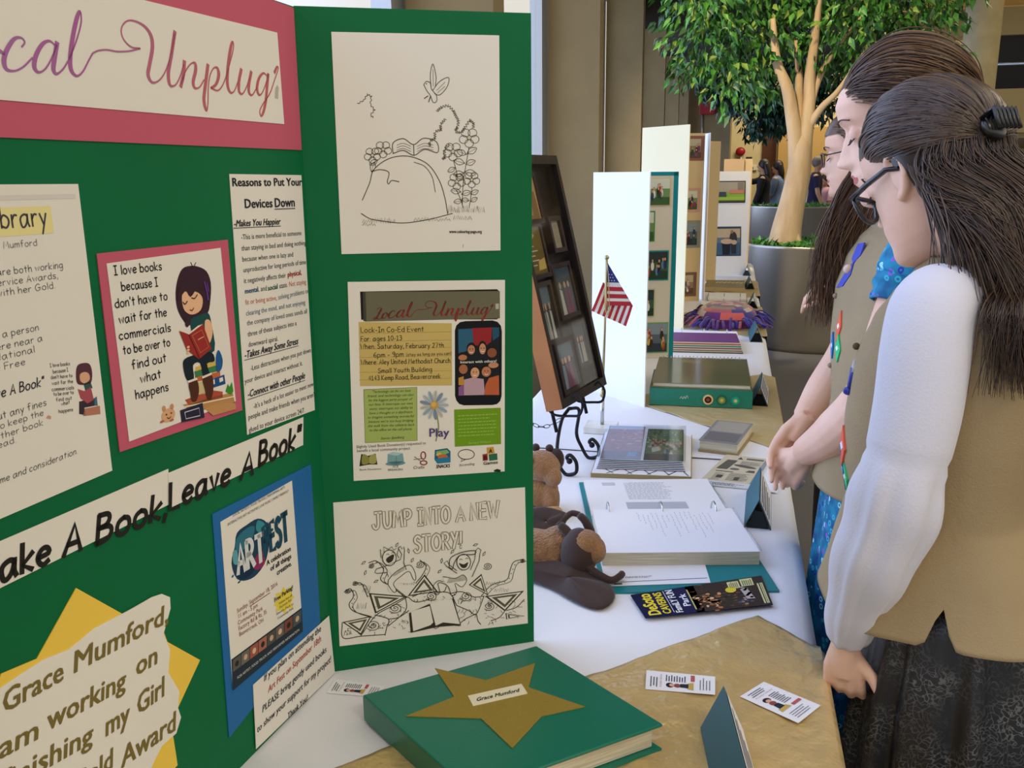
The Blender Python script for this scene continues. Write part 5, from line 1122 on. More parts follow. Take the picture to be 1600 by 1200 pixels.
S.curve([(18.04,5.07),(17.98,4.8),(17.7,4.56)],0.06,'#3a372c',2)
S.curve([(20.62,4.59),(20.7,4.33),(20.57,4.09)],0.06,'#3a372c',2)
S.curve([(17.29,5.16),(17.41,4.81),(17.33,4.48)],0.06,'#3a372c',2)
S.curve([(19.45,5.08),(19.79,4.89),(19.92,4.73)],0.06,'#3a372c',2)
S.curve([(19.82,5.25),(19.99,4.96),(19.95,4.69)],0.06,'#3a372c',2)
S.curve([(19.17,5.03),(19.11,4.82),(18.84,4.64)],0.06,'#3a372c',2)
S.curve([(16.76,6.23),(16.76,6.03),(16.56,5.84)],0.06,'#3a372c',2)
S.curve([(17.52,5.36),(17.87,5.29),(18.02,5.23)],0.06,'#3a372c',2)
S.curve([(18.57,5.92),(18.79,5.84),(18.82,5.78)],0.06,'#3a372c',2)
S.curve([(21.7,4.23),(21.97,4.18),(22.03,4.15)],0.06,'#3a372c',2)
S.curve([(22.15,3.85),(22.18,3.58),(22.01,3.34)],0.06,'#3a372c',2)
S.curve([(21.42,3.07),(21.56,2.92),(21.49,2.8)],0.06,'#3a372c',2)
S.curve([(21.57,3.87),(21.54,3.79),(21.3,3.73)],0.06,'#3a372c',2)
S.curve([(21.88,4.45),(22.23,4.33),(22.37,4.23)],0.06,'#3a372c',2)
S.curve([(22.4,3.89),(22.26,3.86),(21.9,3.86)],0.06,'#3a372c',2)
S.curve([(23.25,3.65),(23.23,3.37),(22.99,3.1)],0.06,'#3a372c',2)
S.curve([(21.86,4.28),(21.91,4.01),(21.76,3.76)],0.06,'#3a372c',2)
S.curve([(23.67,2.69),(23.89,2.42),(23.9,2.18)],0.06,'#3a372c',2)
S.curve([(23.5,4.31),(23.58,4.15),(23.44,4)],0.06,'#3a372c',2)
S.curve([(22.63,4.19),(22.49,4.1),(22.14,4.04)],0.06,'#3a372c',2)
S.curve([(21.87,3.8),(22.08,3.62),(22.08,3.48)],0.06,'#3a372c',2)
S.curve([(6.92,2.55),(6.71,2.48),(6.32,2.42)],0.06,'#3a372c',2)
S.curve([(5.55,2.98),(5.64,2.63),(5.54,2.3)],0.06,'#3a372c',2)
S.curve([(4.89,2.94),(4.98,2.59),(4.89,2.25)],0.06,'#3a372c',2)
S.curve([(4.4,2.67),(4.45,2.51),(4.29,2.38)],0.06,'#3a372c',2)
S.curve([(4.99,2.98),(4.85,2.84),(4.52,2.72)],0.06,'#3a372c',2)
S.curve([(3.41,2.68),(3.34,2.64),(3.07,2.63)],0.06,'#3a372c',2)
S.curve([(6.23,2.93),(6.48,2.81),(6.53,2.71)],0.06,'#3a372c',2)
S.curve([(6.98,2.73),(7.09,2.45),(7.01,2.2)],0.06,'#3a372c',2)
S.curve([(5.7,2.23),(6.04,2.08),(6.19,1.95)],0.06,'#3a372c',2)
S.curve([(6.14,2.82),(6.35,2.58),(6.36,2.36)],0.06,'#3a372c',2)
S.curve([(4.44,2.55),(4.62,2.32),(4.61,2.11)],0.06,'#3a372c',2)
S.curve([(6.07,2.21),(6.25,2.08),(6.24,1.99)],0.06,'#3a372c',2)
S.curve([(4.98,1.65),(5.03,1.32),(4.89,1.02)],0.06,'#3a372c',2)
S.curve([(3.39,2.15),(3.44,1.93),(3.29,1.73)],0.06,'#3a372c',2)
S.curve([(5.93,2.14),(5.82,2.08),(5.51,2.04)],0.06,'#3a372c',2)
S.curve([(4.77,2.8),(5.1,2.58),(5.23,2.38)],0.06,'#3a372c',2)
S.curve([(4.41,1.91),(4.39,1.84),(4.18,1.79)],0.06,'#3a372c',2)
S.curve([(5.89,2.57),(5.85,2.45),(5.62,2.35)],0.06,'#3a372c',2)
S.curve([(9.75,2.72),(9.81,2.48),(9.67,2.26)],0.06,'#3a372c',2)
S.curve([(8.61,2.49),(8.67,2.32),(8.53,2.17)],0.06,'#3a372c',2)
S.curve([(9.48,2.9),(9.44,2.81),(9.2,2.73)],0.06,'#3a372c',2)
S.curve([(9.39,1.71),(9.4,1.6),(9.22,1.51)],0.06,'#3a372c',2)
S.curve([(9.87,0.97),(10.23,0.88),(10.39,0.81)],0.06,'#3a372c',2)
S.curve([(9.55,2.59),(9.4,2.56),(9.06,2.55)],0.06,'#3a372c',2)
S.curve([(9.21,2.81),(9.13,2.76),(8.86,2.73)],0.06,'#3a372c',2)
S.curve([(7.65,2.04),(7.93,1.9),(8,1.78)],0.06,'#3a372c',2)
S.curve([(8.97,3.02),(9.12,2.85),(9.07,2.72)],0.06,'#3a372c',2)
S.curve([(7.48,3.18),(7.41,3),(7.15,2.84)],0.06,'#3a372c',2)
S.curve([(9.66,2.75),(9.87,2.53),(9.88,2.34)],0.06,'#3a372c',2)
S.curve([(8.88,2.13),(9.09,1.79),(9.1,1.48)],0.06,'#3a372c',2)
S.curve([(17.47,2.23),(17.51,2.07),(17.34,1.93)],0.06,'#3a372c',2)
S.curve([(18.84,1.53),(18.85,1.28),(18.66,1.07)],0.06,'#3a372c',2)
S.curve([(18.12,2.51),(18.09,2.37),(17.86,2.26)],0.06,'#3a372c',2)
S.curve([(18.93,3.44),(19.1,3.25),(19.06,3.08)],0.06,'#3a372c',2)
S.curve([(19.6,3.24),(19.58,2.98),(19.34,2.75)],0.06,'#3a372c',2)
S.curve([(17.56,2.29),(17.8,2.2),(17.83,2.14)],0.06,'#3a372c',2)
S.curve([(19.16,3.15),(19.28,2.81),(19.19,2.49)],0.06,'#3a372c',2)
S.curve([(18.29,1.88),(18.3,1.77),(18.11,1.68)],0.06,'#3a372c',2)
S.curve([(17.5,3.57),(17.43,3.29),(17.16,3.03)],0.06,'#3a372c',2)
S.curve([(18.02,3.59),(17.96,3.29),(17.7,3.02)],0.06,'#3a372c',2)
S.curve([(19.87,3.31),(20.08,3.04),(20.09,2.79)],0.06,'#3a372c',2)
S.curve([(18.05,3.06),(18.26,2.79),(18.27,2.55)],0.06,'#3a372c',2)
S.curve([(18.52,3.48),(18.49,3.2),(18.25,2.94)],0.06,'#3a372c',2)
S.curve([(19.8,2.59),(19.88,2.26),(19.76,1.95)],0.06,'#3a372c',2)
S.curve([(22.75,1.46),(22.95,1.15),(22.93,0.86)],0.06,'#3a372c',2)
S.curve([(21.22,2.47),(21.5,2.42),(21.56,2.39)],0.06,'#3a372c',2)
S.curve([(23.69,1.48),(24.09,1.43),(24.27,1.41)],0.06,'#3a372c',2)
S.curve([(22.36,1.03),(22.52,0.74),(22.47,0.47)],0.06,'#3a372c',2)
S.curve([(22.37,2.23),(22.62,2.12),(22.66,2.03)],0.06,'#3a372c',2)
S.curve([(22.08,1.83),(22.46,1.63),(22.63,1.46)],0.06,'#3a372c',2)
S.curve([(21.7,2.04),(21.91,1.88),(21.9,1.75)],0.06,'#3a372c',2)
S.curve([(21.64,1.74),(21.61,1.7),(21.37,1.69)],0.06,'#3a372c',2)
S.curve([(22.04,0.99),(22,0.74),(21.76,0.52)],0.06,'#3a372c',2)
S.curve([(22.36,0.94),(22.39,0.79),(22.21,0.67)],0.06,'#3a372c',2)
S.curve([(25.54,2.38),(25.9,2.19),(26.04,2.03)],0.06,'#3a372c',2)
S.curve([(25.36,4.03),(25.64,3.95),(25.71,3.9)],0.06,'#3a372c',2)
S.curve([(25.79,1.6),(26.01,1.39),(26.02,1.21)],0.06,'#3a372c',2)
S.curve([(25.99,3.31),(25.91,3.08),(25.63,2.88)],0.06,'#3a372c',2)
S.curve([(25.26,3.5),(25.1,3.46),(24.73,3.44)],0.06,'#3a372c',2)
S.curve([(26.4,2.89),(26.85,2.83),(27.08,2.79)],0.06,'#3a372c',2)
S.curve([(24.99,2.19),(25.31,2.12),(25.42,2.07)],0.06,'#3a372c',2)
S.curve([(26.14,1.52),(26.35,1.26),(26.36,1.04)],0.06,'#3a372c',2)
S.curve([(25.11,3.94),(25.22,3.59),(25.12,3.27)],0.06,'#3a372c',2)
S.curve([(27.11,3.75),(27.4,3.68),(27.48,3.64)],0.06,'#3a372c',2)
S.curve([(25.83,3.89),(25.99,3.68),(25.93,3.5)],0.06,'#3a372c',2)
S.curve([(25.61,3.93),(25.58,3.92),(25.33,3.93)],0.06,'#3a372c',2)
S.curve([(1.07,2.04),(1.15,1.81),(1.03,1.61)],0.06,'#3a372c',2)
S.curve([(0.88,2.35),(0.96,2.18),(0.84,2.05)],0.06,'#3a372c',2)
S.curve([(2.67,1.7),(2.98,1.46),(3.1,1.25)],0.06,'#3a372c',2)
S.curve([(0.72,2.04),(0.77,1.8),(0.62,1.59)],0.06,'#3a372c',2)
S.curve([(1.49,1.81),(1.34,1.75),(0.99,1.7)],0.06,'#3a372c',2)
S.curve([(1.35,2.09),(1.65,1.85),(1.76,1.64)],0.06,'#3a372c',2)
S.curve([(0.95,2.34),(0.94,2.24),(0.74,2.16)],0.06,'#3a372c',2)
S.curve([(2.47,2.14),(2.7,2.07),(2.74,2.03)],0.06,'#3a372c',2)
S.curve([(1.24,2.64),(1.28,2.41),(1.14,2.21)],0.06,'#3a372c',2)
S.curve([(1.24,2.67),(1.59,2.58),(1.74,2.52)],0.06,'#3a372c',2)
S.curve([(1.13,2.36),(1.41,2.26),(1.49,2.18)],0.06,'#3a372c',2)
S.curve([(1.6,2.25),(1.65,1.96),(1.5,1.69)],0.06,'#3a372c',2)
S.poly([(10.03,3.92),(13.07,5.02),(16.62,5.46),(17.65,1.05),(14.21,1.22),(10.18,0.79)],'#3a372c',3)
S.poly([(10.34,4.15),(13.11,4.7),(13.53,2.04),(13.09,1.64),(10.56,1.01)],'#e6e1d8',4)
S.poly([(13.12,5.02),(14.34,5.46),(16.42,5.38),(17.48,1.26),(14.99,1.85),(13.86,1.45)],'#e6e1d8',4)
S.line([(10.28,3.88),(10.38,0.9),(13.21,1.48),(13.85,0.99),(14.98,1.53),(17.57,0.97)],0.1,'#3a372c',5)
S.line([(13.11,4.88),(13.86,1.26)],0.12,'#3a372c',5)
S.scrib(10.83,4.06,13.04,4.06,1,'#3a372c',0.4)
S.scrib(13.66,4.57,15.88,4.57,1,'#3a372c',0.4)
S.scrib(10.82,3.6,13.02,3.6,1,'#3a372c',0.4)
S.scrib(13.74,4.13,16.02,4.12,1,'#3a372c',0.4)
S.scrib(10.8,3.15,13.01,3.14,1,'#3a372c',0.4)
S.scrib(13.83,3.69,16.16,3.67,1,'#3a372c',0.4)
S.scrib(10.79,2.69,12.99,2.68,1,'#3a372c',0.4)
S.scrib(13.92,3.24,16.3,3.22,1,'#3a372c',0.4)
S.scrib(10.77,2.23,12.98,2.22,1,'#3a372c',0.4)
S.scrib(14.01,2.8,16.44,2.76,1,'#3a372c',0.4)
S.scrib(10.76,1.77,12.96,1.76,1,'#3a372c',0.4)
S.scrib(14.09,2.35,16.59,2.31,1,'#3a372c',0.4)
S.ell(7.5,12.77,1.02,1.24,'#e6e1d8',5)
S.curve([(8.48,12.67),(8.16,11.86),(7.46,11.59),(6.79,12.01),(6.53,12.87),(6.85,13.68),(7.55,13.96),(8.22,13.54)],0.12,'#3a372c',6,True)
S.line([(6.36,12.89),(6.27,14.19),(6.81,13.75),(6.76,14.53),(7.43,14.07),(7.93,14.41),(8.15,13.87),(8.95,14.31),(8.62,13.18),(8.89,12.63)],0.1,'#3a372c',6)
S.poly(cr([(7.01,12.57),(7.51,13.03),(8.18,13.22),(7.98,12.34),(7.35,12.01)],3,True),'#3a372c',6)
S.curve([(7.11,13.28),(7.31,13.42),(7.5,13.24)],0.08,'#3a372c',7)
S.curve([(7.85,13.46),(8.05,13.6),(8.19,13.43)],0.08,'#3a372c',7)
S.poly([(6.85,11.55),(9.08,12.35),(9.76,10.71),(8.01,9.86)],'#e6e1d8',4)
S.line([(6.85,11.55),(9.08,12.35),(9.3,13.11),(8.85,14.06),(9.15,14.37),(9.38,13.93),(9.64,14.24),(9.72,13.71),(9.55,11.78),(9.89,10.7)],0.1,'#3a372c',5)
S.line([(6.85,11.55),(5.63,11.29),(5.36,10.8),(5.72,10.58),(7.06,10.61),(7.28,9.94)],0.1,'#3a372c',5)
S.poly(cr([(7.26,9.41),(8.27,10.35),(10.28,11.44),(11.11,10.3),(11.19,8.98),(10.19,8.56),(8.46,8.75),(8.17,7.47),(7.21,7.85)],3,True),'#e6e1d8',4)
S.curve([(7.26,9.41),(8.28,10.48),(10.28,11.39),(11.04,10.36),(11.2,9.11),(10.82,9.15),(10.25,10.4),(8.99,9.75),(7.97,8.81),(8.38,7.71),(7.93,7.5),(7.23,8.63),(7.26,9.41)],0.1,'#3a372c',5)
S.ell(18.31,10.99,1.07,1.17,'#e6e1d8',5)
S.curve([(16.13,10.42),(16.43,11.85),(18.1,12.53),(20.02,12.6),(19.87,12.03),(17.83,12.1),(16.91,11),(16.63,10.1),(16.13,10.42)],0.12,'#3a372c',6)
S.curve([(19.33,10.88),(19.01,10.05),(18.28,9.77),(17.57,10.2),(17.29,11.1),(17.61,11.93),(18.34,12.21),(19.05,11.78)],0.12,'#3a372c',6,True)
S.poly(cr([(17.59,10.93),(18.3,10.64),(18.97,10.92),(18.67,10.15),(18.03,10.14)],3,True),'#3a372c',6)
S.curve([(17.68,11.4),(17.92,11.54),(18.12,11.36)],0.08,'#3a372c',7)
S.curve([(18.58,11.47),(18.79,11.61),(18.99,11.43)],0.08,'#3a372c',7)
S.poly([(16.22,9.22),(18.53,9.77),(19.81,9.63),(19,8.1),(15.68,7.94)],'#e6e1d8',4)
S.line([(17.24,9.37),(15.76,10.6),(15.39,11.16),(15.91,11.43),(16.14,10.82),(17.25,9.77)],0.1,'#3a372c',5)
S.line([(19.3,9.68),(19.98,11.21),(20.14,12.53),(20.54,12.97),(20.97,12.58),(20.78,12.07),(20.62,10.88),(19.53,8.58)],0.1,'#3a372c',5)
S.poly(cr([(15.2,8.93),(16.97,8.6),(18.25,8.99),(18.6,7.61),(17.42,6.67),(16.16,7.08),(15.55,7.95)],3,True),'#e6e1d8',4)
S.curve([(15.2,9.06),(16.97,8.6),(18.13,9.01),(18.69,8.14),(17.95,7.14),(16.94,7.8),(17.16,6.43),(16.38,5.98),(15.92,7.38),(15.17,8),(14.42,8.08),(14.63,6.72),(14.11,6.38),(13.65,7.64),(14.43,8.48),(15.18,8.26)],0.1,'#3a372c',5)
S.poly([(3.51,12.12),(3.97,12.21),(4.2,12.64),(3.74,12.55)],'#3a372c',2)
S.poly([(3.66,12.24),(3.91,12.29),(4.05,12.53),(3.8,12.47)],'#e6e1d8',3)
S.poly([(3.87,10.44),(4.21,10.77),(4.2,11.28),(3.86,10.95)],'#3a372c',2)
S.poly([(3.95,10.63),(4.13,10.82),(4.13,11.1),(3.95,10.91)],'#e6e1d8',3)
S.poly([(5.12,9.21),(5.6,9.21),(5.89,9.59),(5.42,9.59)],'#3a372c',2)
S.poly([(5.29,9.3),(5.55,9.31),(5.72,9.51),(5.46,9.5)],'#e6e1d8',3)
S.poly([(8.44,14.22),(8.83,14.47),(8.9,14.97),(8.5,14.71)],'#3a372c',2)
S.poly([(8.54,14.38),(8.75,14.53),(8.8,14.81),(8.59,14.65)],'#e6e1d8',3)
S.poly([(10.36,13.06),(10.5,13.54),(10.24,13.99),(10.11,13.51)],'#3a372c',2)
S.poly([(10.34,13.27),(10.4,13.53),(10.27,13.78),(10.21,13.52)],'#e6e1d8',3)
S.poly([(10.56,11.66),(10.96,11.92),(11.03,12.42),(10.63,12.16)],'#3a372c',2)
S.poly([(10.67,11.83),(10.88,11.98),(10.93,12.26),(10.71,12.1)],'#e6e1d8',3)
S.poly([(16.4,12.41),(16.86,12.6),(17.01,13.08),(16.55,12.9)],'#3a372c',2)
S.poly([(16.54,12.56),(16.78,12.67),(16.87,12.93),(16.63,12.82)],'#e6e1d8',3)
S.poly([(19.73,13.33),(20.23,13.25),(20.61,13.58),(20.1,13.66)],'#3a372c',2)
S.poly([(19.93,13.39),(20.2,13.35),(20.41,13.52),(20.14,13.56)],'#e6e1d8',3)
S.poly([(21.17,11.53),(21.59,11.8),(21.66,12.31),(21.24,12.04)],'#3a372c',2)
S.poly([(21.28,11.7),(21.51,11.86),(21.55,12.14),(21.33,11.98)],'#e6e1d8',3)
S.poly([(14.98,11.06),(15.27,11.46),(15.17,11.97),(14.88,11.57)],'#3a372c',2)
S.poly([(15.03,11.26),(15.17,11.49),(15.13,11.77),(14.98,11.54)],'#e6e1d8',3)
S.poly([(14.4,9.61),(14.86,9.75),(15.06,10.21),(14.59,10.08)],'#3a372c',2)
S.poly([(14.54,9.74),(14.79,9.83),(14.91,10.08),(14.66,9.99)],'#e6e1d8',3)
S.poly([(17.48,13.75),(17.98,13.75),(18.28,14.14),(17.79,14.14)],'#3a372c',2)
S.poly([(17.66,13.84),(17.93,13.85),(18.11,14.05),(17.83,14.04)],'#e6e1d8',3)
S.line([(2.63,5.49),(2.81,6.47),(2.87,5.46),(3.04,6.31),(3.11,5.43),(3.28,6.34),(3.35,5.4),(3.52,6.21),(3.59,5.37),(3.76,6.11),(3.83,5.35),(4.01,6.28)],0.06,'#3a372c',2)
S.line([(9.44,8.38),(9.61,9.02),(9.73,8.35),(9.9,9.1),(10.01,8.32),(10.18,8.98),(10.3,8.28),(10.47,8.94),(10.59,8.25),(10.75,8.73),(10.88,8.22),(11.05,8.92)],0.06,'#3a372c',2)
S.line([(21.55,7),(21.72,7.55),(21.94,6.96),(22.11,7.4),(22.33,6.91),(22.5,7.33),(22.72,6.87),(22.89,7.33),(23.11,6.83),(23.28,7.32),(23.5,6.78),(23.68,7.45)],0.06,'#3a372c',2)
S.line([(22.83,5.77),(22.99,6.27),(23.22,5.72),(23.38,6.14),(23.61,5.68),(23.78,6.38),(24,5.63),(24.17,6.25),(24.39,5.58),(24.56,5.99),(24.79,5.54),(24.96,5.95)],0.06,'#3a372c',2)
S.line([(3.57,8),(3.73,8.57),(3.81,7.98),(3.98,8.66),(4.05,7.95),(4.23,8.9),(4.29,7.92),(4.47,8.92),(4.53,7.89),(4.7,8.71)],0.06,'#3a372c',2)
MB().prism([(-.61, .743), (-.004, .742), (-.002, .911), (-.056, .913), (-.61, .913)], FA, .0004, .0014, pink).obj('title_card', BD)
MB().prism([(-.364, .450), (-.168, .442), (-.169, .641), (-.364, .642)], FA, .0004, .0014, pink).obj('pink_mount', BD, label='square deep pink card behind the book poster')
MB().prism([(-.245, .055), (-.032, .098), (-.030, .331), (-.238, .338)], FA, .0004, .0014, blue_c).obj('blue_mount', BD, label='blue card behind the festival flyer')
st = [(-.6 + a / 100, b / 100) for a, b in STAR]
lo = [(-.375, .075), (-.37, .012), (-.425, .045), (-.47, .006), (-.51, .05), (-.575, .02), (-.572, .10), (-.606, .14), (-.575, .20), (-.60, .27), (-.545, .27)]
MB().prism((st + lo)[::-1], FA, .0004, .0014, yel).obj('yellow_starburst', BD, label='yellow paper starburst at the lower left of the panel')
ct = [(-.6 + a / 100, b / 100) for a, b in CUT] + [(-.40, .07), (-.47, .055), (-.54, .08), (-.565, .15), (-.55, .22), (-.555, .285)]
bm.mb.prism(ct[::-1], FA, .0016, .0026, paper)
LB = dict(title='white banner with pink cursive title lettering', letter='white typed letter sheet with a yellow highlighted heading', bookcard='white square poster of a cartoon girl reading on a pile of books',
          reasons='narrow white sheet of reasons in black and coloured type', stripL='left paper strip with bold black slanted slogan', stripR='right paper strip with bold black slanted slogan',
          flyer='arts festival flyer with a dark blue ink splash', note='white note in black and red italics along the bottom', badge='white wavy-edged cutout with gold lettering',
          belle='colouring page of flowers, rock, bird and open book', event='event flyer with grey banner, yellow lines and a phone', jump='line drawing of children leaping above an open book')
NM = dict(title='title_banner', letter='letter_sheet', bookcard='book_poster', reasons='reasons_sheet', stripL='slogan_strip', stripR='slogan_strip', flyer='festival_flyer', note='request_note', badge='wavy_cutout', belle='colouring_page', event='event_flyer', jump='story_drawing')
for k in SH: SH[k].obj(NM[k], BD, LB[k])
# ================================================================ the other boards on the row of tables
def photo(S, x0, y0, x1, y1, seed, mode=0, L=1):
    """a snapshot: ground, sky or wall bands and people blobs"""
    r = random.Random(seed); w, h = x1 - x0, y1 - y0
    sk = [['#c7c9b4', '#6b8a52', '#3d5a34'], ['#2e3a3a', '#3c5a3c', '#28402a'], ['#b3a68a', '#8c7a5c', '#5a4a38'], ['#7f8f98', '#55626a', '#2f3a42']][mode % 4]
    S.rect(x0, y0, x1, y1, sk[0], L); S.rect(x0, y0, x1, y0 + h * .62, sk[1], L + 1); S.rect(x0, y0, x1, y0 + h * .3, sk[2], L + 2)
    for k in range(7):
        px, py = x0 + w * (.12 + .76 * r.random()), y0 + h * (.2 + .4 * r.random()); c = r.choice(['#a03a38', '#2a3a5a', '#d8d2c8', '#3a2a24', '#5a7a9a', '#c9a94a', '#7a4a6a', '#2c4a3a'])
        S.ell(px, py, w * .075, h * .16, c, L + 3, 10); S.ell(px, py + h * .2, w * .04, h * .06, '#c99a78', L + 4, 8); S.ell(px, py + h * .225, w * .042, h * .045, '#2c201a', L + 3, 8)
teal_t = '#0f7f86'
# white board with teal-edged photo wing
B2 = thing('display_board', 'white trifold display board with teal-edged photo wing, behind the small flag', 'display board', (-.44, 3.1, TZ))
d = Vector((.195, -.186, 0)).normalized()
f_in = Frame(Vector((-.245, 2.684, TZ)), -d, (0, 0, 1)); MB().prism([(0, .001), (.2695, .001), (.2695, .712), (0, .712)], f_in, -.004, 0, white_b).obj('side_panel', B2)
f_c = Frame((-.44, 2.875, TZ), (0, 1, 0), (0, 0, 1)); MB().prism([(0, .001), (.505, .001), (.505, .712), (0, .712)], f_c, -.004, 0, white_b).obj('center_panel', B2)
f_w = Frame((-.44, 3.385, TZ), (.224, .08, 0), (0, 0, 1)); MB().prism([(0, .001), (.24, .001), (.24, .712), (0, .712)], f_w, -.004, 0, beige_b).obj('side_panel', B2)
S = Sheet(f_w, [(0, .002), (.24, .002), (.24, .712), (0, .712)], 24, 71, mat('board_white_face', '#cfc6b2', .7), t=.001, layer=.0012)
S.rect(22.2, 0, 24, 71, teal_t).rect(0, 69.6, 24, 71, teal_t)
S.obj('teal_border', B2, 'teal border strip along the top and free edge')
for (a, b, c, e, m, sd, ed) in ((12, 58.6, 21.2, 69.2, 0, 11, '#c8b98c'), (6, 45.5, 15.4, 56.9, 0, 12, '#3c8a4a'), (11.5, 30.7, 21.2, 42.1, 1, 13, '#1f8a86'), (7, 16.6, 16.2, 27.6, 1, 14, '#b8b890'), (11.5, 2.4, 21.8, 14.4, 3, 15, '#6aa060')):
    q = Sheet(f_w, [(a / 100, b / 100), (c / 100, b / 100), (c / 100, e / 100), (a / 100, e / 100)], c - a, e - b, ink(ed), t=.001, h0=.0022, layer=.0008)
    photo(q, .5, .5, c - a - .5, e - b - .5, sd, m); q.obj('photograph', B2)
# cream board
B3 = thing('display_board', 'tall cream trifold display board with mounted pictures, behind the white one', 'display board', (-.44, 4.65, TZ))
d = Vector((.23, -.23, 0)).normalized()
f_in = Frame((-.21, 4.13, TZ), -d, (0, 0, 1)); MB().prism([(0, .001), (.325, .001), (.325, .914), (0, .914)], f_in, -.004, 0, cream_b).obj('side_panel', B3)
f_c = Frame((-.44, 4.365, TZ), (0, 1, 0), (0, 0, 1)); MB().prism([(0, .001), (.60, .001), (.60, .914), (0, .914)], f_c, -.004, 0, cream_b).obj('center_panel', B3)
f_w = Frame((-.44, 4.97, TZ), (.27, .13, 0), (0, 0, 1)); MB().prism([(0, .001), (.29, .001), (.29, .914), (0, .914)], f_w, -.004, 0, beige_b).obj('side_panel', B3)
for (a, b, c, e, m, sd, ed) in ((16, 77, 28.6, 90, 2, 21, '#8a5a4a'), (15, 49.5, 27.5, 62.5, 0, 22, '#c49a86'), (15, 30, 28.2, 45, 3, 23, '#8a8a80'), (15, 3, 27, 16.5, 2, 24, '#7a5a4a')):
    q = Sheet(f_w, [(a / 100, b / 100), (c / 100, b / 100), (c / 100, e / 100), (a / 100, e / 100)], c - a, e - b, ink(ed), t=.001, h0=.0008, layer=.001)
    photo(q, 1, 1.6, c - a - 2, e - b - 1.6, sd, m); q.obj('photograph', B3)
# narrow white board standing almost edge-on
B4 = thing('display_board', 'white trifold display board seen nearly edge on, next to the cream one', 'display board', (-.18, 5.5, TZ))
f_in = Frame((-.148, 5.06, TZ), (-.095, .31, 0), (0, 0, 1)); MB().prism([(0, .0075), (.325, .0075), (.325, .914), (0, .914)], f_in, -.004, 0, white_b).obj('side_panel', B4)
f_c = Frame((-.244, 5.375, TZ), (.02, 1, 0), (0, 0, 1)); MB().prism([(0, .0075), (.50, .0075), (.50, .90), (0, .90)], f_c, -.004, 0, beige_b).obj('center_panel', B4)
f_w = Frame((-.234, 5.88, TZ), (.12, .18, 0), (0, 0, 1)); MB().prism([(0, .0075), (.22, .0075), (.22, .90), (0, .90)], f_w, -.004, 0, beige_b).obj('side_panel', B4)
# small white board with two photographs
B5 = thing('display_board', 'small white display board with two photographs, in front of the metal planter', 'display board', (-.04, 6.43, TZ))
f_w = Frame((-.16, 6.40, TZ), (.248, .067, 0), (0, 0, 1)); wf = mat('grey_white_board', '#d6d2cb', .7)
MB().prism([(0, .001), (.257, .001), (.257, .712), (0, .712)], f_w, -.004, 0, wf).obj('side_panel', B5)
f_c = Frame((-.165, 6.405, TZ), (-.30, -.02, 0), (0, 0, 1)); MB().prism([(0, .001), (.24, .001), (.24, .712), (0, .712)], f_c, 0, .004, wf).obj('center_panel', B5)
S = Sheet(f_w, [(.025, .50), (.228, .50), (.224, .648), (.025, .648)], 20, 15, ink('#3a3632'), h0=.001, t=.001, layer=.0012)
S.rect(.7, .7, 19.3, 14.3, '#9a8f78', 1).rect(.7, .7, 19.3, 7.5, '#7f9a3a', 2).rect(.7, 1.2, 19.3, 4.2, '#8aa83e', 3).poly([(1, 4.2), (7, 4.2), (6.5, 7.6), (2, 7.6)], '#3a4248', 4).rect(9, 6.5, 19, 8.8, '#b8705a', 4).rect(14.5, 8, 18.5, 14, '#7a7266', 3).rect(.7, .7, 19.3, 1.8, '#4a4436', 5)
S.obj('photograph', B5)
S = Sheet(f_w, [(.037, .136), (.216, .136), (.208, .339), (.025, .339)], 18, 20, ink('#2f3d4c'), h0=.001, t=.001, layer=.0012)
S.rect(.7, 12.5, 17.3, 18.6, '#b09a78', 1).rect(.7, 9, 17.3, 12.5, '#5a6a70', 2).rect(.7, .7, 17.3, 9, '#3c566a', 2).ell(12.5, 12, 2.6, 4.6, '#33302e', 3).ell(11.6, 16.5, 1, 1.2, '#8a6a52', 4).poly([(5, 1), (10, 1), (10.5, 9), (4.6, 9)], '#1c2028', 4).ell(8, 10, 4.4, 1.8, '#b99a7a', 5).ell(13, 9.4, 2, 1.6, '#b99a7a', 5).rect(11, 1.5, 14.5, 8, '#2a2c34', 4)
S.obj('photograph', B5)
# ================================================================ nearest table: things
teal = mat('teal_vinyl', '#00705a', .3, bump=.1, bscale=500, spec=.6)
teal2 = mat('turquoise_vinyl', '#0a7f86', .35, spec=.6)
pages = mat('page_edges', '#d9d2bf', .8, var='#b7ae98', vscale=700, stretch=(.02, .02, 1))
chrome = mat('chrome', '#c8ccd0', .15, metal=1)
black_i = mat('black_wrought_iron', '#15161a', .45, metal=.5)
gold_s = mat('glitter_gold_card', '#b39a3c', .5, metal=.35, bump=.5, bscale=1500, var='#a08830', vscale=900)
wpap = mat('white_paper', '#e9e9ee', .75)
clearp = clear('clear_plastic', (.93, .95, .98), .16, .12)
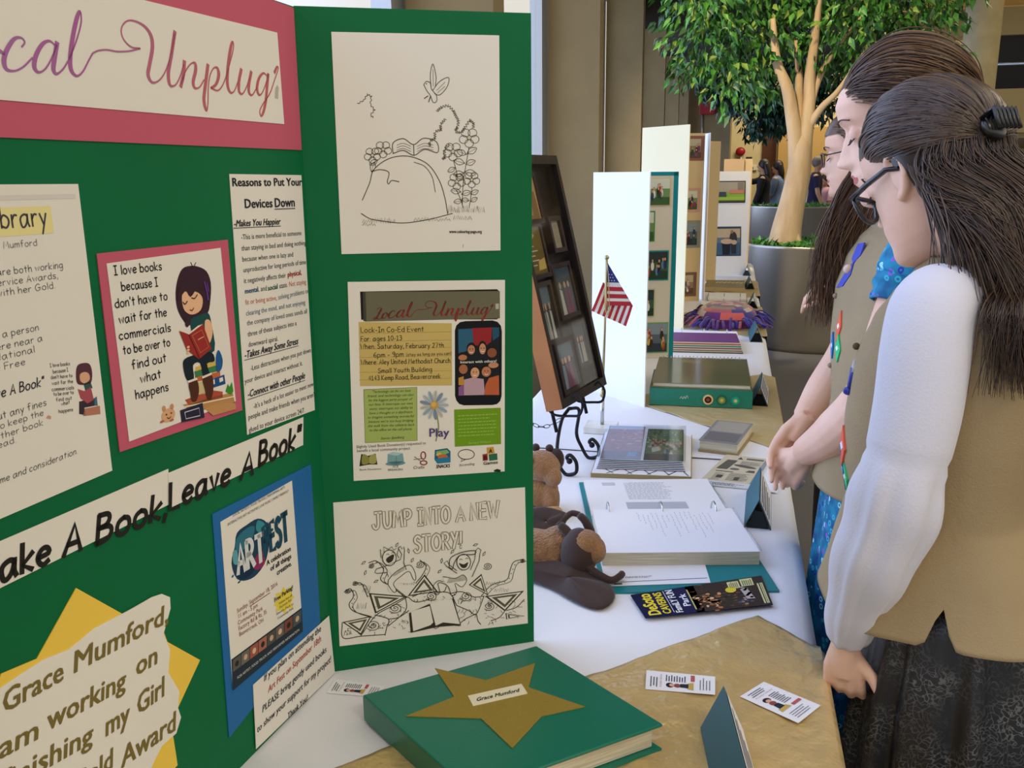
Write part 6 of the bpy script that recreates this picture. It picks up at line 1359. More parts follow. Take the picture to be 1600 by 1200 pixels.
# ---- teal binder with a gold star
C4 = [Vector((-.448, .966, 0)), Vector((-.252, 1.140, 0)), Vector((-.0585, .991, 0)), Vector((-.2545, .817, 0))]
def inset(q, k): m = sum(q, Vector()) / 4; return [m + (p - m) * k for p in q]
SB = thing('ring_binder', 'green binder with a gold glitter star on its cover, before the green board', 'binder', (-.255, .98, TZ + .004))
def slab(q, z0, z1, m): return MB().hexa([(p.x, p.y, z0) for p in q[::-1]] + [(p.x, p.y, z1) for p in q[::-1]], m)
z0 = TZ + .0055
slab(C4, z0, z0 + .004, teal).obj('back_cover', SB, bevel=.001)
slab(C4, z0 + .034, z0 + .038, teal).obj('front_cover', SB, bevel=.0015)
e = (C4[3] - C4[0]).normalized() * .004; n_ = (C4[1] - C4[0]).normalized() * .003
slab([C4[0], C4[0] + n_, C4[3] + n_, C4[3]], z0 + .003, z0 + .035, teal).obj('spine', SB)
ins = [C4[0] + n_ * 3 + e * 2, C4[1] - n_ * 3 + e * 2, C4[2] - n_ * 3 - e * 2, C4[3] + n_ * 3 - e * 2]
slab(ins, z0 + .005, z0 + .031, pages).obj('page_block', SB)
fs_ = Frame((0, 0, z0 + .0382), (1, 0, 0), (0, 1, 0))
star = [(-0.2431, 1.0914), (-0.2384, 1.0304), (-0.1586, 1.0041), (-0.2083, 0.9713), (-0.2290, 0.9009), (-0.2815, 0.9497), (-0.3754, 0.9328), (-0.3285, 0.9873), (-0.3754, 1.0473), (-0.2984, 1.0342)]
sb = MB(); sb.prism(star[::-1], fs_, 0, .0012, gold_s); st_o = sb.obj('gold_star', SB)
a, b, c_, d_ = [(-0.3116, 0.9929), (-0.2984, 0.9722), (-0.2365, 1.0154), (-0.2496, 1.0360)]
S = Sheet(fs_, [b, c_, d_, a], 8, 2.6, ink('#e3dcc0'), h0=.0012, t=.0004)
S.text('Grace Mumford', .7, .8, 1.15, '#2a2a26', w=6.6, shear=.45, bold=.015)
S.obj('name_label', st_o, 'small white name label with cursive lettering')
# ---- business cards
def bcard(q, z, lab):
    S = Sheet(Frame((0, 0, z), (1, 0, 0), (0, 1, 0)), q, 5, 9.4, wpap, t=.0004)
    for i, y in enumerate((8.7, 8.3, 7.9)): S.scrib(.8 + .3 * (i == 1), y - .12, 4.2 - .4 * i, y + .12, 1, '#55525a', .7)
    S.text('A Little Library', 2.5, 7.25, .42, '#c48a8e', w=3.4, al='C')
    S.ell(1.5, 6.1, .62, .55, '#2c2433', 2).ell(1.5, 5.85, .4, .34, '#d9a888', 3).ell(1.5, 5.1, .5, .5, '#8a4a4a', 2).poly([(1.1, 4.7), (2, 4.7), (2.1, 3.6), (1, 3.6)], '#26303c', 2).poly([(.8, 3.7), (2.3, 3.7), (2.6, 2.9), (.6, 2.9)], '#c2a35a', 2)
    for i in range(8): S.scrib(2.5, 6.5 - i * .36, 4.2, 6.7 - i * .36, 1, '#33384a', .8)
    S.rect(2.9, 2.75, 4.6, 3.3, '#b55a5a', 2)
    for i in range(4): S.scrib(.9, 1.9 - i * .42, 4.2, 2.1 - i * .42, 1, '#6a6a78', .7)
    return tag(S.obj('business_card', loc=(sum(p[0] for p in q) / 4, sum(p[1] for p in q) / 4, z)), lab, 'business card', 'printed handout cards')
bcard([(-.453, 1.025), (-.453, 1.052), (-.531, 1.054), (-.527, 1.018)], TZ + .0022, 'printed card on the white cloth, half under the green binder')
bcard([(.003, 1.128), (.002, 1.174), (-.095, 1.169), (-.092, 1.120)], TZ + .0072, 'printed card lying square on the gold foil, nearer the green binder')
bcard([(.110, 1.086), (.142, 1.134), (.069, 1.176), (.036, 1.131)], TZ + .0072, 'printed card lying askew on the gold foil by the table edge')
# ---- tent cards
tent_o = mat('teal_card_outside', '#2f6672', .6); tent_i = mat('dark_card_inside', '#0d1c22', .7)
def make_tent(label):
    t = thing('tent_card', label, 'tent card', (0, 0, 0), 'folded tent cards along the table edge')
    L, w, h, k = .11, .027, .062, .0009
    for sgn, nm in ((-1, 'left_flap'), (1, 'right_flap')):
        m = MB(); o_ = [(sgn * w, -L, 0), (sgn * w, L, 0), (0, L, h), (0, -L, h)]; i_ = [(sgn * (w - k * 2), -L, 0), (sgn * (w - k * 2), L, 0), (0, L, h - .003), (0, -L, h - .003)]
        m.add(o_, [(0, 1, 2, 3)], tent_o); m.add(i_, [(0, 1, 2, 3)], tent_i)
        m.add(o_ + i_, [(0, 1, 5, 4), (1, 2, 6, 5), (3, 0, 4, 7)], tent_i); f = m.obj(nm, t)
        if sgn == 1:
            m2 = MB(); q = lambda y, s_: (w * (1 - s_) + .0009, y, h * s_ + .0004); m2.add([q(-L * .93, .07), q(L * .93, .07), q(L * .93, .92), q(-L * .93, .92)], [(0, 1, 2, 3)], wpap)
            for i in range(5): m2.add([(w * (1 - s_) + .0013, y, h * s_ + .0006) for y, s_ in ((-L * .8, .2 + .14 * i), (L * (.4 + .08 * i), .2 + .14 * i), (L * (.4 + .08 * i), .25 + .14 * i), (-L * .8, .25 + .14 * i))], [(0, 1, 2, 3)], ink('#4a4c50'))
            m2.obj('printed_label', f)
    m = MB(); y = -L + .004; m.add([(-w * .82, y, .001), (w * .82, y, .001), (w * .3, y, h * .6), (-w * .3, y, h * .6)], [(0, 1, 2, 3), (3, 2, 1, 0)], tent_i); m.obj('end_flap', t)
    return t
TC = make_tent('dark teal tent card on the gold foil, beside the askew card')
place(TC, (.030, .945, TZ + .0065), math.radians(9))
for x, y, z, a, lab in ((.076, 1.868, .0022, -2, 'teal tent card on the white cloth, right of the open ring binder'),
                        (.102, 2.86, .0055, -3, 'tent card touching the badge binder'),
                        (.108, 3.97, .0022, 2, 'tent card between the purple album and the table edge'),
                        (.113, 4.94, .0055, -2, 'tent card behind the fleece cushion'),
                        (.104, 5.74, .0055, 2, 'tent card beside the flat tan album'),
                        (.098, 6.52, .0022, -2, 'farthest tent card, in front of the small photo board')):
    dup(TC, (x, y, TZ + z), math.radians(a), lab)
# ---- open ring binder
RBd = thing('ring_binder', 'open turquoise ring binder with white pages, right of the toy bat', 'binder', (-.10, 1.72, TZ + .0015))
U = Vector((.971, .239, 0)); V = Vector((-.239, .971, 0)); O_ = Vector((-.318, 1.945, TZ + .002))
bf = Frame(O_, U, V)
bx = lambda m, u0, u1, v0, v1, h0, h1, mt: m.prism([(u0, v0), (u1, v0), (u1, v1), (u0, v1)], bf, h0, h1, mt)
m = MB(); bx(m, -.008, .297, -.25, .006, 0, .004, teal2); m.obj('back_cover', RBd)
m = MB(); bx(m, -.008, .297, -.555, -.30, 0, .004, teal2); m.obj('front_cover', RBd)
m = MB(); bx(m, -.008, .297, -.30, -.25, 0, .004, teal2); m.obj('spine', RBd)
m = MB(); bx(m, .002, .29, -.225, -.002, .0045, .012, pages); 
S = Sheet(bf, [(.002, -.225), (.29, -.225), (.29, -.002), (.002, -.002)], 28.8, 22, wpap, h0=.012, t=.0006)
S.scrib(9, 9, 20, 20, 12, '#b9bcc6', .35); S.rect(8, 3.5, 21, 7.5, '#b4b7c0', 1); S.rect(4, 18, 7, 20, '#c4c6cc', 1); S.mb.add(m.v, m.f, pages); S.obj('far_pages', RBd)
m = MB(); bx(m, .002, .29, -.452, -.235, .0045, .030, pages)
S = Sheet(bf, [(.002, -.452), (.29, -.452), (.29, -.235), (.002, -.235)], 28.8, 21.6, wpap, h0=.030, t=.0006)
rn = random.Random(4)
for k in range(16):                                 # handwriting runs across the page, seen sideways
    x = 9 + k * .95
    y = 20 - rn.random() * 2; y1 = y - rn.uniform(3, 12)
    while y > y1:
        l_ = rn.uniform(.4, 1.2); S.line([(x + rn.uniform(-.1, .1), y), (x + rn.uniform(-.18, .18), y - l_ / 2), (x + rn.uniform(-.1, .1), y - l_)], .09, '#a4a6ae', 1); y -= l_ + .4
S.mb.add(m.v, m.f, pages); S.obj('near_pages', RBd)
for u in (.035, .145, .255):
    m = MB(); m.tube([bf(u, -.229 + .026 * math.cos(t), .016 + .026 * math.sin(t)) for t in [PI * k / 10 for k in range(11)]], .0017, chrome, 8); m.obj('ring', RBd)
m = MB(); m.tube([bf(.292, -.005, .014), bf(.292, -.225, .014)], .002, clearp, 6); m.tube([bf(.292, -.24, .032), bf(.292, -.45, .032)], .002, clearp, 6); m.obj('page_sleeve_edge', RBd)
S = Sheet(bf, [(.0, -.535), (.185, -.525), (.195, -.40), (.0, -.41)], 19, 12, wpap, h0=.0046, t=.0006)
S.line([(0, 1.2), (18.6, 1.8)], .2, '#4a3f78', 1); S.scrib(2, 2.6, 10, 3.4, 2, '#7a7c86', .4); S.rect(1.5, .4, 3, .9, '#222222', 1)
tag(S.obj('loose_sheet', loc=bf(.09, -.47, .005)), 'loose white sheet with a purple line, under the open ring binder pages', 'paper')
# ---- brochure
q = [(0.0900, 1.4169), (0.0742, 1.5246), (-0.1444, 1.3991), (-0.1117, 1.3239)]
S = Sheet(Frame((0, 0, TZ + .0072), (1, 0, 0), (0, 1, 0)), q, 10, 22.5, ink('#10143a'), t=.0012)
# drawing: x along the card's short side, y towards the lettered end
S.rect(0, 0, 10, 13.5, '#3a2f28', 1); S.poly([(0, 12), (10, 12), (10, 15.5), (0, 15.5)], '#1a1a44', 1)
rn = random.Random(9)
for k in range(90):
    x, y = rn.uniform(.3, 9.7), rn.uniform(3.5, 12.5); S.poly([(x, y), (x + rn.uniform(.1, .4), y + .1), (x + rn.uniform(-.2, .2), y + rn.uniform(.4, 1.4))], rn.choice(['#5a4632', '#2a211c', '#6e563c', '#4a3a2c', '#7a6246']), 2)
for k in range(40):
    x, y = rn.gauss(3.4, 1.2), rn.gauss(10.2, 1.1); S.ell(x, y, rn.uniform(.15, .5), rn.uniform(.2, .6), rn.choice(['#b3744a', '#d09a6a', '#8a5233', '#e0b88a']), 3, 8)
for k in range(18): S.ell(rn.uniform(1, 7), rn.uniform(2.5, 5.5), .3, .35, rn.choice(['#a08070', '#7a3a34', '#c9b8a8', '#4a5a7a']), 3, 8)
S.poly([(2.5, 2.6), (6.5, 3.4), (6.2, 4.6), (2.6, 4)], '#b8aea8', 3)
S.rect(6.7, 4.4, 9.2, 6.4, '#d9d59a', 4); S.rect(7, 1.9, 9.6, 4.1, '#d9d59a', 4); S.ell(6.3, 6.2, 1, .95, '#e0c93a', 5); S.rect(.5, .4, 7.4, .9, '#d9d59a', 4); S.rect(.5, 1.1, 7.4, 1.4, '#cfcb96', 4)
S.scrib(6.9, 4.6, 9, 6.2, 5, '#6a6a4a', .5, L=5); S.scrib(7.2, 2.1, 9.4, 3.9, 5, '#6a6a4a', .5, L=5); S.scrib(.7, .5, 7.2, .85, 1, '#7a7a5a', .5, L=5)
S.text('DeSoto', .5, 19.6, 2.9, '#e8d43c', w=8.8, bold=.035); S.text('CAVERNS', .6, 17.75, 1.95, '#e8d43c', w=8.6, bold=.03)
S.line([(.8, 17.3), (9.4, 17.3)], .1, '#d8d8e8', 3); S.text('FamiLY FUN', .5, 15.75, 1.75, '#ececf2', w=9, bold=.03); S.text('Park', 2.5, 14.0, 1.7, '#ececf2', w=4.8, bold=.03); S.line([(1, 13.4), (8.6, 13.4)], .22, '#c9c070', 3)
tag(S.obj('brochure', loc=(-.02, 1.43, TZ + .005)), 'dark blue cave park brochure with yellow lettering, before the ring binder', 'brochure')
# ---- photo album
al = math.atan2(.03, .22); af = Frame((-.298, 2.022, TZ + .002), (.985, .10, 0), (-.10, .985, 0))
AL = thing('photo_album', 'open photo album showing two snapshots, in front of the flag stand', 'photo album', (-.19, 2.2, TZ + .002))
m = MB(); m.prism([(-.012, -.02), (.225, -.02), (.245, .33), (.008, .33)], af, 0, .010, mat('tan_board_edge', '#9a875c', .8)); m.prism([(-.010, -.018), (.223, -.018), (.243, .328), (.010, .328)], af, .010, .0108, wpap)
for k in range(9): m.prism([(.0 + k * .024, -.016), (.004 + k * .024, -.016), (.05 + k * .022, .03), (.046 + k * .022, .03)] if k % 2 else [(.04 + k * .022, -.016), (.043 + k * .022, -.016), (.012 + k * .024, .03), (.009 + k * .024, .03)], af, .0108, .0112, ink('#4a5068'))
m.obj('album_cover', AL)
for k in range(6):
    m = MB(); s_ = .0015 * k; m.prism([(.0 + s_, .012 + s_), (.212 - s_, .012 + s_), (.226 - s_, .318), (.014 + s_, .318)], af, .0115 + .004 * k, .0142 + .004 * k, wpap); m.prism([(s_, .0115 + s_), (.212 - s_, .0115 + s_), (.212 - s_, .013 + s_), (s_, .013 + s_)], af, .0115 + .004 * k, .0128 + .004 * k, ink(['#5a2c2a', '#2a3a5a', '#2a4a34'][k % 3])); m.obj('album_leaf', AL)
zt = .0345
S = Sheet(af, [(.008, .02), (.106, .02), (.118, .31), (.022, .31)], 10, 15, ink('#3a1c1c'), h0=zt, t=.001)
S.rect(.2, .2, 9.8, 14.8, '#8a4438', 1); rn = random.Random(2)
for k in range(60): x, y = rn.uniform(.4, 9), rn.uniform(4, 14); S.rect(x, y, x + rn.uniform(.4, 1.6), y + rn.uniform(.15, .5), rn.choice(['#c07a58', '#6a2a26', '#a85a44', '#d09a70', '#4a2020']), 2)
S.rect(.2, .2, 9.8, 3.2, '#4a2620', 2); S.poly([(6.4, 1.2), (8.6, 1.2), (9, 2.8), (6.8, 2.8)], '#1f7fa8', 3); S.rect(.2, 13.2, 9.8, 14.8, '#9aa4b4', 3); S.obj('photograph', AL, 'snapshot of a red lit cave hall')
S = Sheet(af, [(.112, .02), (.207, .02), (.22, .29), (.126, .29)], 10, 15, ink('#20301e'), h0=zt, t=.001)
S.rect(.2, .2, 9.8, 14.8, '#4f6a44', 1)
for k in range(110): x, y = rn.uniform(.4, 9.5), rn.uniform(5, 14.5); S.ell(x, y, rn.uniform(.15, .5), rn.uniform(.2, .6), rn.choice(['#6f8a58', '#2f4a2a', '#8fa06a', '#3f5a3a', '#a8b48a']), 2, 7)
for k in range(34): x, y = rn.uniform(1, 9.2), rn.uniform(3, 9); S.ell(x, y, .45, .7, rn.choice(['#33507a', '#c9c0b8', '#7a3434', '#d8b8a0', '#2a2a34', '#8a9ab0']), 3, 8); S.ell(x, y + .9, .3, .4, '#b98a6c', 4, 7)
S.rect(.2, .2, 9.8, 2.6, '#2a2440', 4); S.poly([(2, 3.2), (4, 4.2), (3.4, 6), (1.6, 5)], '#c0c4b8', 5); S.obj('photograph', AL, 'snapshot of a group in front of green trees')
m = MB(); m.prism([(.0, .010), (.212, .010), (.228, .322), (.012, .322)], af, .0372, .0376, clearp); m.obj('plastic_sleeve', AL)
# grey stack behind it
bf2 = Frame((-.10, 2.205, TZ + .002), (.97, -.2, 0), (.2, .97, 0))
GS = thing('photo_album', 'closed grey photo album with clear sleeves, half behind the open one', 'photo album', (-.03, 2.3, TZ + .002))
m = MB(); m.prism([(.022, .06), (.125, .06), (.125, .27), (.022, .27)], bf2, 0, .006, mat('tan_board_edge', '#9a875c')); m.obj('back_cover', GS)
m = MB(); m.prism([(.024, .065), (.12, .065), (.12, .265), (.024, .265)], bf2, .006, .030, pages); m.obj('page_block', GS)
m = MB(); m.prism([(.022, .062), (.122, .062), (.122, .268), (.022, .268)], bf2, .030, .032, mat('grey_sleeve', '#8c8a90', .2, spec=.8)); m.prism([(.03, .07), (.115, .07), (.115, .15), (.03, .15)], bf2, .032, .0322, ink('#6d6a6c')); m.prism([(.03, .16), (.115, .16), (.115, .26), (.03, .26)], bf2, .032, .0322, ink('#9a948a')); m.obj('front_cover', GS)
# ---- printed zine pages and blank sheets
S = Sheet(Frame((0, 0, TZ + .0022), (1, 0, 0), (0, 1, 0)), [(-.060, 2.000), (.062, 1.990), (.112, 2.225), (.005, 2.243)], 14, 24, ink('#c9c0a8'), t=.002)
S.rect(0, 0, 14, 3.2, '#cdd0d8', 1).scrib(1, .6, 12, 2.6, 4, '#55565c', .5); S.poly([(1, 12.5), (4.2, 12.5), (5.2, 20), (2, 20)], '#5f5c54', 1).poly([(4.6, 21), (6.4, 21), (5.2, 23)], '#55524c', 1).rect(7.3, 21.2, 12.6, 22.6, '#6d6c68', 1)
S.ell(8.5, 15.8, 3.6, .9, '#605d57', 1, rot=-.2).ell(6.2, 13.2, 1.4, .8, '#6a6760', 1).poly([(9.6, 11.5), (12.4, 11.5), (12, 13.2), (10.4, 13.2)], '#5f5c56', 1).rect(1.5, 10.6, 6.5, 11.1, '#55524c', 1)
S.scrib(6.5, 16.6, 12.8, 20, 6, '#77756c', .4).scrib(2, 4, 5, 9.6, 8, '#8a8678', .4).scrib(6, 4.4, 12, 10.2, 9, '#77756c', .4).rect(3, 6, 4.6, 8, '#5f5c54', 2).rect(8, 5, 9.4, 7.4, '#6a6760', 2)
S.poly([(12.8, 3.4), (14, 3.4), (14, 22), (12.9, 22)] , '#8d949c', 1)
tag(S.obj('printed_newsletter', loc=(.03, 2.12, TZ + .002)), 'printed pages with grey pictures, behind the tent card by the clasped hands', 'printed pages')
S = Sheet(Frame((0, 0, TZ + .0045), (1, 0, 0), (0, 1, 0)), [(.070, 1.985), (.120, 1.975), (.146, 2.19), (.118, 2.205)], 6, 22, wpap, t=.0008)
tag(S.obj('paper_slip', loc=(.11, 2.09, TZ + .0045)), 'blank white slip at the table edge beneath the clasped hands', 'paper')
# ---- easel and collage frame
dk = mat('dark_brown_frame', '#1c1210', .35, bump=.1, bscale=40, spec=.6); dk2 = mat('brown_inner_frame', '#33231f', .4, spec=.6); side_w = mat('wrapped_wood_side', '#ad6f34', .6, var='#94592a', vscale=5)
n = Vector((.974, -.227, 0)); uu = Vector((.227, .974, 0)); LBc = Vector((-.371, 1.98, .912)); aa = math.radians(14)
up = -n * math.sin(aa) + Vector((0, 0, math.cos(aa)))
ff = Frame(LBc, uu, up)                                  # front face frame, normal toward the aisle
PW, PH = .283, .60
PF = thing('collage_frame', 'dark brown collage picture frame leaning on the iron easel', 'picture frame', (-.37, 2.11, .912))
m = MB(); bar = .022
for q in ([(0, 0), (PW, 0), (PW, bar), (0, bar)], [(0, PH - bar), (PW, PH - bar), (PW, PH), (0, PH)], [(0, bar), (bar * .7, bar), (bar * .7, PH - bar), (0, PH - bar)], [(PW - bar * .7, bar), (PW, bar), (PW, PH - bar), (PW - bar * .7, PH - bar)]): m.prism(q, ff, -.045, 0, dk)
m.obj('outer_frame', PF)
m = MB(); m.prism([(-.0015, 0), (0, 0), (0, PH), (-.0015, PH)], ff, -.044, -.001, side_w); m.obj('wood_side', PF, label='warm brown wooden side of the frame')
m = MB(); m.prism([(.005, .005), (PW - .005, .005), (PW - .005, PH - .005), (.005, PH - .005)], ff, -.044, -.030, dk); m.obj('back_board', PF)
rn = random.Random(12)
ops = [(.105, .50, .105, .125, '#c9a06a', 0), (.205, .405, .075, .09, '#b0a488', 1), (.072, .375, .115, .135, '#7a6430', 2), (.062, .225, .085, .15, '#3a464e', 3), (.19, .265, .115, .14, '#5a6670', 4), (.105, .085, .12, .14, '#585862', 5), (.215, .125, .08, .12, '#3a424e', 6)]
for (cx, cy, w, h, c, k) in ops:
    m = MB(); b = .011; x0, x1, y0, y1 = cx - w / 2, cx + w / 2, cy - h / 2, cy + h / 2; x0 = max(x0, .016); x1 = min(x1, PW - .016); y0 = max(y0, .022)
    hh = -.012 + .004 * (k % 2)
    for q in ([(x0, y0), (x1, y0), (x1, y0 + b), (x0, y0 + b)], [(x0, y1 - b), (x1, y1 - b), (x1, y1), (x0, y1)], [(x0, y0 + b), (x0 + b, y0 + b), (x0 + b, y1 - b), (x0, y1 - b)], [(x1 - b, y0 + b), (x1, y0 + b), (x1, y1 - b), (x1 - b, y1 - b)]): m.prism(q, ff, -.030, hh, dk2)
    mo = m.obj('photo_mount', PF)
    S = Sheet(ff, [(x0 + b, y0 + b), (x1 - b, y0 + b), (x1 - b, y1 - b), (x0 + b, y1 - b)], 8, 11, ink(c), h0=-.017, t=.001)
    if k == 0: S.rect(.5, 8.6, 5.5, 10.6, '#c9a878', 1).poly([(1, 0), (7.5, 0), (7, 7), (1.5, 8)], '#9a7448', 1).rect(2.4, 1, 4.2, 4.4, '#c49a6c', 2).ell(3.2, 6, .8, .6, '#6a5030', 2)
    elif k == 2:
        S.poly([(0, 7.5), (4, 9.8), (5, 9), (1, 6.6)], '#c9a85a', 1).poly([(4, .8), (7.6, 1), (7.6, 3.6), (4.6, 3)], '#d9b45c', 1)
        for i in range(5): S.rect(.5, 2 + i * 1.1, 3.6 + (i % 2) * 1.5, 2.25 + i * 1.1, '#d8cfae', 2)
    elif k == 1: S.rect(3.6, 2, 6.8, 9.5, '#a89a7c', 1)
    else:
        S.rect(0, 7, 8, 11, ['#48545c', '#64727a'][k % 2], 1)
        for i in range(3):
            x = 2 + 2 * i + rn.uniform(-.4, .4); S.poly([(x - .9, 0), (x + .9, 0), (x + .6, 5.6), (x - .5, 6)], rn.choice(['#b9b294', '#8a5a68', '#8f989e', '#c9c2a8']), 2).ell(x, 6.8, .55, .8, '#cfa27c', 3, 10)
    S.obj('photograph', mo)
m = MB(); m.prism([(.008, .008), (PW - .008, .008), (PW - .008, PH - .008), (.008, PH - .008)], ff, -.009, -.007, clear('picture_glass', (.93, .95, .98), .07, .05)); m.obj('glass_pane', PF)
EA = thing('tabletop_easel', 'black wrought iron tabletop easel with scrolled feet holding the collage frame', 'easel', (-.37, 2.11, TZ + .003))
ef = Frame(Vector((-.371, 1.98, TZ)) , uu, (0, 0, 1))
def epl(u, v, h=0):                                       # easel plane: leans back with the frame, behind it
    return Vector((-.371, 1.98, .912)) + uu * u + up * ((v - .172) / math.cos(aa)) + n * (h - .055)
R_ = .0045
for u0 in (.045, .235):
    m = MB(); m.tube([epl(u0, .10), epl(u0, .45), epl(u0 + (.05 if u0 < .1 else -.05), .72)], R_, black_i, 8); m.obj('upright', EA)
for sgn, u0, uf in ((-1, .045, .02), (1, .225, .163)):
    c = [epl(.14, .135), epl(.14 + sgn * .055, .118), epl(uf - sgn * .012, .07), epl(uf, .03), epl(uf, .0067, .010), epl(uf, .0067, .026), epl(uf, .016, .042), epl(uf, .040, .047), epl(uf, .055, .036), epl(uf, .048, .025), epl(uf, .040, .030)]
    z_ = [p.z for p in c]
    m = MB(); m.tube(cr([tuple(Vector((p.x, p.y, max(p.z, TZ + .0065)))) for p in c], 6), R_, black_i, 8); m.ball(c[-1], .0075, black_i, 10, 8); m.obj('scroll_foot', EA)
    m = MB(); hb = [epl(uf, .165), epl(uf, .150, .02), epl(uf, .152, .06), epl(uf, .158, .085), epl(uf, .185, .098), epl(uf, .205, .088), epl(uf, .195, .074)]
    m.tube(cr([tuple(p) for p in hb], 6), .0032, black_i, 8); m.obj('support_hook', EA)
m = MB(); m.tube([epl(.045, .45), epl(.235, .45)], R_, black_i, 8); m.tube([epl(.02, .162, .004), epl(.26, .162, .004)], .0035, black_i, 8); m.obj('crossbar', EA)
m = MB(); m.tube([epl(.14, .62), Vector((-.575, 2.17, TZ + .006))], R_, black_i, 8); m.obj('rear_leg', EA)
c0, c1 = epl(.12, .125), Vector((-.535, 2.15, TZ + .14))
for k in range(10):
    a = c0.lerp(c1, k / 10); b = c0.lerp(c1, (k + 1.25) / 10); sag = lambda t: -.05 * math.sin(PI * t)
    a.z += sag(k / 10); b.z += sag((k + 1) / 10); mid = (a + b) / 2; d = (b - a) / 2; s_ = Vector((0, 0, 1)) if k % 2 else d.cross(Vector((0, 0, 1))).normalized()
    m = MB(); m.tube([mid + d * math.cos(t) + s_ * .0045 * math.sin(t) for t in [2 * PI * i / 10 for i in range(11)]], .0009, black_i, 5); m.obj('chain_link', EA)
# ---- small flag on a marble base
FL = thing('flag_stand', 'small striped flag on a brass pole with white marble base, before the white board', 'flag', (-.345, 2.40, TZ + .0018))
px_, py_ = -.338, 2.40
marble = mat('white_marble', '#e4e2da', .3, var='#d6d2c6', vscale=20); brass = mat('pale_brass', '#b9a878', .3, metal=.9)
MB().box((px_ - .048, py_ - .04, TZ + .002), (px_ + .042, py_ + .04, TZ + .020), marble).obj('marble_base', FL, bevel=.002)
m = MB(); m.tube([(px_, py_, TZ + .02), (px_, py_, TZ + .10)], .0052, chrome, 12); m.tube([(px_, py_, TZ + .10), (px_ + .006, py_, 1.222)], .0036, brass, 12); m.lathe([(.0, 0), (.007, .002), (.007, .012), (.004, .02)], (px_, py_, TZ + .10), brass, 12); m.obj('pole', FL)
MB().ball((px_ + .006, py_, 1.228), .0065, brass, 14, 10).obj('finial', FL)
m = MB(); m.tube(cr([(px_ + .008, py_ - .004, 1.215), (px_ + .013, py_ - .008, 1.17), (px_ + .016, py_ - .008, 1.09), (px_ + .013, py_ - .006, 1.075)], 5), .0012, brass, 6); m.ball((px_ + .013, py_ - .006, 1.075), .003, brass, 8, 6); m.tube(cr([(px_ + .008, py_ - .004, 1.21), (px_ + .006, py_ - .008, 1.15), (px_ + .012, py_ - .008, 1.085)], 5), .001, brass, 6); m.obj('cord', FL)
fred, fwht, fblu = mat('flag_red', '#b3222c', .7), mat('flag_white', '#e6e0d8', .7), mat('flag_blue', '#23307a', .7)
gf = Frame((px_ + .004, py_ - .004, 1.216), (.985, .17, 0), (0, 0, 1))
wv = lambda u, v: .006 * math.sin(u * 70 + v * 25)
def fpoly(m, pts, mt, h): m.add([gf(u, v, wv(u, v) + h) for u, v in pts], [tuple(range(len(pts)))], mt)
m = MB()
top = (.004, 0.0); e1 = (.075, -.118); low = (.058, -.176); lw = (-.037, -.132); lt = (-.006, -.055)
fly = lambda t: (top[0] + (e1[0] - top[0]) * t, top[1] + (e1[1] - top[1]) * t)
nb = 8                                                   # upper fold: bands along the fly
hz = lambda v: max(.004, .004)
for i in range(30):
    v0, v1 = -.118 * i / 30, -.118 * (i + 1) / 30
    x0, x1 = fly(i / 30)[0], fly((i + 1) / 30)[0]
    band = int((i - 14) / 2.6) if i >= 14 else -1
    fpoly(m, [(.004, v0), (.004, v1), (x1, v1), (x0, v0)], fblu if i < 14 else (fwht if band % 2 == 0 else fred), .001)
for i in range(4):
    for j in range(5):
        t = .18 + .07 * j; u = .010 + .0068 * i + .003 * (j % 2); v = -.118 * t - .012
        if u < fly(-v / .118)[0] - .004: fpoly(m, [(u + .0019 * math.cos(PI / 2 + k * PI / 5) * (1 if k % 2 == 0 else .42), v + .0019 * math.sin(PI / 2 + k * PI / 5) * (1 if k % 2 == 0 else .42)) for k in range(10)], fwht, .0022)
N = 13                                                   # lower fold: stripes hanging down
for i in range(N):
    t0, t1 = i / N, (i + 1) / N
    L = lambda t: (lw[0] + (low[0] - lw[0]) * t, lw[1] + (low[1] - lw[1]) * t)
    T_ = lambda t: (lt[0] + (e1[0] - lt[0]) * t, lt[1] + (e1[1] - lt[1]) * t)
    for k in range(4):
        a, b = k / 4, (k + 1) / 4; mix = lambda p, q, s_: (p[0] + (q[0] - p[0]) * s_, p[1] + (q[1] - p[1]) * s_)
        fpoly(m, [mix(L(t0), T_(t0), a), mix(L(t1), T_(t1), a), mix(L(t1), T_(t1), b), mix(L(t0), T_(t0), b)], fred if i % 2 == 0 else fwht, -.002)
m.obj('flag_cloth', FL, solid=.0006)
# ---- plush toys
fur = mat('tan_toy_fur', '#8a5a30', .95, bump=1, bscale=260, var='#b07c48', vscale=60, sheen=.4); dbr = mat('dark_brown_suede', '#2c1a15', .8, bump=.25, bscale=25, var='#3a241d', vscale=12, sheen=.2); lt_f = mat('pale_toy_fur', '#a8794e', .95, bump=.8, bscale=250, var='#94683f', vscale=40, sheen=.3); beige_f = mat('beige_toy_plush', '#c29a68', .95, bump=.6, bscale=250, sheen=.3)
BT = thing('toy_bat', 'brown toy bat with spread wings and tan fur, left of the open ring binder', 'plush toy', (-.31, 1.47, TZ + .0015))
m = MB(); m.ball((-.335, 1.475, TZ + .040), (.085, .042, .040), fur, 20, 14); m.ball((-.285, 1.478, TZ + .055), (.035, .034, .034), fur, 16, 10); m.obj('body', BT, remesh=.005, smooth_it=2)
m = MB(); m.ball((-.243, 1.455, TZ + .052), (.034, .034, .046), dbr, 16, 12); m.ball((-.232, 1.452, TZ + .075), (.03, .026, .022), lt_f, 16, 10); hd = m.obj('head', BT)
MB().ball((-.212, 1.450, TZ + .062), (.018, .018, .024), lt_f, 14, 10).obj('muzzle', hd)
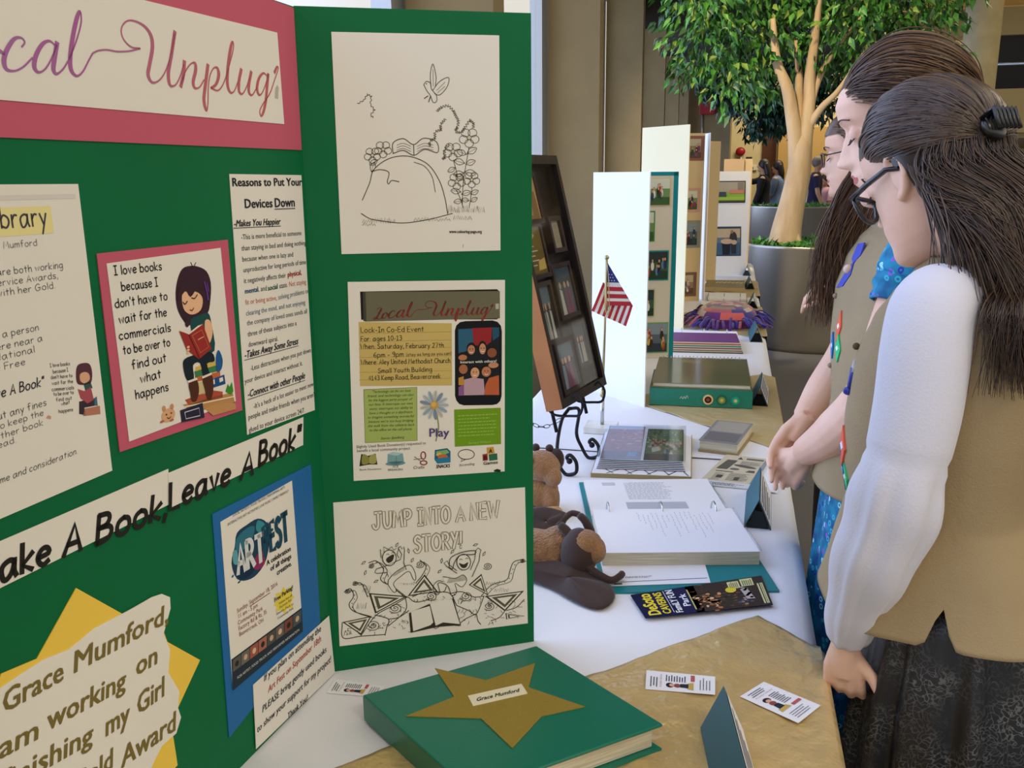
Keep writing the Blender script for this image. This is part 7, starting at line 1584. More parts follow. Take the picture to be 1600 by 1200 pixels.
for dx, dy, dz in ((-.275, 1.462, .092), (-.247, 1.50, .098)):
    m = MB(); m.tube(cr([(dx + .02, dy - .002, TZ + .07), (dx + .008, dy, TZ + dz - .004), (dx - .006, dy + .002, TZ + dz + .008)], 5), [.012, .014, .014, .013, .013, .012, .012, .011, .011, .010, .006][:11], dbr, 10, flat=.6); m.obj('ear', hd)
def membrane(rim, name, h):
    m = MB(); n_ = len(rim); c = sum((Vector(p) for p in rim), Vector()) / n_
    rings = [.0, .35, .7, 1.0]; vs = []
    for k, s_ in enumerate(rings):
        for i, p in enumerate(rim):
            q = c.lerp(Vector(p), s_); q.z += h * (1 - s_ * s_) + .006 * math.sin(i * 1.7) * s_ * (1 - s_) * 4; vs.append(q)
    m.add(vs, [(k * n_ + i, k * n_ + (i + 1) % n_, (k + 1) * n_ + (i + 1) % n_, (k + 1) * n_ + i) for k in range(3) for i in range(n_)], dbr, True)
    return m.obj(name, BT, solid=.006, subd=1)
zt_ = TZ + .007
membrane([(-.40, 1.43, zt_ + .02), (-.34, 1.425, zt_), (-.30, 1.405, zt_), (-.273, 1.392, zt_), (-.245, 1.362, zt_), (-.215, 1.343, zt_), (-.19, 1.332, zt_), (-.172, 1.350, zt_), (-.166, 1.385, zt_), (-.172, 1.415, zt_), (-.185, 1.432, zt_ + .004), (-.22, 1.438, zt_ + .014), (-.25, 1.445, zt_ + .025), (-.29, 1.45, zt_ + .03), (-.36, 1.45, zt_ + .03)], 'wing', .012)
m = MB(); m.tube(cr([(-.24, 1.44, TZ + .045), (-.21, 1.43, TZ + .03), (-.183, 1.428, TZ + .018), (-.170, 1.445, TZ + .018), (-.166, 1.458, TZ + .018)], 5), .0065, dbr, 8); m.obj('wing_thumb', BT)
membrane([(-.40, 1.54, TZ + .07), (-.36, 1.57, TZ + .085), (-.33, 1.575, TZ + .088), (-.30, 1.575, TZ + .083), (-.277, 1.57, TZ + .077), (-.285, 1.555, TZ + .066), (-.293, 1.535, TZ + .05), (-.29, 1.51, TZ + .035), (-.31, 1.50, TZ + .03), (-.37, 1.51, TZ + .04)], 'wing', .006)
m = MB(); m.tube(cr([(-.31, 1.505, TZ + .045), (-.298, 1.54, TZ + .062), (-.28, 1.57, TZ + .078), (-.262, 1.572, TZ + .077)], 5), .006, dbr, 8); m.obj('wing_thumb', BT)
LN = thing('toy_animal', 'tan and brown plush animal sitting behind the toy bat', 'plush toy', (-.38, 1.76, TZ + .0015))
m = MB(); m.ball((-.385, 1.765, TZ + .045), (.045, .045, .044), lt_f, 18, 12); m.ball((-.352, 1.74, TZ + .04), (.02, .02, .038), beige_f, 14, 10); m.obj('body', LN, remesh=.005, smooth_it=2)
m = MB(); m.ball((-.375, 1.76, TZ + .105), (.040, .038, .034), lt_f, 18, 12); m.ball((-.347, 1.738, TZ + .09), (.020, .018, .022), beige_f, 14, 10); hd = m.obj('head', LN, remesh=.004, smooth_it=2)
for x, y in ((-.402, 1.732), (-.345, 1.772)): MB().ball((x, y, TZ + .118), (.016, .012, .024), dbr, 12, 8).obj('ear', hd)
for x, y in ((-.392, 1.775), (-.362, 1.775)): MB().ball((x, y, TZ + .140), (.009, .009, .009), dbr, 10, 8).obj('tuft', hd)
for x, y in ((-.345, 1.725), (-.40, 1.715)): MB().ball((x, y, TZ + .016), (.022, .018, .0145), beige_f, 14, 10).obj('paw', LN)
# ---- badge binder with a spiral album on top
BB = thing('ring_binder', 'green binder with three round badges on its spine, on the dull gold cloth', 'binder', (-.07, 2.9, TZ + .006))
bbf = Frame((-.234, 2.701, TZ + .0065), (.998, .04, 0), (-.04, .998, 0))
m = MB(); m.prism([(0, 0), (.310, 0), (.310, .27), (0, .27)], bbf, 0, .004, teal); m.obj('back_cover', BB)
m = MB(); m.prism([(0, 0), (.310, 0), (.310, .27), (0, .27)], bbf, .050, .054, teal); m.obj('front_cover', BB)
m = MB(); m.prism([(0, -.002), (.310, -.002), (.310, .002), (0, .002)], bbf, .001, .054, teal); sp_ = m.obj('spine', BB)
m = MB(); m.prism([(.006, .005), (.305, .005), (.305, .262), (.006, .262)], bbf, .005, .049, pages); m.obj('page_block', BB)
sf = Frame(bbf(0, -.0022, 0), (.998, .04, 0), (0, 0, 1))
for u, cs in ((.178, ('#d8b07a', '#3a1a14', '#7a4a2c')), (.219, ('#2a5a3c', '#6a8a4a', '#c9a83c')), (.260, ('#1a7a68', '#2a9a70', '#c9b07a'))):
    m = MB(); 
    for r_, h, c in ((.0155, .004, cs[0]), (.0105, .0048, cs[1]), (.005, .0054, cs[2])): m.prism([(u + r_ * math.cos(t), .024 + r_ * math.sin(t)) for t in [2 * PI * k / 20 for k in range(20)]], sf, 0, h, ink(c))
    m.obj('round_badge', sp_)
S = Sheet(sf, [(.09, .018), (.125, .018), (.125, .04), (.09, .04)], 3.5, 2.2, teal, t=.0002, h0=0); S.curve([(.3, .6), (.8, 1.2), (1.2, .5), (1.6, 1.3), (2, .6), (2.4, 1.6), (2.8, .8)], .14, '#b9c4ae'); S.obj('spine_lettering', sp_)
SA = thing('scrapbook', 'olive spiral-bound scrapbook lying on the badge binder', 'scrapbook', (-.07, 2.95, TZ + .0615))
sa = Frame((-.230, 2.735, TZ + .061), (.998, .05, 0), (-.05, .998, 0)); olive = mat('olive_cover', '#8f845a', .45, var='#857a50', vscale=4)
m = MB(); m.prism([(0, -.02), (.30, -.02), (.31, .38), (.01, .38)], sa, 0, .003, mat('tan_board_edge', '#9a875c')); m.obj('back_cover', SA)
m = MB(); m.prism([(.004, -.018), (.297, -.018), (.307, .378), (.014, .378)], sa, .003, .012, pages); m.obj('page_block', SA)
m = MB(); m.prism([(0, -.02), (.30, -.02), (.31, .38), (.01, .38)], sa, .012, .0135, olive); m.prism([(.09, .30), (.15, .285), (.152, .335), (.092, .345)], sa, .0135, .0138, ink('#b9ad86')); m.obj('front_cover', SA)
m = MB(); m.prism([(.0, -.022), (.302, -.022), (.312, .385), (.01, .385)], sa, .0142, .0148, clearp); m.obj('plastic_sleeve', SA)
m = MB()
for k in range(21): u = .025 + k * .013; m.tube([sa(u, .378 + .012 * math.cos(t), .008 + .012 * math.sin(t)) for t in [2 * PI * i / 8 for i in range(9)]], .0012, chrome, 5)
m.obj('spiral_binding', SA)
# ---- purple album, cushion, other binders
PA = thing('ring_binder', 'open binder with a purple page on top, before the fleece cushion', 'binder', (-.09, 3.74, TZ + .0015))
pf = Frame((-.235, 3.575, TZ + .002), (.995, .07, 0), (-.07, .995, 0))
m = MB(); m.prism([(0, 0), (.29, 0), (.29, .33), (0, .33)], pf, 0, .003, mat('black_vinyl', '#1a1718', .4)); m.obj('cover', PA)
for k, c in enumerate(('#d9d0b8', '#8a7a5a', '#e0d8c4', '#7a4a5c', '#d8cfb8', '#3a8a80', '#d9cdb0', '#b8563a', '#e6e0d0')): 
    m = MB(); m.prism([(.003 + .0006 * k, .004 + .0012 * k), (.287 - .001 * k, .004 + .0012 * k), (.287 - .001 * k, .24), (.003, .24)], pf, .003 + .0042 * k, .0068 + .0042 * k, ink(c)); m.obj('page_sheaf', PA)
m = MB(); m.prism([(.004, .016), (.277, .016), (.277, .225), (.004, .225)], pf, .0412, .0424, mat('purple_card', '#6a2f72', .6)); m.obj('purple_page', PA, label='plain purple page')
m = MB(); m.prism([(.004, .246), (.286, .246), (.286, .325), (.004, .325)], pf, .003, .034, wpap); m.obj('far_pages', PA)
for u in (.05, .145, .24): m = MB(); m.tube([pf(u, .243 + .02 * math.cos(t), .036 + .022 * math.sin(t)) for t in [PI * k / 8 for k in range(9)]], .0015, chrome, 6); m.obj('ring', PA)
CU = thing('fleece_cushion', 'purple and pink patchwork fleece cushion with knotted fringe', 'cushion', (-.02, 4.32, TZ + .006))
pal = [mat('fleece_%d' % i, c, .95, sheen=.4) for i, c in enumerate(('#a8485c', '#5a1f6a', '#c98a7a', '#2c1f7a', '#8a7a5c', '#c2564a', '#7a2f5a', '#b9a890'))]
m = MB(); rn = random.Random(21); NU, NV = 30, 12; ptab = [[rn.randrange(8) for _ in range(7)] for _ in range(10)]
def cv(i, j):
    t = 2 * PI * i / NU; s_ = j / NV
    r_ = (s_ ** .9); ex = lambda c: math.copysign(abs(c) ** .7, c)
    return (-.02 + .140 * r_ * ex(math.cos(t)), 4.33 + .185 * r_ * ex(math.sin(t)), TZ + .048 + .055 * (max(0, 1 - s_ ** 2.4)) ** .6)
vs = [cv(i, j) for j in range(NV + 1) for i in range(NU)]; base_ = len(m.v); m.v += vs
for j in range(NV):
    for i in range(NU): m.f.append((j * NU + i, (j + 1) * NU + i, (j + 1) * NU + (i + 1) % NU, j * NU + (i + 1) % NU)); m.m.append(m.mi(pal[ptab[(i + j // 2) // 3 % 10][j // 2]])); m.s.append(True)
bot = [(-.02 + (x + .02) * .99, 4.33 + (y - 4.33) * .99, TZ + .008 + max(0, (1 - s_) * 0)) for (x, y, z), s_ in zip(vs[-NU:], [1] * NU)]
m.add(vs[-NU:] + bot, [(i, NU + i, NU + (i + 1) % NU, (i + 1) % NU) for i in range(NU)] + [tuple(range(NU, 2 * NU))], pal[1], True); m.obj('cushion_cover', CU)
m = MB(); fr_m = [mat('fleece_fringe_blue', '#2a1a8c', .95, sheen=.4), mat('fleece_fringe_purple', '#45186a', .95, sheen=.4), pal[0]]
for k in range(74):
    t = 2 * PI * k / 74 + rn.uniform(-.03, .03); ex = lambda c: math.copysign(abs(c) ** .7, c)
    x, y = -.02 + .135 * ex(math.cos(t)), 4.33 + .18 * ex(math.sin(t)); L = rn.uniform(.05, .085); dx, dy = math.cos(t), math.sin(t); z = TZ + rn.uniform(.03, .055)
    m.tube(cr([(x, y, z), (x + dx * L * .4, y + dy * L * .4, z + rn.uniform(-.004, .012)), (x + dx * L + rn.uniform(-.015, .015), y + dy * L + rn.uniform(-.015, .015), TZ + rn.uniform(.009, .028))], 3), .007, fr_m[rn.choice((0, 0, 1, 1, 2))], 6, flat=.45)
m.obj('knotted_fringe', CU)
m = MB(); 
for k in range(7): m.tube(cr([(.10 + .004 * k, 4.24 + .035 * k, TZ + .03), (.15, 4.22 + .035 * k, TZ + .022 + .004 * (k % 3)), (.185 - .02 * (k % 2), 4.20 + .04 * k, TZ + .012)], 3), .012, fr_m[1], 6, flat=.35)
m.obj('loose_corner', CU, label='dark purple loose fleece ties at the corner')
OB = thing('ring_binder', 'open white binder with upright rings, behind the fleece cushion', 'binder', (-.02, 5.0, TZ + .0055))
m = MB(); m.box((-.165, 4.70, TZ + .006), (.085, 4.96, TZ + .010), mat('tan_cover', '#a8946a', .6)); m.box((-.16, 4.705, TZ + .010), (.08, 4.95, TZ + .022), wpap); m.obj('near_half', OB)
m = MB(); m.box((-.135, 5.05, TZ + .006), (.085, 5.34, TZ + .010), mat('tan_cover', '#a8946a', .6)); m.box((-.13, 5.055, TZ + .010), (.08, 5.33, TZ + .020), wpap); m.obj('far_half', OB)
MB().box((-.138, 4.96, TZ + .006), (.085, 5.05, TZ + .009), mat('tan_cover', '#a8946a', .6)).obj('spine', OB)
for x in (-.125, -.04, .045): m = MB(); m.tube([(x, 5.0 + .04 * math.cos(t), TZ + .02 + .04 * math.sin(t)) for t in [PI * k / 8 for k in range(9)]], .002, chrome, 6); m.obj('ring', OB)
FAb = thing('photo_album', 'flat tan album with clear sleeve, beyond the open white binder', 'album', (-.03, 5.7, TZ + .0055))
m = MB(); m.box((-.16, 5.50, TZ + .0062), (.075, 5.53, TZ + .030), mat('tan_cover', '#a8946a', .6)); m.box((-.16, 5.53, TZ + .0062), (.075, 5.86, TZ + .030), pages); m.obj('page_block', FAb)
m = MB(); m.box((-.16, 5.50, TZ + .030), (.075, 5.86, TZ + .033), mat('olive_cover', '#8f845a')); 
for k in range(7): m.tube(cr([(-.10 + .025 * k, 5.70 + .02 * (k % 2), TZ + .0335), (-.085 + .025 * k, 5.74, TZ + .034), (-.075 + .025 * k, 5.69, TZ + .0335)], 3), .003, ink('#d9cfa8'), 5)
m.obj('front_cover', FAb)
m = MB(); m.box((-.13, 6.10, TZ + .0022), (.09, 6.34, TZ + .0040), ink('#cfc9c2')); tag(m.obj('paper_sheet', loc=(-.02, 6.2, TZ + .002)), 'white paper sheet lying before the small photo board', 'paper')
CB = thing('cardboard_box', 'tall tan cardboard box standing behind the small photo board', 'box', (-.03, 7.05, TZ + .0015))
kraft = mat('kraft_cardboard', '#b0926a', .8)
MB().box((-.10, 6.95, TZ + .002), (.045, 7.15, TZ + .80), kraft).obj('carton', CB)
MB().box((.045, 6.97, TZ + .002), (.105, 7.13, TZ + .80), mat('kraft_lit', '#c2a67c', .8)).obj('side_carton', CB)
m = MB(); m.box((.055, 6.99, TZ + .80), (.10, 7.11, TZ + .815), ink('#2a211c')); m.obj('dark_lid', CB)
# ================================================================ the visitors at the table
def fuse(mb, voxel, it=2):
    o = mb.obj('tmp'); r = o.modifiers.new('r', 'REMESH'); r.mode = 'VOXEL'; r.voxel_size = voxel
    if it: s_ = o.modifiers.new('s', 'SMOOTH'); s_.iterations = it; s_.factor = .5
    dg = bpy.context.evaluated_depsgraph_get(); me = bpy.data.meshes.new_from_object(o.evaluated_get(dg))
    n = len(me.vertices); co = np.empty(n * 3); me.vertices.foreach_get('co', co)
    fs = [tuple(p.vertices) for p in me.polygons]; vs = [tuple(c) for c in co.reshape(-1, 3)]
    old = o.data; bpy.data.objects.remove(o); bpy.data.meshes.remove(old); bpy.data.meshes.remove(me); return vs, fs
def interp(tab, z):
    if z <= tab[0][0]: return tab[0][1:]
    for a, b in zip(tab, tab[1:]):
        if z <= b[0]:
            t = (z - a[0]) / (b[0] - a[0]); t = t * t * (3 - 2 * t) * .5 + t * .5
            return tuple(x + (y - x) * t for x, y in zip(a[1:], b[1:]))
    return tab[-1][1:]
HEAD = [(-.120, .060, .02, .012), (-.116, .076, .005, .026), (-.108, .087, -.012, .037), (-.098, .089, -.028, .044), (-.084, .085, -.045, .052), (-.070, .086, -.058, .057), (-.058, .087, -.066, .061), (-.046, .084, -.074, .064),
        (-.02, .082, -.085, .068), (.0, .079, -.092, .070), (.014, .079, -.096, .071), (.032, .087, -.099, .073), (.055, .087, -.100, .074), (.075, .076, -.094, .068), (.092, .055, -.075, .052), (.102, .032, -.05, .034), (.107, .008, -.02, .012)]
ga = lambda x, m, s_: math.exp(-((x - m) / s_) ** 2)
def head_shape(M, s=1.0):
    """closed head with nose, brow, eye sockets, lips and chin; M maps (forward, left, up) to the world"""
    m = MB(); NT, NZ = 72, 90; vs = []
    for k in range(NZ + 1):
        z = -.120 + .227 * k / NZ
        F, B, Wd = interp(HEAD, z)
        for j in range(NT):
            t = 2 * PI * j / NT - PI; c, sn = math.cos(t), math.sin(t)
            cx = (F + B) / 2; rx = (F - B) / 2
            e = .86 if c > 0 else 1.0
            x = cx + rx * math.copysign(abs(c) ** e, c); y = Wd * math.copysign(abs(sn) ** .92, sn)
            if c > .2:
                nose = .0235 * (ga(z, -.034, .011) + .62 * ga(z, -.016, .014) + .28 * ga(z, .002, .012)) * ga(y, 0, .0085 + .006 * ga(z, -.036, .01))
                nose += .006 * ga(z, -.040, .007) * (ga(y, .012, .006) + ga(y, -.012, .006))
                sock = -.0085 * ga(z, .008, .013) * (ga(y, .031, .015) + ga(y, -.031, .015))
                brow = .003 * ga(z, .030, .008) * (ga(y, .028, .02) + ga(y, -.028, .02))
                lips = (.0055 * ga(z, -.0565, .0045) + .0055 * ga(z, -.0685, .005) - .003 * ga(z, -.0625, .002)) * ga(y, 0, .019) - .003 * ga(z, -.082, .006) * ga(y, 0, .02)
                cheek = .003 * ga(z, -.02, .02) * (ga(y, .045, .015) + ga(y, -.045, .015))
                x += nose + sock + brow + lips + cheek
            vs.append(M @ Vector((x * s, y * s, z * s)))
    n = NT; fs = [(k * n + j, k * n + (j + 1) % n, (k + 1) * n + (j + 1) % n, (k + 1) * n + j) for k in range(NZ) for j in range(n)]
    fs += [tuple(range(n))[::-1], tuple(NZ * n + j for j in range(n))]
    m.add(vs, fs, skin, True)
    R = M.to_3x3()
    for sg in (1, -1):
        m.ball(M @ Vector((.068 * s, sg * .031 * s, .007 * s)), (.0125 * s,) * 3, skin, 14, 10)
        q = lambda a, b, c_: M @ Vector((a * s, sg * b * s, c_ * s))
        m.ball(q(-.004, .073, -.006), (.015 * s, .007 * s, .026 * s), skin, 14, 10, R @ Matrix.Rotation(-.12 * sg, 3, 'Z') @ Matrix.Rotation(.18, 3, 'Y'))
        m.tube(cr([q(.008, .074, .010), (q(.004, .080, .023)), q(-.010, .084, .026), q(-.020, .084, .014), q(-.018, .081, -.008), q(-.008, .077, -.026), q(.001, .074, -.034)], 5), .0045 * s, skin, 8)
        m.ball(q(.002, .073, -.032), (.007 * s, .005 * s, .008 * s), skin, 10, 8)
    return m
def frame_of(az, pitch, C):
    a, p = math.radians(az), math.radians(pitch)
    f0 = Vector((math.sin(a), math.cos(a), 0)); l = Vector((-f0.y, f0.x, 0)); F = f0 * math.cos(p) - Vector((0, 0, 1)) * math.sin(p); U = Vector((0, 0, 1)) * math.cos(p) + f0 * math.sin(p)
    return Matrix(((F.x, l.x, U.x, C[0]), (F.y, l.y, U.y, C[1]), (F.z, l.z, U.z, C[2]), (0, 0, 0, 1)))
def hand(m, w, D, Nn, thumb, s=1.0, curl=(.35, .5, .4), splay=.06, tc=.4, to=.62):
    """palm of four metacarpals, four fingers and a thumb; D: towards the fingers, Nn: the way the palm faces, thumb: +1/-1 side"""
    w = Vector(w); D = Vector(D).normalized(); Nn = Vector(Nn); Nn = (Nn - D * Nn.dot(D)).normalized(); T = D.cross(Nn) * thumb
    m.tube([w - D * .012, w + D * .015, w + D * .045], [.0235 * s, .0245 * s, .020 * s], skin, 12)
    for i, (off, ln, kb) in enumerate(((.027, .066, .078), (.009, .074, .082), (-.009, .069, .079), (-.026, .054, .072))):
        kn = w + (D * kb + T * off) * s
        m.tube([w + T * off * .45 * s, w + (D * kb * .5 + T * off * .85) * s - Nn * .003 * s, kn], [.013 * s, .0125 * s, .0098 * s], skin, 10)
        d = (D + T * splay * (1.2 - i)).normalized(); p = kn; pts = [p]; rs = [.0095 * s]
        for k, fr_ in enumerate((.44, .31, .25)):
            c = curl[k] * (1 + .12 * i); d = (d * math.cos(c) + Nn * math.sin(c)); nn = Nn; 
            Nn2 = (Nn - d * Nn.dot(d)); p = p + d * ln * fr_ * s; pts.append(p); rs.append((.0085, .0078, .0062)[k] * s)
            if Nn2.length > .2: pass
        m.tube(pts, rs, skin, 10); m.ball(pts[-1], rs[-1], skin, 8, 6)
        for p_ in pts[1:-1]: m.ball(p_, .0086 * s, skin, 8, 6)
    b = w + (D * .022 + T * .020) * s; d = (D * .75 + T * to + Nn * tc).normalized(); p1 = b + d * .034 * s; d2 = (D * .9 + T * (to - .37) + Nn * tc).normalized(); p2 = p1 + d2 * .030 * s; p3 = p2 + (d2 + Nn * .15).normalized() * .024 * s
    m.tube([w, b, p1, p2, p3], [.012 * s, .0135 * s, .0105 * s, .009 * s, .0068 * s], skin, 10); m.ball(p3, .0068 * s, skin, 8, 6)
skin = mat('skin', '#ecc2a8', .5, spec=.3, var='#e6b69a', vscale=14); lipm = mat('lips', '#b9635a', .45)
skin.node_tree.nodes['Principled BSDF'].inputs['Subsurface Weight'].default_value = .06
skin.node_tree.nodes['Principled BSDF'].inputs['Subsurface Radius'].default_value = (.012, .005, .003)
hair_ms = [mat('hair_brown_%d' % i, c, .38, spec=.6) for i, c in enumerate(('#2b1c12', '#362417', '#432e1e', '#573e29', '#20140d'))]
hair_lt = [mat('hair_chestnut_%d' % i, c, .4, spec=.55) for i, c in enumerate(('#3f2919', '#543923', '#66472c', '#7c5a39', '#4a301c'))]
khaki = mat('khaki_twill', '#a08b66', .85, bump=.2, bscale=400, var='#98835f', vscale=6)
white_k = mat('white_knit', '#d2d0da', .85, bump=.12, bscale=300, sheen=.2)
class Torso:
    def __init__(s, c, az, tab, lean=0): s.c = Vector(c); a = math.radians(az); s.f = Vector((math.sin(a), math.cos(a), 0)); s.l = Vector((-s.f.y, s.f.x, 0)); s.tab = tab; s.lean = lean
    def pt(s, th, z, off=0):                # th: 0 front, +90 left
        w, d = interp(s.tab, z); t = math.radians(th); c, n = math.cos(t), math.sin(t); e = .85
        return Vector((s.c.x, s.c.y, 0)) + s.f * ((d + off) * math.copysign(abs(c) ** e, c) + s.lean * (z - 1.0)) + s.l * ((w + off) * math.copysign(abs(n) ** e, n)) + Vector((0, 0, z))
    def loft(s, m, z0, z1, off, mt, nt=64, nz=40, keep=None, zmap=None, th0=-180, th1=180, wave=None):
        vs = []; g = {}
        for k in range(nz + 1):
            for j in range(nt + 1):
                th = th0 + (th1 - th0) * j / nt; a, b = (zmap(th) if zmap else (z0, z1)); z = a + (b - a) * k / nz
                o_ = off(th, z) if callable(off) else off
                g[k, j] = len(vs); vs.append(s.pt(th, z, o_))
        fs = []
        for k in range(nz):
            for j in range(nt):
                th = th0 + (th1 - th0) * (j + .5) / nt; a, b = (zmap(th) if zmap else (z0, z1)); z = a + (b - a) * (k + .5) / nz
                if keep is None or keep(th, z): fs.append((g[k, j], g[k, j + 1], g[k + 1, j + 1], g[k + 1, j]))
        m.add(vs, fs, mt, True); return m
TAB = [(.70, .165, .125), (.80, .165, .125), (.92, .142, .108), (1.02, .128, .098), (1.14, .138, .108), (1.22, .150, .106), (1.27, .152, .092), (1.305, .135, .074), (1.325, .095, .060), (1.345, .060, .052), (1.37, .052, .050)]
def shift_tab(dz): return [(z + dz if z > .95 else z,) + tuple(r) for z, *r in TAB]
def closed_loft(m, T, z0, z1, off, mt, nz=50):
    n = 48; vs = [T.pt(-180 + 360 * j / n, z0 + (z1 - z0) * k / nz, off) for k in range(nz + 1) for j in range(n)]
    m.add(vs, [(k * n + j, k * n + (j + 1) % n, (k + 1) * n + (j + 1) % n, (k + 1) * n + j) for k in range(nz) for j in range(n)] + [tuple(range(n))[::-1], tuple(nz * n + j for j in range(n))], mt, True)
def arm_shape(m, pts, rs): m.tube(cr(pts, 8), [float(np.interp(i, np.linspace(0, 8 * (len(pts) - 1), len(rs)), rs)) for i in range(8 * (len(pts) - 1) + 1)], skin, 16); m.ball(pts[0], rs[0], skin, 16, 10)
def finish_body(m, M, s, name, root, vox=.0032):
    vs, fs = fuse(m, vox, 3)
    b = MB(); b.add(vs, fs, skin, True); li = b.mi(lipm); Mi = M.inverted()
    for i, f in enumerate(b.f):
        p = Mi @ Vector(vs[f[0]])
        if p.x > .06 * s and abs(p.y) < .024 * s:
            zz = p.z / s; hw = .0085 * (1 - (p.y / s / .024) ** 2)
            if -.0625 - hw * 1.15 < zz < -.0625 + hw * 1.1: b.m[i] = li
    lash = mat('dark_lashes', '#2a1c16', .6); br = mat('brow_brown', '#5a3f2b', .7)
    for sg in (1, -1):
        q = lambda a, c, d: M @ Vector((a * s, sg * c * s, d * s))
        b.tube(cr([q(.077, .019, .001), q(.0808, .026, -.003), q(.0805, .034, -.0035), q(.074, .043, .0)], 5), .0011 * s, lash, 6)
        for k in range(7): u_ = k / 6; a0 = q(.0795 - .004 * abs(u_ - .4), .022 + .019 * u_, -.0025); b.tube([a0, a0 + (M.to_3x3() @ Vector((.006, sg * .002 * u_, -.0045))) * s], .0006 * s, lash, 4)
        b.tube(cr([q(.0885, .012, .026), q(.0895, .022, .0325), q(.0845, .034, .0345), q(.074, .046, .030)], 5), [.0019 * s] * 8 + [.0016 * s] * 8, br, 6, flat=.7)
    return b.obj(name, root)
def strands(m, paths, mats_, r0, rnd, n=5, taper=.35, flat=.55):
    for p in paths:
        pp = cr(p, 5); N = len(pp); m.tube(pp, [r0 * (1 if i < N * .5 else 1 - (1 - taper) * (i / (N - 1) - .5) * 2) for i in range(N)], mats_[rnd.randrange(len(mats_))], n, False, flat)
def skull(M, d, off, s=1.0, ctr=(-.006, 0, .018), rad=(.096, .077, .092)):
    d = Vector(d).normalized(); return M @ (Vector(ctr) + Vector((d.x * (rad[0] + off), d.y * (rad[1] + off), d.z * (rad[2] + off)))) * 1.0
def sl(a, b, t):
    a, b = Vector(a).normalized(), Vector(b).normalized(); w = math.acos(max(-1, min(1, a.dot(b)))); 
    return a if w < 1e-4 else (a * math.sin((1 - t) * w) + b * math.sin(t * w)) / math.sin(w)
def hair_cap(m, M, off, mt, front=.35, low=-.35):
    n, k_ = 40, 26; vs = []; fs = []; ids = {}
    for i in range(k_ + 1):
        th = PI * i / k_
        for j in range(n): ph = 2 * PI * j / n; d = (math.sin(th) * math.cos(ph), math.sin(th) * math.sin(ph), math.cos(th)); lim = front if d[0] > .12 else (front + (low - front) * min(1, (.12 - d[0]) / .4)); ids[i, j] = len(vs); vs.append(skull(M, d, off + .011 * max(0, min(1, (d[2] - lim) / .35))))
    for i in range(k_):
        for j in range(n):
            th = PI * (i + .5) / k_; ph = 2 * PI * (j + .5) / n; d = (math.sin(th) * math.cos(ph), math.sin(th) * math.sin(ph), math.cos(th))
            lim = front if d[0] > .12 else (front + (low - front) * min(1, (.12 - d[0]) / .4))
            if d[2] > lim: fs.append((ids[i, j], ids[i + 1, j], ids[i + 1, (j + 1) % n], ids[i, (j + 1) % n]))
    m.add(vs, fs, mt, True)
def shoe(m, x, y, f, mt): 
    f = Vector(f); l = Vector((-f.y, f.x, 0)); c = Vector((x, y, .035)) + f * .05; m.ball(c, (.12, .042, .034), mt, 18, 10, Matrix((f, l, Vector((0, 0, 1)))).transposed()); m.box((x - .03, y - .03, .001), (x + .03, y + .03, .02), mt)
def outward(q, n_): c = Vector((.308, 1.29, q.z)) if q.y < 1.45 else Vector((.30, 1.63, q.z)); return -n_ if n_.dot(q - c) < 0 else n_
def diamond(mb, bv, p, upv, w, h, mt, off=.0045):
    q, n_, *_ = bv.find_nearest(Vector(p)); n_ = outward(q, n_); u = Vector(upv); u = (u - n_ * u.dot(n_)).normalized(); r = u.cross(n_)
    P4 = [q + n_ * off + a for a in (-u * h, r * w, u * h, -r * w)]; mb.add(P4 + [p_ - n_ * off * .9 for p_ in P4], [(0, 1, 2, 3), (0, 4, 5, 1), (1, 5, 6, 2), (2, 6, 7, 3), (3, 7, 4, 0)], mt); return q, n_, u, r
from mathutils.bvhtree import BVHTree
# floral dress, black lace
def floral():
    m = mat('floral_print', '#0f6f9a', .8); nt = m.node_tree; b = nt.nodes['Principled BSDF']; N = nt.nodes.new; L = nt.links.new
    tc = N('ShaderNodeTexCoord'); v = N('ShaderNodeTexVoronoi'); v.inputs['Scale'].default_value = 62; L(tc.outputs['Object'], v.inputs['Vector'])
    ring = N('ShaderNodeValToRGB'); ring.color_ramp.interpolation = 'CONSTANT'; e = ring.color_ramp.elements; e[0].position = 0; e[0].color = (0, 0, 0, 1); e[1].position = .16; e[1].color = (1, 1, 1, 1); x = e.new(.33); x.color = (0, 0, 0, 1)
    L(v.outputs['Distance'], ring.inputs[0])
    sp = N('ShaderNodeSeparateColor'); L(v.outputs['Color'], sp.inputs[0]); cc = N('ShaderNodeValToRGB'); cc.color_ramp.interpolation = 'CONSTANT'; e = cc.color_ramp.elements; e[0].color = lin('#3ab0c8'); e[1].position = .4; e[1].color = lin('#1a2f9a'); x = e.new(.62); x.color = lin('#8a5ac8'); x = e.new(.78); x.color = lin('#9fe0e8'); L(sp.outputs[0], cc.inputs[0])
    mx = N('ShaderNodeMix'); mx.data_type = 'RGBA'; L(ring.outputs[0], mx.inputs[0]); n2 = N('ShaderNodeTexNoise'); n2.inputs['Scale'].default_value = 30; L(tc.outputs['Object'], n2.inputs['Vector']); r2 = N('ShaderNodeValToRGB'); r2.color_ramp.elements[0].color = lin('#075a86'); r2.color_ramp.elements[1].color = lin('#1388ac'); r2.color_ramp.elements[0].position = .4; r2.color_ramp.elements[1].position = .6; L(n2.outputs['Fac'], r2.inputs[0]); L(r2.outputs[0], mx.inputs[6]); L(cc.outputs[0], mx.inputs[7]); L(mx.outputs[2], b.inputs['Base Color']); return m
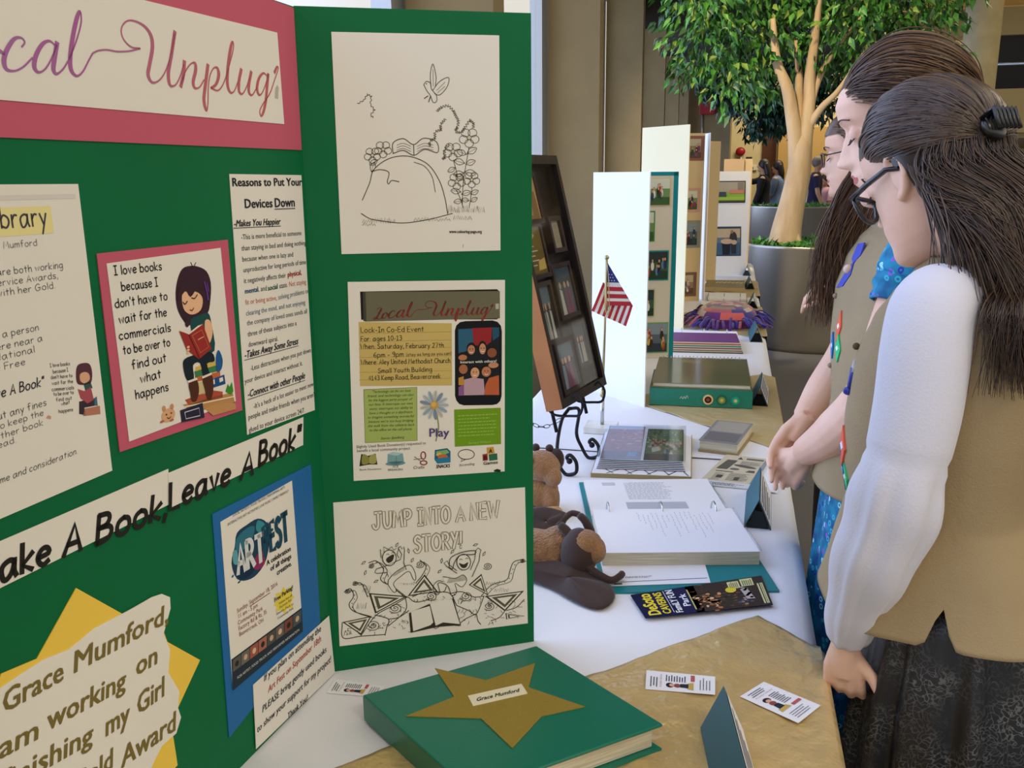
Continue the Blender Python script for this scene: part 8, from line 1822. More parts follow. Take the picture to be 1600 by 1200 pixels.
def lace():
    m = mat('black_lace', '#0b0d12', .45, spec=.6); nt = m.node_tree; b = nt.nodes['Principled BSDF']; N = nt.nodes.new; L = nt.links.new
    tc = N('ShaderNodeTexCoord'); v = N('ShaderNodeTexVoronoi'); v.feature = 'DISTANCE_TO_EDGE'; v.inputs['Scale'].default_value = 95; n0 = N('ShaderNodeTexNoise'); n0.inputs['Scale'].default_value = 40; L(tc.outputs['Object'], n0.inputs['Vector']); ad = N('ShaderNodeMix'); ad.data_type = 'RGBA'; ad.inputs[0].default_value = .06; L(tc.outputs['Object'], ad.inputs[6]); L(n0.outputs['Color'], ad.inputs[7]); L(ad.outputs[2], v.inputs['Vector'])
    r = N('ShaderNodeValToRGB'); e = r.color_ramp.elements; e[0].position = .02; e[0].color = lin('#5c5d5c'); e[1].position = .09; e[1].color = lin('#090b10'); L(v.outputs[0], r.inputs[0])
    n1 = N('ShaderNodeTexNoise'); n1.inputs['Scale'].default_value = 9; L(tc.outputs['Object'], n1.inputs['Vector']); r1 = N('ShaderNodeValToRGB'); r1.color_ramp.elements[0].position = .45; r1.color_ramp.elements[1].position = .6; L(n1.outputs['Fac'], r1.inputs[0])
    mx = N('ShaderNodeMix'); mx.data_type = 'RGBA'; L(r1.outputs[0], mx.inputs[0]); mx.inputs[6].default_value = lin('#0a0c12'); L(r.outputs[0], mx.inputs[7]); L(mx.outputs[2], b.inputs['Base Color']); return m
floral_m, lace_m = floral(), lace()
ARMHOLE = lambda zc, a, b: (lambda th, z: not ((abs(abs(th) - 90) / a) ** 2 + ((z - zc) / b) ** 2 < 1))
# ---------------------------------------------------------------- girl in the foreground
rn = random.Random(31)
P1 = thing('person', 'girl with glasses in white sleeves, khaki vest and black lace skirt, nearest the camera', 'person', (.34, 1.29, 0))
HS = .89; C1 = (.243, 1.285, 1.444); M1 = frame_of(-43, 27, C1) @ Matrix.Scale(HS, 4)
T1 = Torso((.308, 1.29, 0), -66, shift_tab(-.012), lean=-.02)
m = head_shape(M1); nb = Vector((.310, 1.29, 1.27))
m.tube(cr([nb, Vector((.305, 1.29, 1.34)), M1 @ Vector((-.035, 0, -.07)), M1 @ Vector((-.03, 0, -.02))], 5), .050, skin, 18)
closed_loft(m, T1, .90, 1.335, -.012, skin)
A1 = [(.235, 1.150, 1.283), (.222, 1.120, 1.16), (.204, 1.112, 1.045), (.184, 1.140, .935), (.176, 1.196, .822)]
arm_shape(m, A1, [.034, .034, .033, .029, .024]); hand(m, (.176, 1.199, .803), (.06, .10, -1), (.25, .97, .1), 1, .82, (.6, .9, .7), tc=-.38, to=.95)
A1r = [(.405, 1.42, 1.285), (.435, 1.445, 1.15), (.445, 1.45, 1.03), (.43, 1.45, .92), (.41, 1.44, .81)]
arm_shape(m, A1r, [.05, .045, .04, .033, .026]); hand(m, (.408, 1.438, .80), (-.15, -.02, -1), (.1, -.99, 0), 1, .92, (.3, .5, .4))
for sg in (1, -1):
    h = Vector((.362, 1.29, .84)) + T1.l * .065 * sg; m.tube([h + Vector((-.03, 0, .10)), h, h + Vector((0, 0, -.34)), h + Vector((.01, 0, -.76))], [.06, .07, .05, .034], skin, 16)
finish_body(m, M1, 1.0, 'body', P1)
m = MB(); 
for sg in (1, -1): h = Vector((.355, 1.29, 0)) + T1.l * .075 * sg; shoe(m, h.x, h.y, T1.f, mat('black_shoe', '#141314', .4))
m.obj('shoes', P1)
# white shirt with full sleeves gathered below a seam
m = MB(); T1.loft(m, 1.318, 1.362, .004, white_k)
def sleeve(m, pts, rs, mt, seam=None, ph=0, amp=.0):
    pp = cr(pts, 12); N = len(pp); n = 40; vs = []
    tt = [float(np.interp(i / (N - 1), np.linspace(0, 1, len(rs)), rs)) for i in range(N)]; prev = Vector((1, 0, 0))
    for i in range(N):
        t = (Vector(pp[min(i + 1, N - 1)]) - Vector(pp[max(i - 1, 0)])).normalized(); x = (prev - t * prev.dot(t)).normalized(); prev = x; y = t.cross(x); u = i / (N - 1)
        for k in range(n):
            an = 2 * PI * k / n; w_ = 1 + amp * (math.sin(7 * an + ph + 3 * u) * .6 + math.sin(11 * an + 5 * u) * .4) * max(0, min(1, (u - (seam or 0)) / .08)) * (1 - .5 * u)
            r_ = tt[i] * w_ + .002 * math.sin(u * 34 + 2 * math.sin(an)) * (u > .5)
            if seam and abs(u - seam) < .012: r_ *= .955
            vs.append(Vector(pp[i]) + (x * math.cos(an) + y * math.sin(an)) * r_)
    m.add(vs, [(i * n + k, i * n + (k + 1) % n, (i + 1) * n + (k + 1) % n, (i + 1) * n + k) for i in range(N - 1) for k in range(n)], mt, True)
sleeve(m, [(.272, 1.20, 1.290)] + A1, [.034, .044, .049, .050, .049, .047, .050, .048, .042, .034, .026], white_k, .48, 1, .17)
sleeve(m, [(.375, 1.39, 1.295)] + A1r, [.035, .050, .053, .052, .050, .052, .050, .045, .038, .028], white_k, .48, 2, .10)
m.obj('shirt', P1, solid=.002)
hem = lambda th: .862 + .05 * ga(th, 104, 4) + .05 * ga(th, -104, 4) - .006 * ga(th, 60, 30)
m = MB(); T1.loft(m, 0, 0, lambda th, z: .014 - .008 * ga(abs(th), 90, 30) * ga(z, 1.25, .07) + (.016 + .030 * max(0, -math.cos(math.radians(th)))) * max(0, 1.0 - z) / .14 + .022 * ga(th, 10, 45) * max(0, 1 - abs(z - 1.06) / .26) + .006 * math.sin(math.radians(th) * 5 + z * 9) * max(0, (1.15 - z) / .3), khaki, 110, 80, None, lambda th: (hem(th), 1.340))
vest1 = m.obj('vest', P1, solid=.004, label='khaki sleeveless vest')
bv1 = BVHTree.FromPolygons([Vector(v) for v in m.v], m.f)
# piped edge along the armhole, pins and bridging badges on the front edge
pin = mat('blue_enamel', '#1b2f9a', .3, spec=.7)
for nm, p, w, h, c in (('orange_badge', (.135, 1.262, 1.075), .020, .030, '#e2674a'), ('blue_badge', (.130, 1.275, 1.035), .020, .034, '#1a76c4'), ('green_badge', (.140, 1.250, 1.03), .012, .02, '#4ac07a')):
    b = MB(); q, n_, u, r = diamond(b, bv1, p, (0, 0, 1), w, h, ink(c)); diamond(b, bv1, p, (0, 0, 1), w * .5, h * .22, ink('#e8e8f0'), .0055); b.obj(nm, vest1)
b = MB(); q, n_, u, r = diamond(b, bv1, (.195, 1.26, 1.185), (0, 0, 1), .006, .012, ink('#c9ccd4')); b.tube([q + n_ * .003, q + n_ * .003 - u * .03], .0035, pin, 8); b.ball(q + n_ * .004 - u * .033, (.007, .004, .006), pin, 10, 8); b.ball(q + n_ * .004 + u * .03, .005, ink('#5a4a2a'), 8, 6); b.obj('pin', vest1)
m = MB(); TS = Torso((.350, 1.29, 0), -66, [(.06, .20, .16), (.45, .192, .145), (.72, .182, .128), (.80, .172, .118), (.90, .158, .108)])
TS.loft(m, .06, .90, lambda th, z: (.002 + .020 * (.90 - z) / .8) * (math.sin(math.radians(th) * 14) + .6 * math.sin(math.radians(th) * 23 + 2)), lace_m, 150, 20); m.obj('skirt', P1, solid=.002, label='black lace skirt')
# hair: half drawn back to a dark clip, the rest falling down the back
m = MB(); hair_cap(m, M1, .006, hair_ms[0], .36, -.62)
tie = (-.95, .22, -.10); ps = []
for k in range(1700):
    a = rn.uniform(-1, 1); s_ = abs(a); sg = 1 if a > 0 else -1
    st = (.86 - .72 * s_ ** 1.3, sg * (s_ ** .75) * 1.0, .50 - .50 * s_ + rn.uniform(0, .55) * (1 - s_ * .6)); off = .012 + rn.uniform(0, .005) + .006 * (1 - s_)
    e = (tie[0], tie[1] + rn.uniform(-.16, .16) + sg * .05, tie[2] + rn.uniform(-.12, .14)); ps.append([tuple(skull(M1, sl(st, e, t), off * min(1, .1 + 2.5 * t) - .010 * max(0, 1 - 3 * t) + .006 * math.sin(PI * t))) for t in (0, .2, .4, .6, .8, 1)])
strands(m, ps, hair_ms[:4] + [hair_ms[2]], .0017, rn, 4, .8, .6)
ps = []
def fall(a, st, lay, r):
    p0 = skull(M1, st, .006 + .014 * lay); th = 160 - 46 * a + 7 * r(); ze = 1.268 + .055 * r() - .03 * a; o_ = .02 + .03 * lay
    out = (p0 - Vector(C1)); out.z = 0; out = out.normalized()
    return [tuple(p0), tuple(p0 + out * (.010 + .008 * lay) + Vector((0, 0, -.04))), tuple(T1.pt(th, 1.36, .045 + o_ * .6).lerp(p0, .38) + out * .012), tuple(T1.pt(th, 1.325, .014 + o_)), tuple(T1.pt(th + 4 * r(), 1.29, .012 + o_ * .8)), tuple(T1.pt(th + 8 * r(), ze, .012 + o_ * .6))]
for k in range(2600):
    a = rn.uniform(-1, 1); ps.append(fall(a, (-.55 - .45 * (1 - abs(a)) + rn.uniform(-.1, .1), a * .85, rn.uniform(-.6, .10)), rn.random(), lambda: rn.uniform(-1, 1)))
strands(m, ps, hair_ms[:4] + hair_ms[1:3], .0014, rn, 4, .35, .6)
cu = [cr(fall(-1 + 2 * i / 24, (-.55 - .45 * (1 - abs(-1 + 2 * i / 24)), (-1 + 2 * i / 24) * .85, -.2), .1, lambda: 0), 5) for i in range(25)]
m.add([p for c in cu for p in c], [(i * 26 + j, i * 26 + j + 1, (i + 1) * 26 + j + 1, (i + 1) * 26 + j) for i in range(24) for j in range(23)], hair_ms[4], True)
ps = []                                              # loose strands behind the ear
for k in range(190):
    st = skull(M1, (-.38 + rn.uniform(-.12, .1), .92, -.05 + rn.uniform(-.25, .25)), .012); e = Vector((.240 + rn.uniform(-.02, .06), 1.150 + rn.uniform(-.01, .05), 1.30 + rn.uniform(-.04, .03))) + T1.f * rn.uniform(-.09, -.01)
    ps.append([tuple(st), tuple(st + Vector((.012, -.012, -.04))), tuple(st.lerp(e, .6) + Vector((.008, -.012, 0))), tuple(e)])
strands(m, ps, [hair_ms[2], hair_ms[3], hair_ms[1]], .0014, rn, 4, .4, .6)
m.obj('hair', P1)
m = MB(); q = skull(M1, tie, .024); R3 = M1.to_3x3(); m.ball(q, (.010, .024, .018), mat('black_clip', '#08090b', .3, spec=.7), 16, 10, R3); 
for k in range(6): m.tube([q + R3 @ Vector((0, .008 * (k - 2.5), .012)), q + R3 @ Vector((-.022, .009 * (k - 2.5), .016)), q + R3 @ Vector((-.02, .009 * (k - 2.5), -.012))], .003, mat('black_clip', '#08090b'), 6)
m.obj('hair_clip', P1)
# glasses
gl = MB(); gm = mat('dark_glasses_plastic', '#16181d', .25, spec=.7); g_ = lambda a, b, c: M1 @ Vector((a, b, c))
gy = -.006
for sg in (1, -1):
    gl.tube(cr([g_(.097, sg * .008, gy + .006), g_(.098, sg * .03, gy + .014), g_(.090, sg * .058, gy + .012), g_(.087, sg * .062, gy - .004), g_(.089, sg * .052, gy - .022), g_(.095, sg * .03, gy - .026), g_(.098, sg * .012, gy - .018)], 6, True) + [tuple(g_(.097, sg * .008, gy + .006))], .0032, gm, 8)
    gl.tube([g_(.088, sg * .066, gy + .011), g_(.05, sg * .077, gy + .014), g_(.008, sg * .080, gy + .018), g_(-.012, sg * .080, gy + .010)], .0046, gm, 8, True, .7)
gl.tube(cr([g_(.098, .009, gy + .005), g_(.103, 0, gy + .008), g_(.098, -.009, gy + .005)], 5), .0024, gm, 8)
go = gl.obj('glasses', P1)
for sg in (1, -1):
    m = MB(); m.add([g_(.097, sg * .010, gy + .006), g_(.097, sg * .03, gy + .013), g_(.0895, sg * .057, gy + .011), g_(.087, sg * .061, gy - .004), g_(.089, sg * .051, gy - .021), g_(.095, sg * .03, gy - .025), g_(.097, sg * .013, gy - .017)], [tuple(range(7))], clear('lens_glass', (.95, .96, .97), .07)); m.obj('lens', go)
# ---------------------------------------------------------------- girl behind her
rn = random.Random(32)
P2 = thing('person', 'girl in khaki vest over blue flowered dress with hands clasped, behind the nearest girl', 'person', (.30, 1.63, 0))
C2 = (.250, 1.592, 1.523); M2 = frame_of(-87, 19, C2)
T2 = Torso((.300, 1.63, 0), -100, shift_tab(.03), lean=-.03)
m = head_shape(M2)
m.tube(cr([(.305, 1.62, 1.31), (.298, 1.615, 1.39), M2 @ Vector((-.035, 0, -.06)), M2 @ Vector((-.03, 0, -.01))], 5), .050, skin, 18)
closed_loft(m, T2, .88, 1.375, -.012, skin)
A2 = [(.290, 1.492, 1.315), (.258, 1.470, 1.215), (.232, 1.475, 1.105), (.190, 1.57, 1.01), (.146, 1.665, .940)]
arm_shape(m, A2, [.050, .047, .046, .041, .0265]); hand(m, (.143, 1.672, .935), (-.42, .42, -.85), (.55, .75, .25), -1, .92, (.55, .75, .6), tc=.35)
A2r = [(.285, 1.775, 1.315), (.26, 1.82, 1.20), (.235, 1.845, 1.10), (.185, 1.80, 1.03), (.150, 1.745, .985)]
arm_shape(m, A2r, [.050, .046, .043, .035, .0255]); hand(m, (.145, 1.738, .980), (-.55, -.28, -.85), (.35, -.85, -.3), -1, .92, (.25, .3, .25), tc=.3)
for sg in (1, -1):
    h = Vector((.30, 1.63, .80)) + T2.l * .075 * sg; m.tube([h, h + Vector((0, 0, -.36)), h + Vector((.01, 0, -.72))], [.075, .052, .034], skin, 16)
finish_body(m, M2, 1.0, 'body', P2)
m = MB()
for sg in (1, -1): h = Vector((.31, 1.63, 0)) + T2.l * .075 * sg; shoe(m, h.x, h.y, T2.f, mat('black_shoe', '#141314'))
m.obj('shoes', P2)
m = MB(); T2.loft(m, 1.0, 1.39, .006, floral_m); TS = Torso((.318, 1.64, 0), -100, [(.30, .175, .150), (.6, .172, .142), (.9, .160, .128), (1.02, .14, .105)])
TS.loft(m, .30, 1.02, lambda th, z: .004 + .020 * max(0, (.95 - z)) * (math.sin(math.radians(th) * 11) + .5 * math.sin(math.radians(th) * 19 + 1)), floral_m, 120, 24)
for A in (A2, A2r): sleeve(m, [tuple(Vector(A[0]) + Vector((.012, .07 if A is A2 else -.07, .022))), A[0], tuple(Vector(A[0]).lerp(Vector(A[1]), .35)), tuple(Vector(A[0]).lerp(Vector(A[1]), .75))], [.040, .058, .066, .062, .056], floral_m, .1, 1, .05)
m.obj('dress', P2, solid=.002, label='blue flowered dress')
hem2 = lambda th: .900
m = MB(); T2.loft(m, 0, 0, lambda th, z: .014 + .012 * max(0, 1.05 - z) / .2 + .003 * math.sin(math.radians(th) * 6 + z * 8), khaki, 110, 80, ARMHOLE(1.275, 34, .10), lambda th: (hem2(th), 1.378))
vest2 = m.obj('vest', P2, solid=.004, label='khaki buttoned vest')
bv2 = BVHTree.FromPolygons([Vector(v) for v in m.v], m.f)
b = MB(); 
for pts_, c in (([(-.012, .045), (.014, .050), (.020, .028), (.006, .012), (-.010, .018)], '#1c35b0'), ([(.004, .016), (-.012, -.006), (-.022, -.036), (.002, -.030), (.014, -.008)], '#1c35b0')):
    q, n_, *_ = bv2.find_nearest(T2.pt(-4, 1.285, .02)); n_ = outward(q, n_); u = (Vector((0, 0, 1)) - n_ * n_.z).normalized(); r = u.cross(n_); P4 = [q + n_ * .004 + r * a + u * d for a, d in pts_]
    b.add(P4 + [x - n_ * .003 for x in P4], [tuple(range(5))] + [(i, 5 + i, 5 + (i + 1) % 5, (i + 1) % 5) for i in range(5)], mat('blue_satin', '#1c35b0', .4, sheen=.3))
b.ball(q + n_ * .006, (.008, .008, .008), ink('#d8b8a8'), 12, 8); b.obj('ribbon', vest2, label='royal blue ribbon rosette')
for nm, p, w, h, c in (('orange_badge', tuple(T2.pt(0, 1.188, .02)), .010, .028, '#e2674a'), ('green_badge', tuple(T2.pt(1, 1.150, .02)), .012, .025, '#3fc07a'), ('blue_badge', tuple(T2.pt(-6, 1.150, .02)), .006, .024, '#1a76c4')):
    b = MB(); diamond(b, bv2, p, (0, 0, 1), w, h, ink(c)); diamond(b, bv2, p, (0, 0, 1), w * .45, h * .2, ink('#e8f0f0'), .0055); b.obj(nm, vest2)
for z in (1.235, 1.11, 1.0):
    b = MB(); q, n_, *_ = bv2.find_nearest(T2.pt(-12, z, .02)); n_ = outward(q, n_); b.ball(q + n_ * .003, (.005, .005, .005), mat('horn_button', '#8a7658', .4), 10, 8); b.obj('button', vest2)
m = MB(); hair_cap(m, M2, .003, hair_lt[0], .60, -.55)
ps = []
for k in range(1500):
    a = rn.uniform(-1, 1); s_ = abs(a); sg = 1 if a > 0 else -1
    st = (.84 - .66 * s_ ** 1.3, sg * s_ ** .8, .50 - .32 * s_ + rn.uniform(0, .5) * (1 - s_ * .6)); e = (-.80 + rn.uniform(-.1, .1), sg * (.2 + .5 * s_) + rn.uniform(-.1, .1), -.1 + rn.uniform(-.4, .1)); off = .010 + rn.uniform(0, .006) + .010 * (1 - s_)
    ps.append([tuple(skull(M2, sl(st, e, t), off * min(1, .1 + 2.5 * t) - .010 * max(0, 1 - 3 * t) + .008 * math.sin(PI * t))) for t in (0, .2, .4, .6, .8, 1)])
strands(m, ps, hair_lt, .0016, rn, 4, .8, .6)
ps = []
for k in range(1000):                                  # long hair over the far shoulder, hanging in front of it
    a = rn.uniform(0, 1); st = skull(M2, (-.35 - .4 * a, -.9 + .2 * a, -.15 + rn.uniform(-.3, .3)), .010); L = rn.uniform(.22, .34)
    e = Vector((.146 + .085 * a + rn.uniform(-.022, .022), 1.70 + rn.uniform(-.03, .03), 1.235 + rn.uniform(-.07, .06)))
    mid = Vector((.186 + .065 * a + rn.uniform(-.02, .02), 1.70 + rn.uniform(-.02, .02), 1.40 + rn.uniform(-.02, .02)))
    ps.append([tuple(st), tuple(st.lerp(mid, .5) + Vector((-.01, .02, 0))), tuple(mid), tuple(mid.lerp(e, .55) + Vector((-.012, .005, 0))), tuple(e)])
for k in range(500):                                  # and down the back
    a = rn.uniform(-1, 1); st = skull(M2, (-.75, a * .7, -.2 + rn.uniform(-.3, .3)), .010); e = Vector((.415 + rn.uniform(-.02, .02), 1.645 - a * .10, 1.16 + rn.uniform(-.05, .05)))
    ps.append([tuple(st), tuple(st + Vector((.03, 0, -.06))), tuple(st.lerp(e, .5) + Vector((.03, 0, 0))), tuple(e)])
strands(m, ps, hair_lt[1:], .0017, rn, 4, .35, .6)
m.obj('hair', P2)
# ---------------------------------------------------------------- third visitor, mostly hidden
P3 = thing('person', 'visitor with glasses and raised fist, glimpsed beyond the two girls in vests', 'person', (.430, 2.85, 0))
M3 = frame_of(-80, 8, (.338, 2.84, 1.495)); T3 = Torso((.430, 2.85, 0), -80, shift_tab(.0), lean=-.02); dsw = mat('dark_sweater', '#15181f', .9)
m = head_shape(M3); m.tube(cr([(.41, 2.84, 1.30), (.39, 2.84, 1.38), M3 @ Vector((-.03, 0, -.04))], 5), .05, skin, 16); closed_loft(m, T3, .74, 1.35, 0, skin)
A3 = [(.435, 2.70, 1.28), (.41, 2.64, 1.13), (.38, 2.64, 1.02), (.34, 2.64, 1.06), (.300, 2.65, 1.100)]
arm_shape(m, A3, [.048, .044, .04, .034, .026]); hand(m, (.294, 2.652, 1.105), (-.8, .1, .15), (.1, .3, -.9), 1, .88, (1.0, 1.3, 1.0))
A3r = [(.50, 2.99, 1.28), (.50, 3.04, 1.12), (.49, 3.04, 1.0), (.47, 3.02, .90), (.45, 3.01, .82)]; arm_shape(m, A3r, [.048, .044, .04, .034, .026]); hand(m, (.45, 3.01, .81), (0, 0, -1), (0, -1, 0), 1, .88)
for sg in (1, -1):
    h = Vector((.475, 2.85, .80)) + T3.l * .075 * sg; m.tube([h, h + Vector((0, 0, -.36)), h + Vector((.01, 0, -.72))], [.075, .052, .034], skin, 12)
finish_body(m, M3, 1.0, 'body', P3, .004)
m = MB(); T3.loft(m, .78, 1.36, .012, dsw); 
for A in (A3, A3r): sleeve(m, [tuple(Vector(A[0]) + Vector((.012, .08 if A is A3 else -.08, .015)))] + A, [.036, .056, .055, .052, .048, .036], dsw)
m.obj('sweater', P3, solid=.002); m = MB(); TP = Torso((.430, 2.85, 0), -80, [(.05, .14, .12), (.5, .16, .13), (.82, .165, .125)]); TP.loft(m, .05, .82, .014, mat('dark_trousers', '#1a1c24', .9), 40, 10); m.obj('trousers', P3, solid=.002)
m = MB()
for sg in (1, -1): h = Vector((.485, 2.85, 0)) + T3.l * .075 * sg; shoe(m, h.x, h.y, T3.f, mat('black_shoe', '#141314'))
m.obj('shoes', P3)
m = MB(); hair_cap(m, M3, .010, hair_lt[1], .50, -.95); ps = []
for k in range(120):
    a = rn.uniform(-1, 1); st = (.74 - .5 * abs(a), a, .7 - .5 * abs(a) + rn.uniform(0, .3)); ps.append([tuple(skull(M3, sl(st, (-.8, a * .5, -.4), t), .014)) for t in (0, .25, .5, .75, 1)])
strands(m, ps, hair_lt, .003, rn, 5, .8, .6); ps = []
for k in range(300): a = rn.uniform(-1, 1); st = skull(M3, (-.7, a * .8, rn.uniform(-.7, .1)), .012); e = T3.pt(180 - 40 * a, 1.22 + rn.uniform(-.04, .04), .03); ps.append([tuple(st), tuple(st + Vector((.02, 0, -.05))), tuple(Vector(T3.pt(180 - 40 * a, 1.34, .05)).lerp(st, .3)), tuple(e)])
strands(m, ps, hair_lt, .003, rn, 5, .5, .6); m.obj('hair', P3)
m = MB(); g_ = lambda a, b, c: M3 @ Vector((a, b, c))
for sg in (1, -1): m.tube(cr([g_(.099, sg * .008, .006), g_(.099, sg * .03, .016), g_(.088, sg * .06, .012), g_(.089, sg * .052, -.018), g_(.097, sg * .03, -.022), g_(.099, sg * .012, -.014)], 5, True) + [tuple(g_(.099, sg * .008, .006))], .0018, gm, 6); m.tube([g_(.088, sg * .062, .01), g_(.01, sg * .08, .014)], .002, gm, 6)
m.obj('glasses', P3)
# ================================================================ planters, trees, people far off
pot_m = mat('brushed_planter_metal', '#a39c90', .32, metal=.75, bump=.04, bscale=6, stretch=(1, 1, .05))
soil = mat('dark_soil', '#2a2018', 1.0); bark = mat('pale_bark', '#a98f6c', .9, bump=1.0, bscale=14, var='#c2a986', vscale=7, stretch=(1, 1, .3))
lf = [mat('leaf_%d' % i, c, .45, spec=.5) for i, c in enumerate(('#2f6420', '#3f7a2a', '#57923a', '#21481c', '#7a9440'))]
lfd = [mat('shade_leaf_%d' % i, c, .5, spec=.5) for i, c in enumerate(('#173a22', '#1f4a2c', '#122c1e'))]  # shade on the farther tree put into darker greens
def leaf_quad(vs, fs, p, d, L, rnd):
    d = Vector(d).normalized(); s_ = d.cross(Vector((rnd.uniform(-1, 1), rnd.uniform(-1, 1), rnd.uniform(.2, 1)))); s_ = s_.normalized() if s_.length > 1e-4 else Vector((1, 0, 0)); n_ = s_.cross(d)
    w = L * .24; o = len(vs)
    vs += [p, p + d * L * .35 + s_ * w + n_ * w * .35, p + d * L * .4, p + d * L * .35 - s_ * w + n_ * w * .35, p + d * L - n_ * L * .12]
    fs += [(o, o + 1, o + 2), (o, o + 2, o + 3), (o + 1, o + 4, o + 2), (o + 2, o + 4, o + 3)]
def planter(label, x, y, R, H, seed):
    t = thing('planter', label, 'planter', (x, y, .001)); rnd = random.Random(seed)
    MB().lathe([(0, .001), (R * .94, .001), (R * .97, .03), (R, .10), (R, H - .02), (R + .008, H), (R - .012, H), (R - .014, H - .10), (0, H - .10)], (x, y, 0), pot_m, 72).obj('pot', t)
    MB().lathe([(0, H - .075), (R - .016, H - .08)], (x, y, 0), soil, 40).obj('soil', t)
    g = MB(); per = {}
    for k in range(900):
        a = rnd.uniform(0, 2 * PI); r_ = (R - .06) * math.sqrt(rnd.random()); p = Vector((x + r_ * math.cos(a), y + r_ * math.sin(a), H - .07 + rnd.uniform(0, .05)))
        vs, fs = [], []; leaf_quad(vs, fs, p, (rnd.uniform(-1, 1), rnd.uniform(-1, 1), rnd.uniform(.2, .9)), rnd.uniform(.06, .11), rnd); g.add(vs, fs, lf[rnd.choice((0, 1, 1, 2))])
    g.obj('ground_cover', t)['kind'] = 'stuff'
    return t
planter('large metal planter at the end of the tables, holding the lit tree', .66, 7.985, .57, .86, 1)
planter('farther metal planter behind the lit tree', .95, 15.6, .76, .90, 2)
def limb(m, pts, rs): pp = cr(pts, 6); m.tube(pp, [float(np.interp(i, np.linspace(0, len(pp) - 1, len(rs)), rs)) for i in range(len(pp))], bark, 14)
FT = thing('ficus_tree', 'broad green ficus tree with pale forked trunk in the large planter', 'tree', (.44, 8.0, .79))
m = MB()
limb(m, [(.42, 8.0, .78), (.425, 8.0, .95), (.46, 8.0, 1.18), (.50, 8.0, 1.45), (.505, 8.0, 1.66), (.51, 8.0, 1.78)], [.15, .125, .105, .095, .085, .03])
limb(m, [(.49, 8.0, 1.42), (.455, 7.99, 1.70), (.41, 7.98, 1.92), (.36, 7.97, 2.12), (.27, 7.96, 2.32), (.22, 7.95, 2.65)], [.075, .062, .055, .048, .038, .02])
limb(m, [(.51, 8.0, 1.42), (.53, 8.0, 1.72), (.545, 8.02, 2.0), (.54, 8.03, 2.2), (.56, 8.04, 2.5), (.58, 8.0, 2.9)], [.08, .062, .05, .045, .035, .015])
limb(m, [(.515, 8.01, 1.68), (.47, 8.05, 1.95), (.46, 8.1, 2.2), (.42, 8.15, 2.5)], [.05, .042, .032, .015])
limb(m, [(.55, 8.0, 1.80), (.64, 7.96, 1.95), (.76, 7.92, 2.08), (.92, 7.9, 2.35)], [.035, .028, .022, .01])
limb(m, [(.54, 8.0, 1.86), (.60, 8.05, 2.15), (.72, 8.1, 2.4), (.95, 8.1, 2.7)], [.035, .028, .022, .01])
for dx, dy in ((-.09, -.06), (.13, -.10), (.02, -.13), (.10, .08)): limb(m, [(.425 + dx, 8.0 + dy, .77), (.425 + dx * .7, 8.0 + dy * .7, .88), (.435 + dx * .2, 8.0 + dy * .2, 1.08)], [.035, .03, .018])
m.obj('trunk', FT)
rnd = random.Random(77); m = MB()
CL = [(-.30, 7.9, 2.62, .42), (-.42, 8.1, 2.32, .22), (-.05, 8.0, 2.20, .30), (.12, 8.2, 2.55, .40), (.45, 8.3, 2.55, .40), (.85, 8.1, 2.62, .45), (1.22, 8.2, 2.62, .40), (1.50, 8.0, 2.68, .22), (1.36, 8.1, 2.26, .24), (1.60, 8.05, 2.33, .13), (.62, 8.4, 3.05, .6), (.05, 8.3, 3.0, .55), (1.25, 8.4, 3.0, .5), (-.35, 8.2, 3.0, .45), (.95, 8.3, 2.28, .28), (1.72, 8.0, 2.82, .14), (.2, 8.5, 2.25, .25)]
for (cx, cy, cz, r_) in CL:
    for k in range(int(1500 * r_ ** 1.7)):
        d = Vector((rnd.gauss(0, 1), rnd.gauss(0, 1), rnd.gauss(0, 1))).normalized(); p = Vector((cx, cy, cz)) + d * r_ * (rnd.random() ** .5) * Vector((1, 1, 1)).x
        vs, fs = [], []; leaf_quad(vs, fs, p, (d.x * .5 + rnd.uniform(-.5, .5), d.y * .5 + rnd.uniform(-.5, .5), -.9 + rnd.uniform(-.2, .7)), rnd.uniform(.07, .12), rnd); m.add(vs, fs, lf[rnd.choice((0, 0, 1, 1, 2, 3, 3, 4))])
m.obj('foliage', FT)
FT2 = thing('ficus_tree', 'darker tree in the farther planter, behind the lit trunk', 'tree', (.95, 15.6, .83)); m = MB()
limb(m, [(.95, 15.6, .82), (.93, 15.6, 1.5), (.85, 15.6, 2.3), (.6, 15.6, 3.2)], [.12, .10, .08, .03]); limb(m, [(.92, 15.6, 1.6), (1.1, 15.6, 2.4), (1.3, 15.6, 3.1)], [.08, .06, .03]); m.obj('trunk', FT2); m = MB()
for (cx, cz, r_) in ((.35, 2.25, .38), (.05, 2.7, .5), (-.35, 2.95, .45), (.75, 2.35, .38), (1.1, 2.6, .45), (.5, 3.0, .6), (1.2, 3.1, .5), (-.1, 3.2, .5)):
    for k in range(int(1700 * r_ ** 1.7)):
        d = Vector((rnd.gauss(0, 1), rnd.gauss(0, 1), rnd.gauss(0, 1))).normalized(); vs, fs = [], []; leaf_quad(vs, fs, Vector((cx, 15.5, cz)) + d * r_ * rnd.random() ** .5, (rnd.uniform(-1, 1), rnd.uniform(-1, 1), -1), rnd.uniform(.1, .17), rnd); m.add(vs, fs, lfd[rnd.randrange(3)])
m.obj('foliage', FT2)
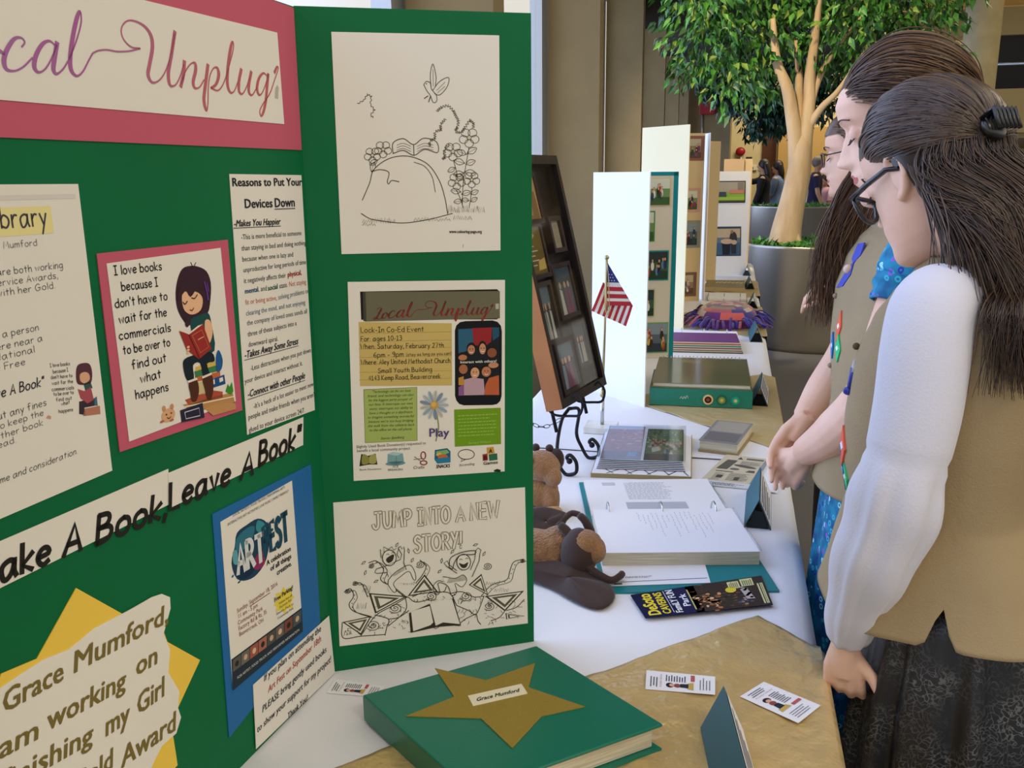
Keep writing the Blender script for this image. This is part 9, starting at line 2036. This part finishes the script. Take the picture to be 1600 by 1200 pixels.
# wall devices
red = mat('alarm_red', '#9a1620', .4); AL_ = thing('alarm_box', 'red alarm box with conduit on the concrete return wall', 'alarm', (-.58, 17.0, 2.43))
MB().box((-.71, 16.88, 2.45), (-.45, 16.998, 2.77), red).obj('housing', AL_, bevel=.01); MB().tube([(-.66, 16.97, 2.45), (-.66, 16.97, .1)], .015, steel).obj('conduit', AL_); m = MB(); m.tube([(-.47 + .03 * math.cos(t), 16.87, 2.55 + .03 * math.sin(t)) for t in [2 * PI * k / 12 for k in range(13)]], .008, steel, 6); m.obj('bell_ring', AL_)
ST = thing('alarm_strobe', 'small red strobe on a white conduit on the far cream wall', 'alarm', (.05, 20.0, 1.55)); MB().ball((.04, 19.93, 1.86), (.10, .06, .09), red, 14, 10).obj('strobe', ST); MB().tube([(.05, 19.97, 1.80), (.08, 19.97, 1.25)], .022, mat('white_post', '#e0d8c4')).obj('conduit', ST)
TH = thing('thermostat', 'white thermostat on the far cream wall', 'thermostat', (.29, 20.0, 1.47)); MB().box((.19, 19.95, 1.47), (.39, 19.998, 1.58), mat('white_post', '#e0d8c4')).obj('housing', TH, bevel=.008); MB().box((.22, 19.945, 1.50), (.32, 19.951, 1.54), ink('#6a6a60')).obj('display', TH)
# visitors in the distance
skin_f = mat('skin_far', '#b98a68', .6)
def far_person(name_label, x, y, h, az, top, bottom, hair_c, arms, long_hair=True, sleeve_=True):
    t = thing('person', name_label, 'person', (x, y, 0)); T = Torso((x, y, 0), az, [(a * h / 1.6, b, c) for a, b, c in TAB]); k = h / 1.6; F, L = T.f, T.l; o = Vector((x, y, 0))
    m = MB(); hc = o + F * .03 + Vector((0, 0, 1.485 * k)); m.ball(hc, (.085, .075, .115), skin_f, 18, 12); m.ball(hc + F * .09 - Vector((0, 0, .015)), (.02, .014, .018), skin_f, 8, 6); m.ball(hc + F * .045 - Vector((0, 0, .075)), (.04, .04, .035), skin_f, 12, 8)
    m.tube([o + Vector((0, 0, 1.30 * k)), hc - Vector((0, 0, .05))], .048, skin_f, 12); closed_loft(m, T, .74 * k, 1.33 * k, 0, skin_f, 24)
    A = []
    for sg, (e, w) in zip((1, -1), arms):
        sh = o + L * .165 * sg + Vector((0, 0, 1.27 * k)); P_ = [sh, sh + F * e[0] + L * e[1] * sg + Vector((0, 0, e[2])), sh + F * w[0] + L * w[1] * sg + Vector((0, 0, w[2]))]; A.append(P_); m.tube(P_, [.048, .04, .027], skin_f, 12); m.ball(P_[0], .048, skin_f, 10, 8); m.ball(P_[1], .04, skin_f, 10, 8)
        d = (P_[2] - P_[1]).normalized(); side = d.orthogonal().normalized()
        for f_ in range(4): b_ = P_[2] + side * .016 * (f_ - 1.5); m.tube([b_, b_ + d * .09, b_ + d * .155 - side.cross(d) * .02], [.013, .012, .008], skin_f, 6)
        m.tube([P_[2], P_[2] + d * .05 + side * .04, P_[2] + d * .09 + side * .05], [.013, .011, .008], skin_f, 6)
    for sg in (1, -1): q = o + L * .08 * sg + Vector((0, 0, .82 * k)); m.tube([q, q - Vector((0, 0, .38 * k)), q - Vector((0, 0, .76 * k)), q - Vector((0, 0, .79 * k)) + F * .14], [.085, .058, .04, .03], skin_f, 12)
    vs, fs = fuse(m, .009, 2); b = MB(); b.add(vs, fs, skin_f, True); b.obj('body', t)
    m = MB(); T.loft(m, .78 * k, 1.34 * k, .014, top, 32, 16)
    for P_ in A: m.tube([P_[0], P_[0].lerp(P_[1], .9), P_[1].lerp(P_[2], .85)] if sleeve_ else [P_[0], P_[0].lerp(P_[1], .7)], [.062, .054, .042] if sleeve_ else [.064, .06], top, 12, False)
    m.obj('top', t); m = MB()
    for sg in (1, -1): q = o + L * .08 * sg + Vector((0, 0, .84 * k)); m.tube([q, q - Vector((0, 0, .40 * k)), q - Vector((0, 0, .78 * k))], [.098, .075, .06], bottom, 14)
    m.obj('trousers', t); m = MB()
    m.ball(hc - F * .018 + Vector((0, 0, .025)), (.098, .09, .108), hair_c, 18, 12)
    if long_hair: m.tube(cr([hc - F * .04 + Vector((0, 0, .05)), hc - F * .085 - Vector((0, 0, .09)), hc - F * .11 - Vector((0, 0, .28))], 5), [.085, .09, .09, .085, .085, .08, .08, .07, .06, .05, .03], hair_c, 14, True, .7)
    m.obj('hair', t); return t
nv, bk, br_, wh_, gr_ = mat('navy_cloth', '#141a2c', .9), mat('black_cloth', '#0d0e12', .9), mat('dark_hair', '#1f140f', .5), mat('white_cloth', '#c9d0de', .9), mat('grey_hair', '#6a6258', .6)
DN = ((.05, .05, -.28), (.14, .02, -.50))
far_person('woman in black pointing left, with long dark hair, beyond the farther planter', .47, 17.2, 1.66, -80, bk, bk, br_, (DN, ((.24, .02, -.06), (.46, .0, .02))))
far_person('woman in dark top with light blue sleeves beside the pointing woman', .74, 17.75, 1.64, -70, mat('light_blue_cloth', '#6f86ac', .9), nv, br_, (((.04, .08, -.27), (.22, -.02, -.40)), DN))
far_person('man in a dark purple polo shirt, right of the lit trunk', 1.36, 17.1, 1.70, 95, mat('purple_cloth', '#1f1538', .9), bk, gr_, (DN, DN), False, False)
far_person('person in a white shirt standing behind the man in the purple shirt', 1.16, 17.8, 1.56, 150, wh_, nv, br_, (DN, DN), False)
far_person('child in a pink top beyond the man in the purple shirt', 1.62, 17.9, 1.38, -120, mat('pink_cloth', '#b58a94', .9), nv, br_, (DN, DN), True, False)
far_person('distant person with dark hair under the gallery at the right', 4.72, 17.0, 1.72, 180, bk, nv, br_, (DN, DN), True)
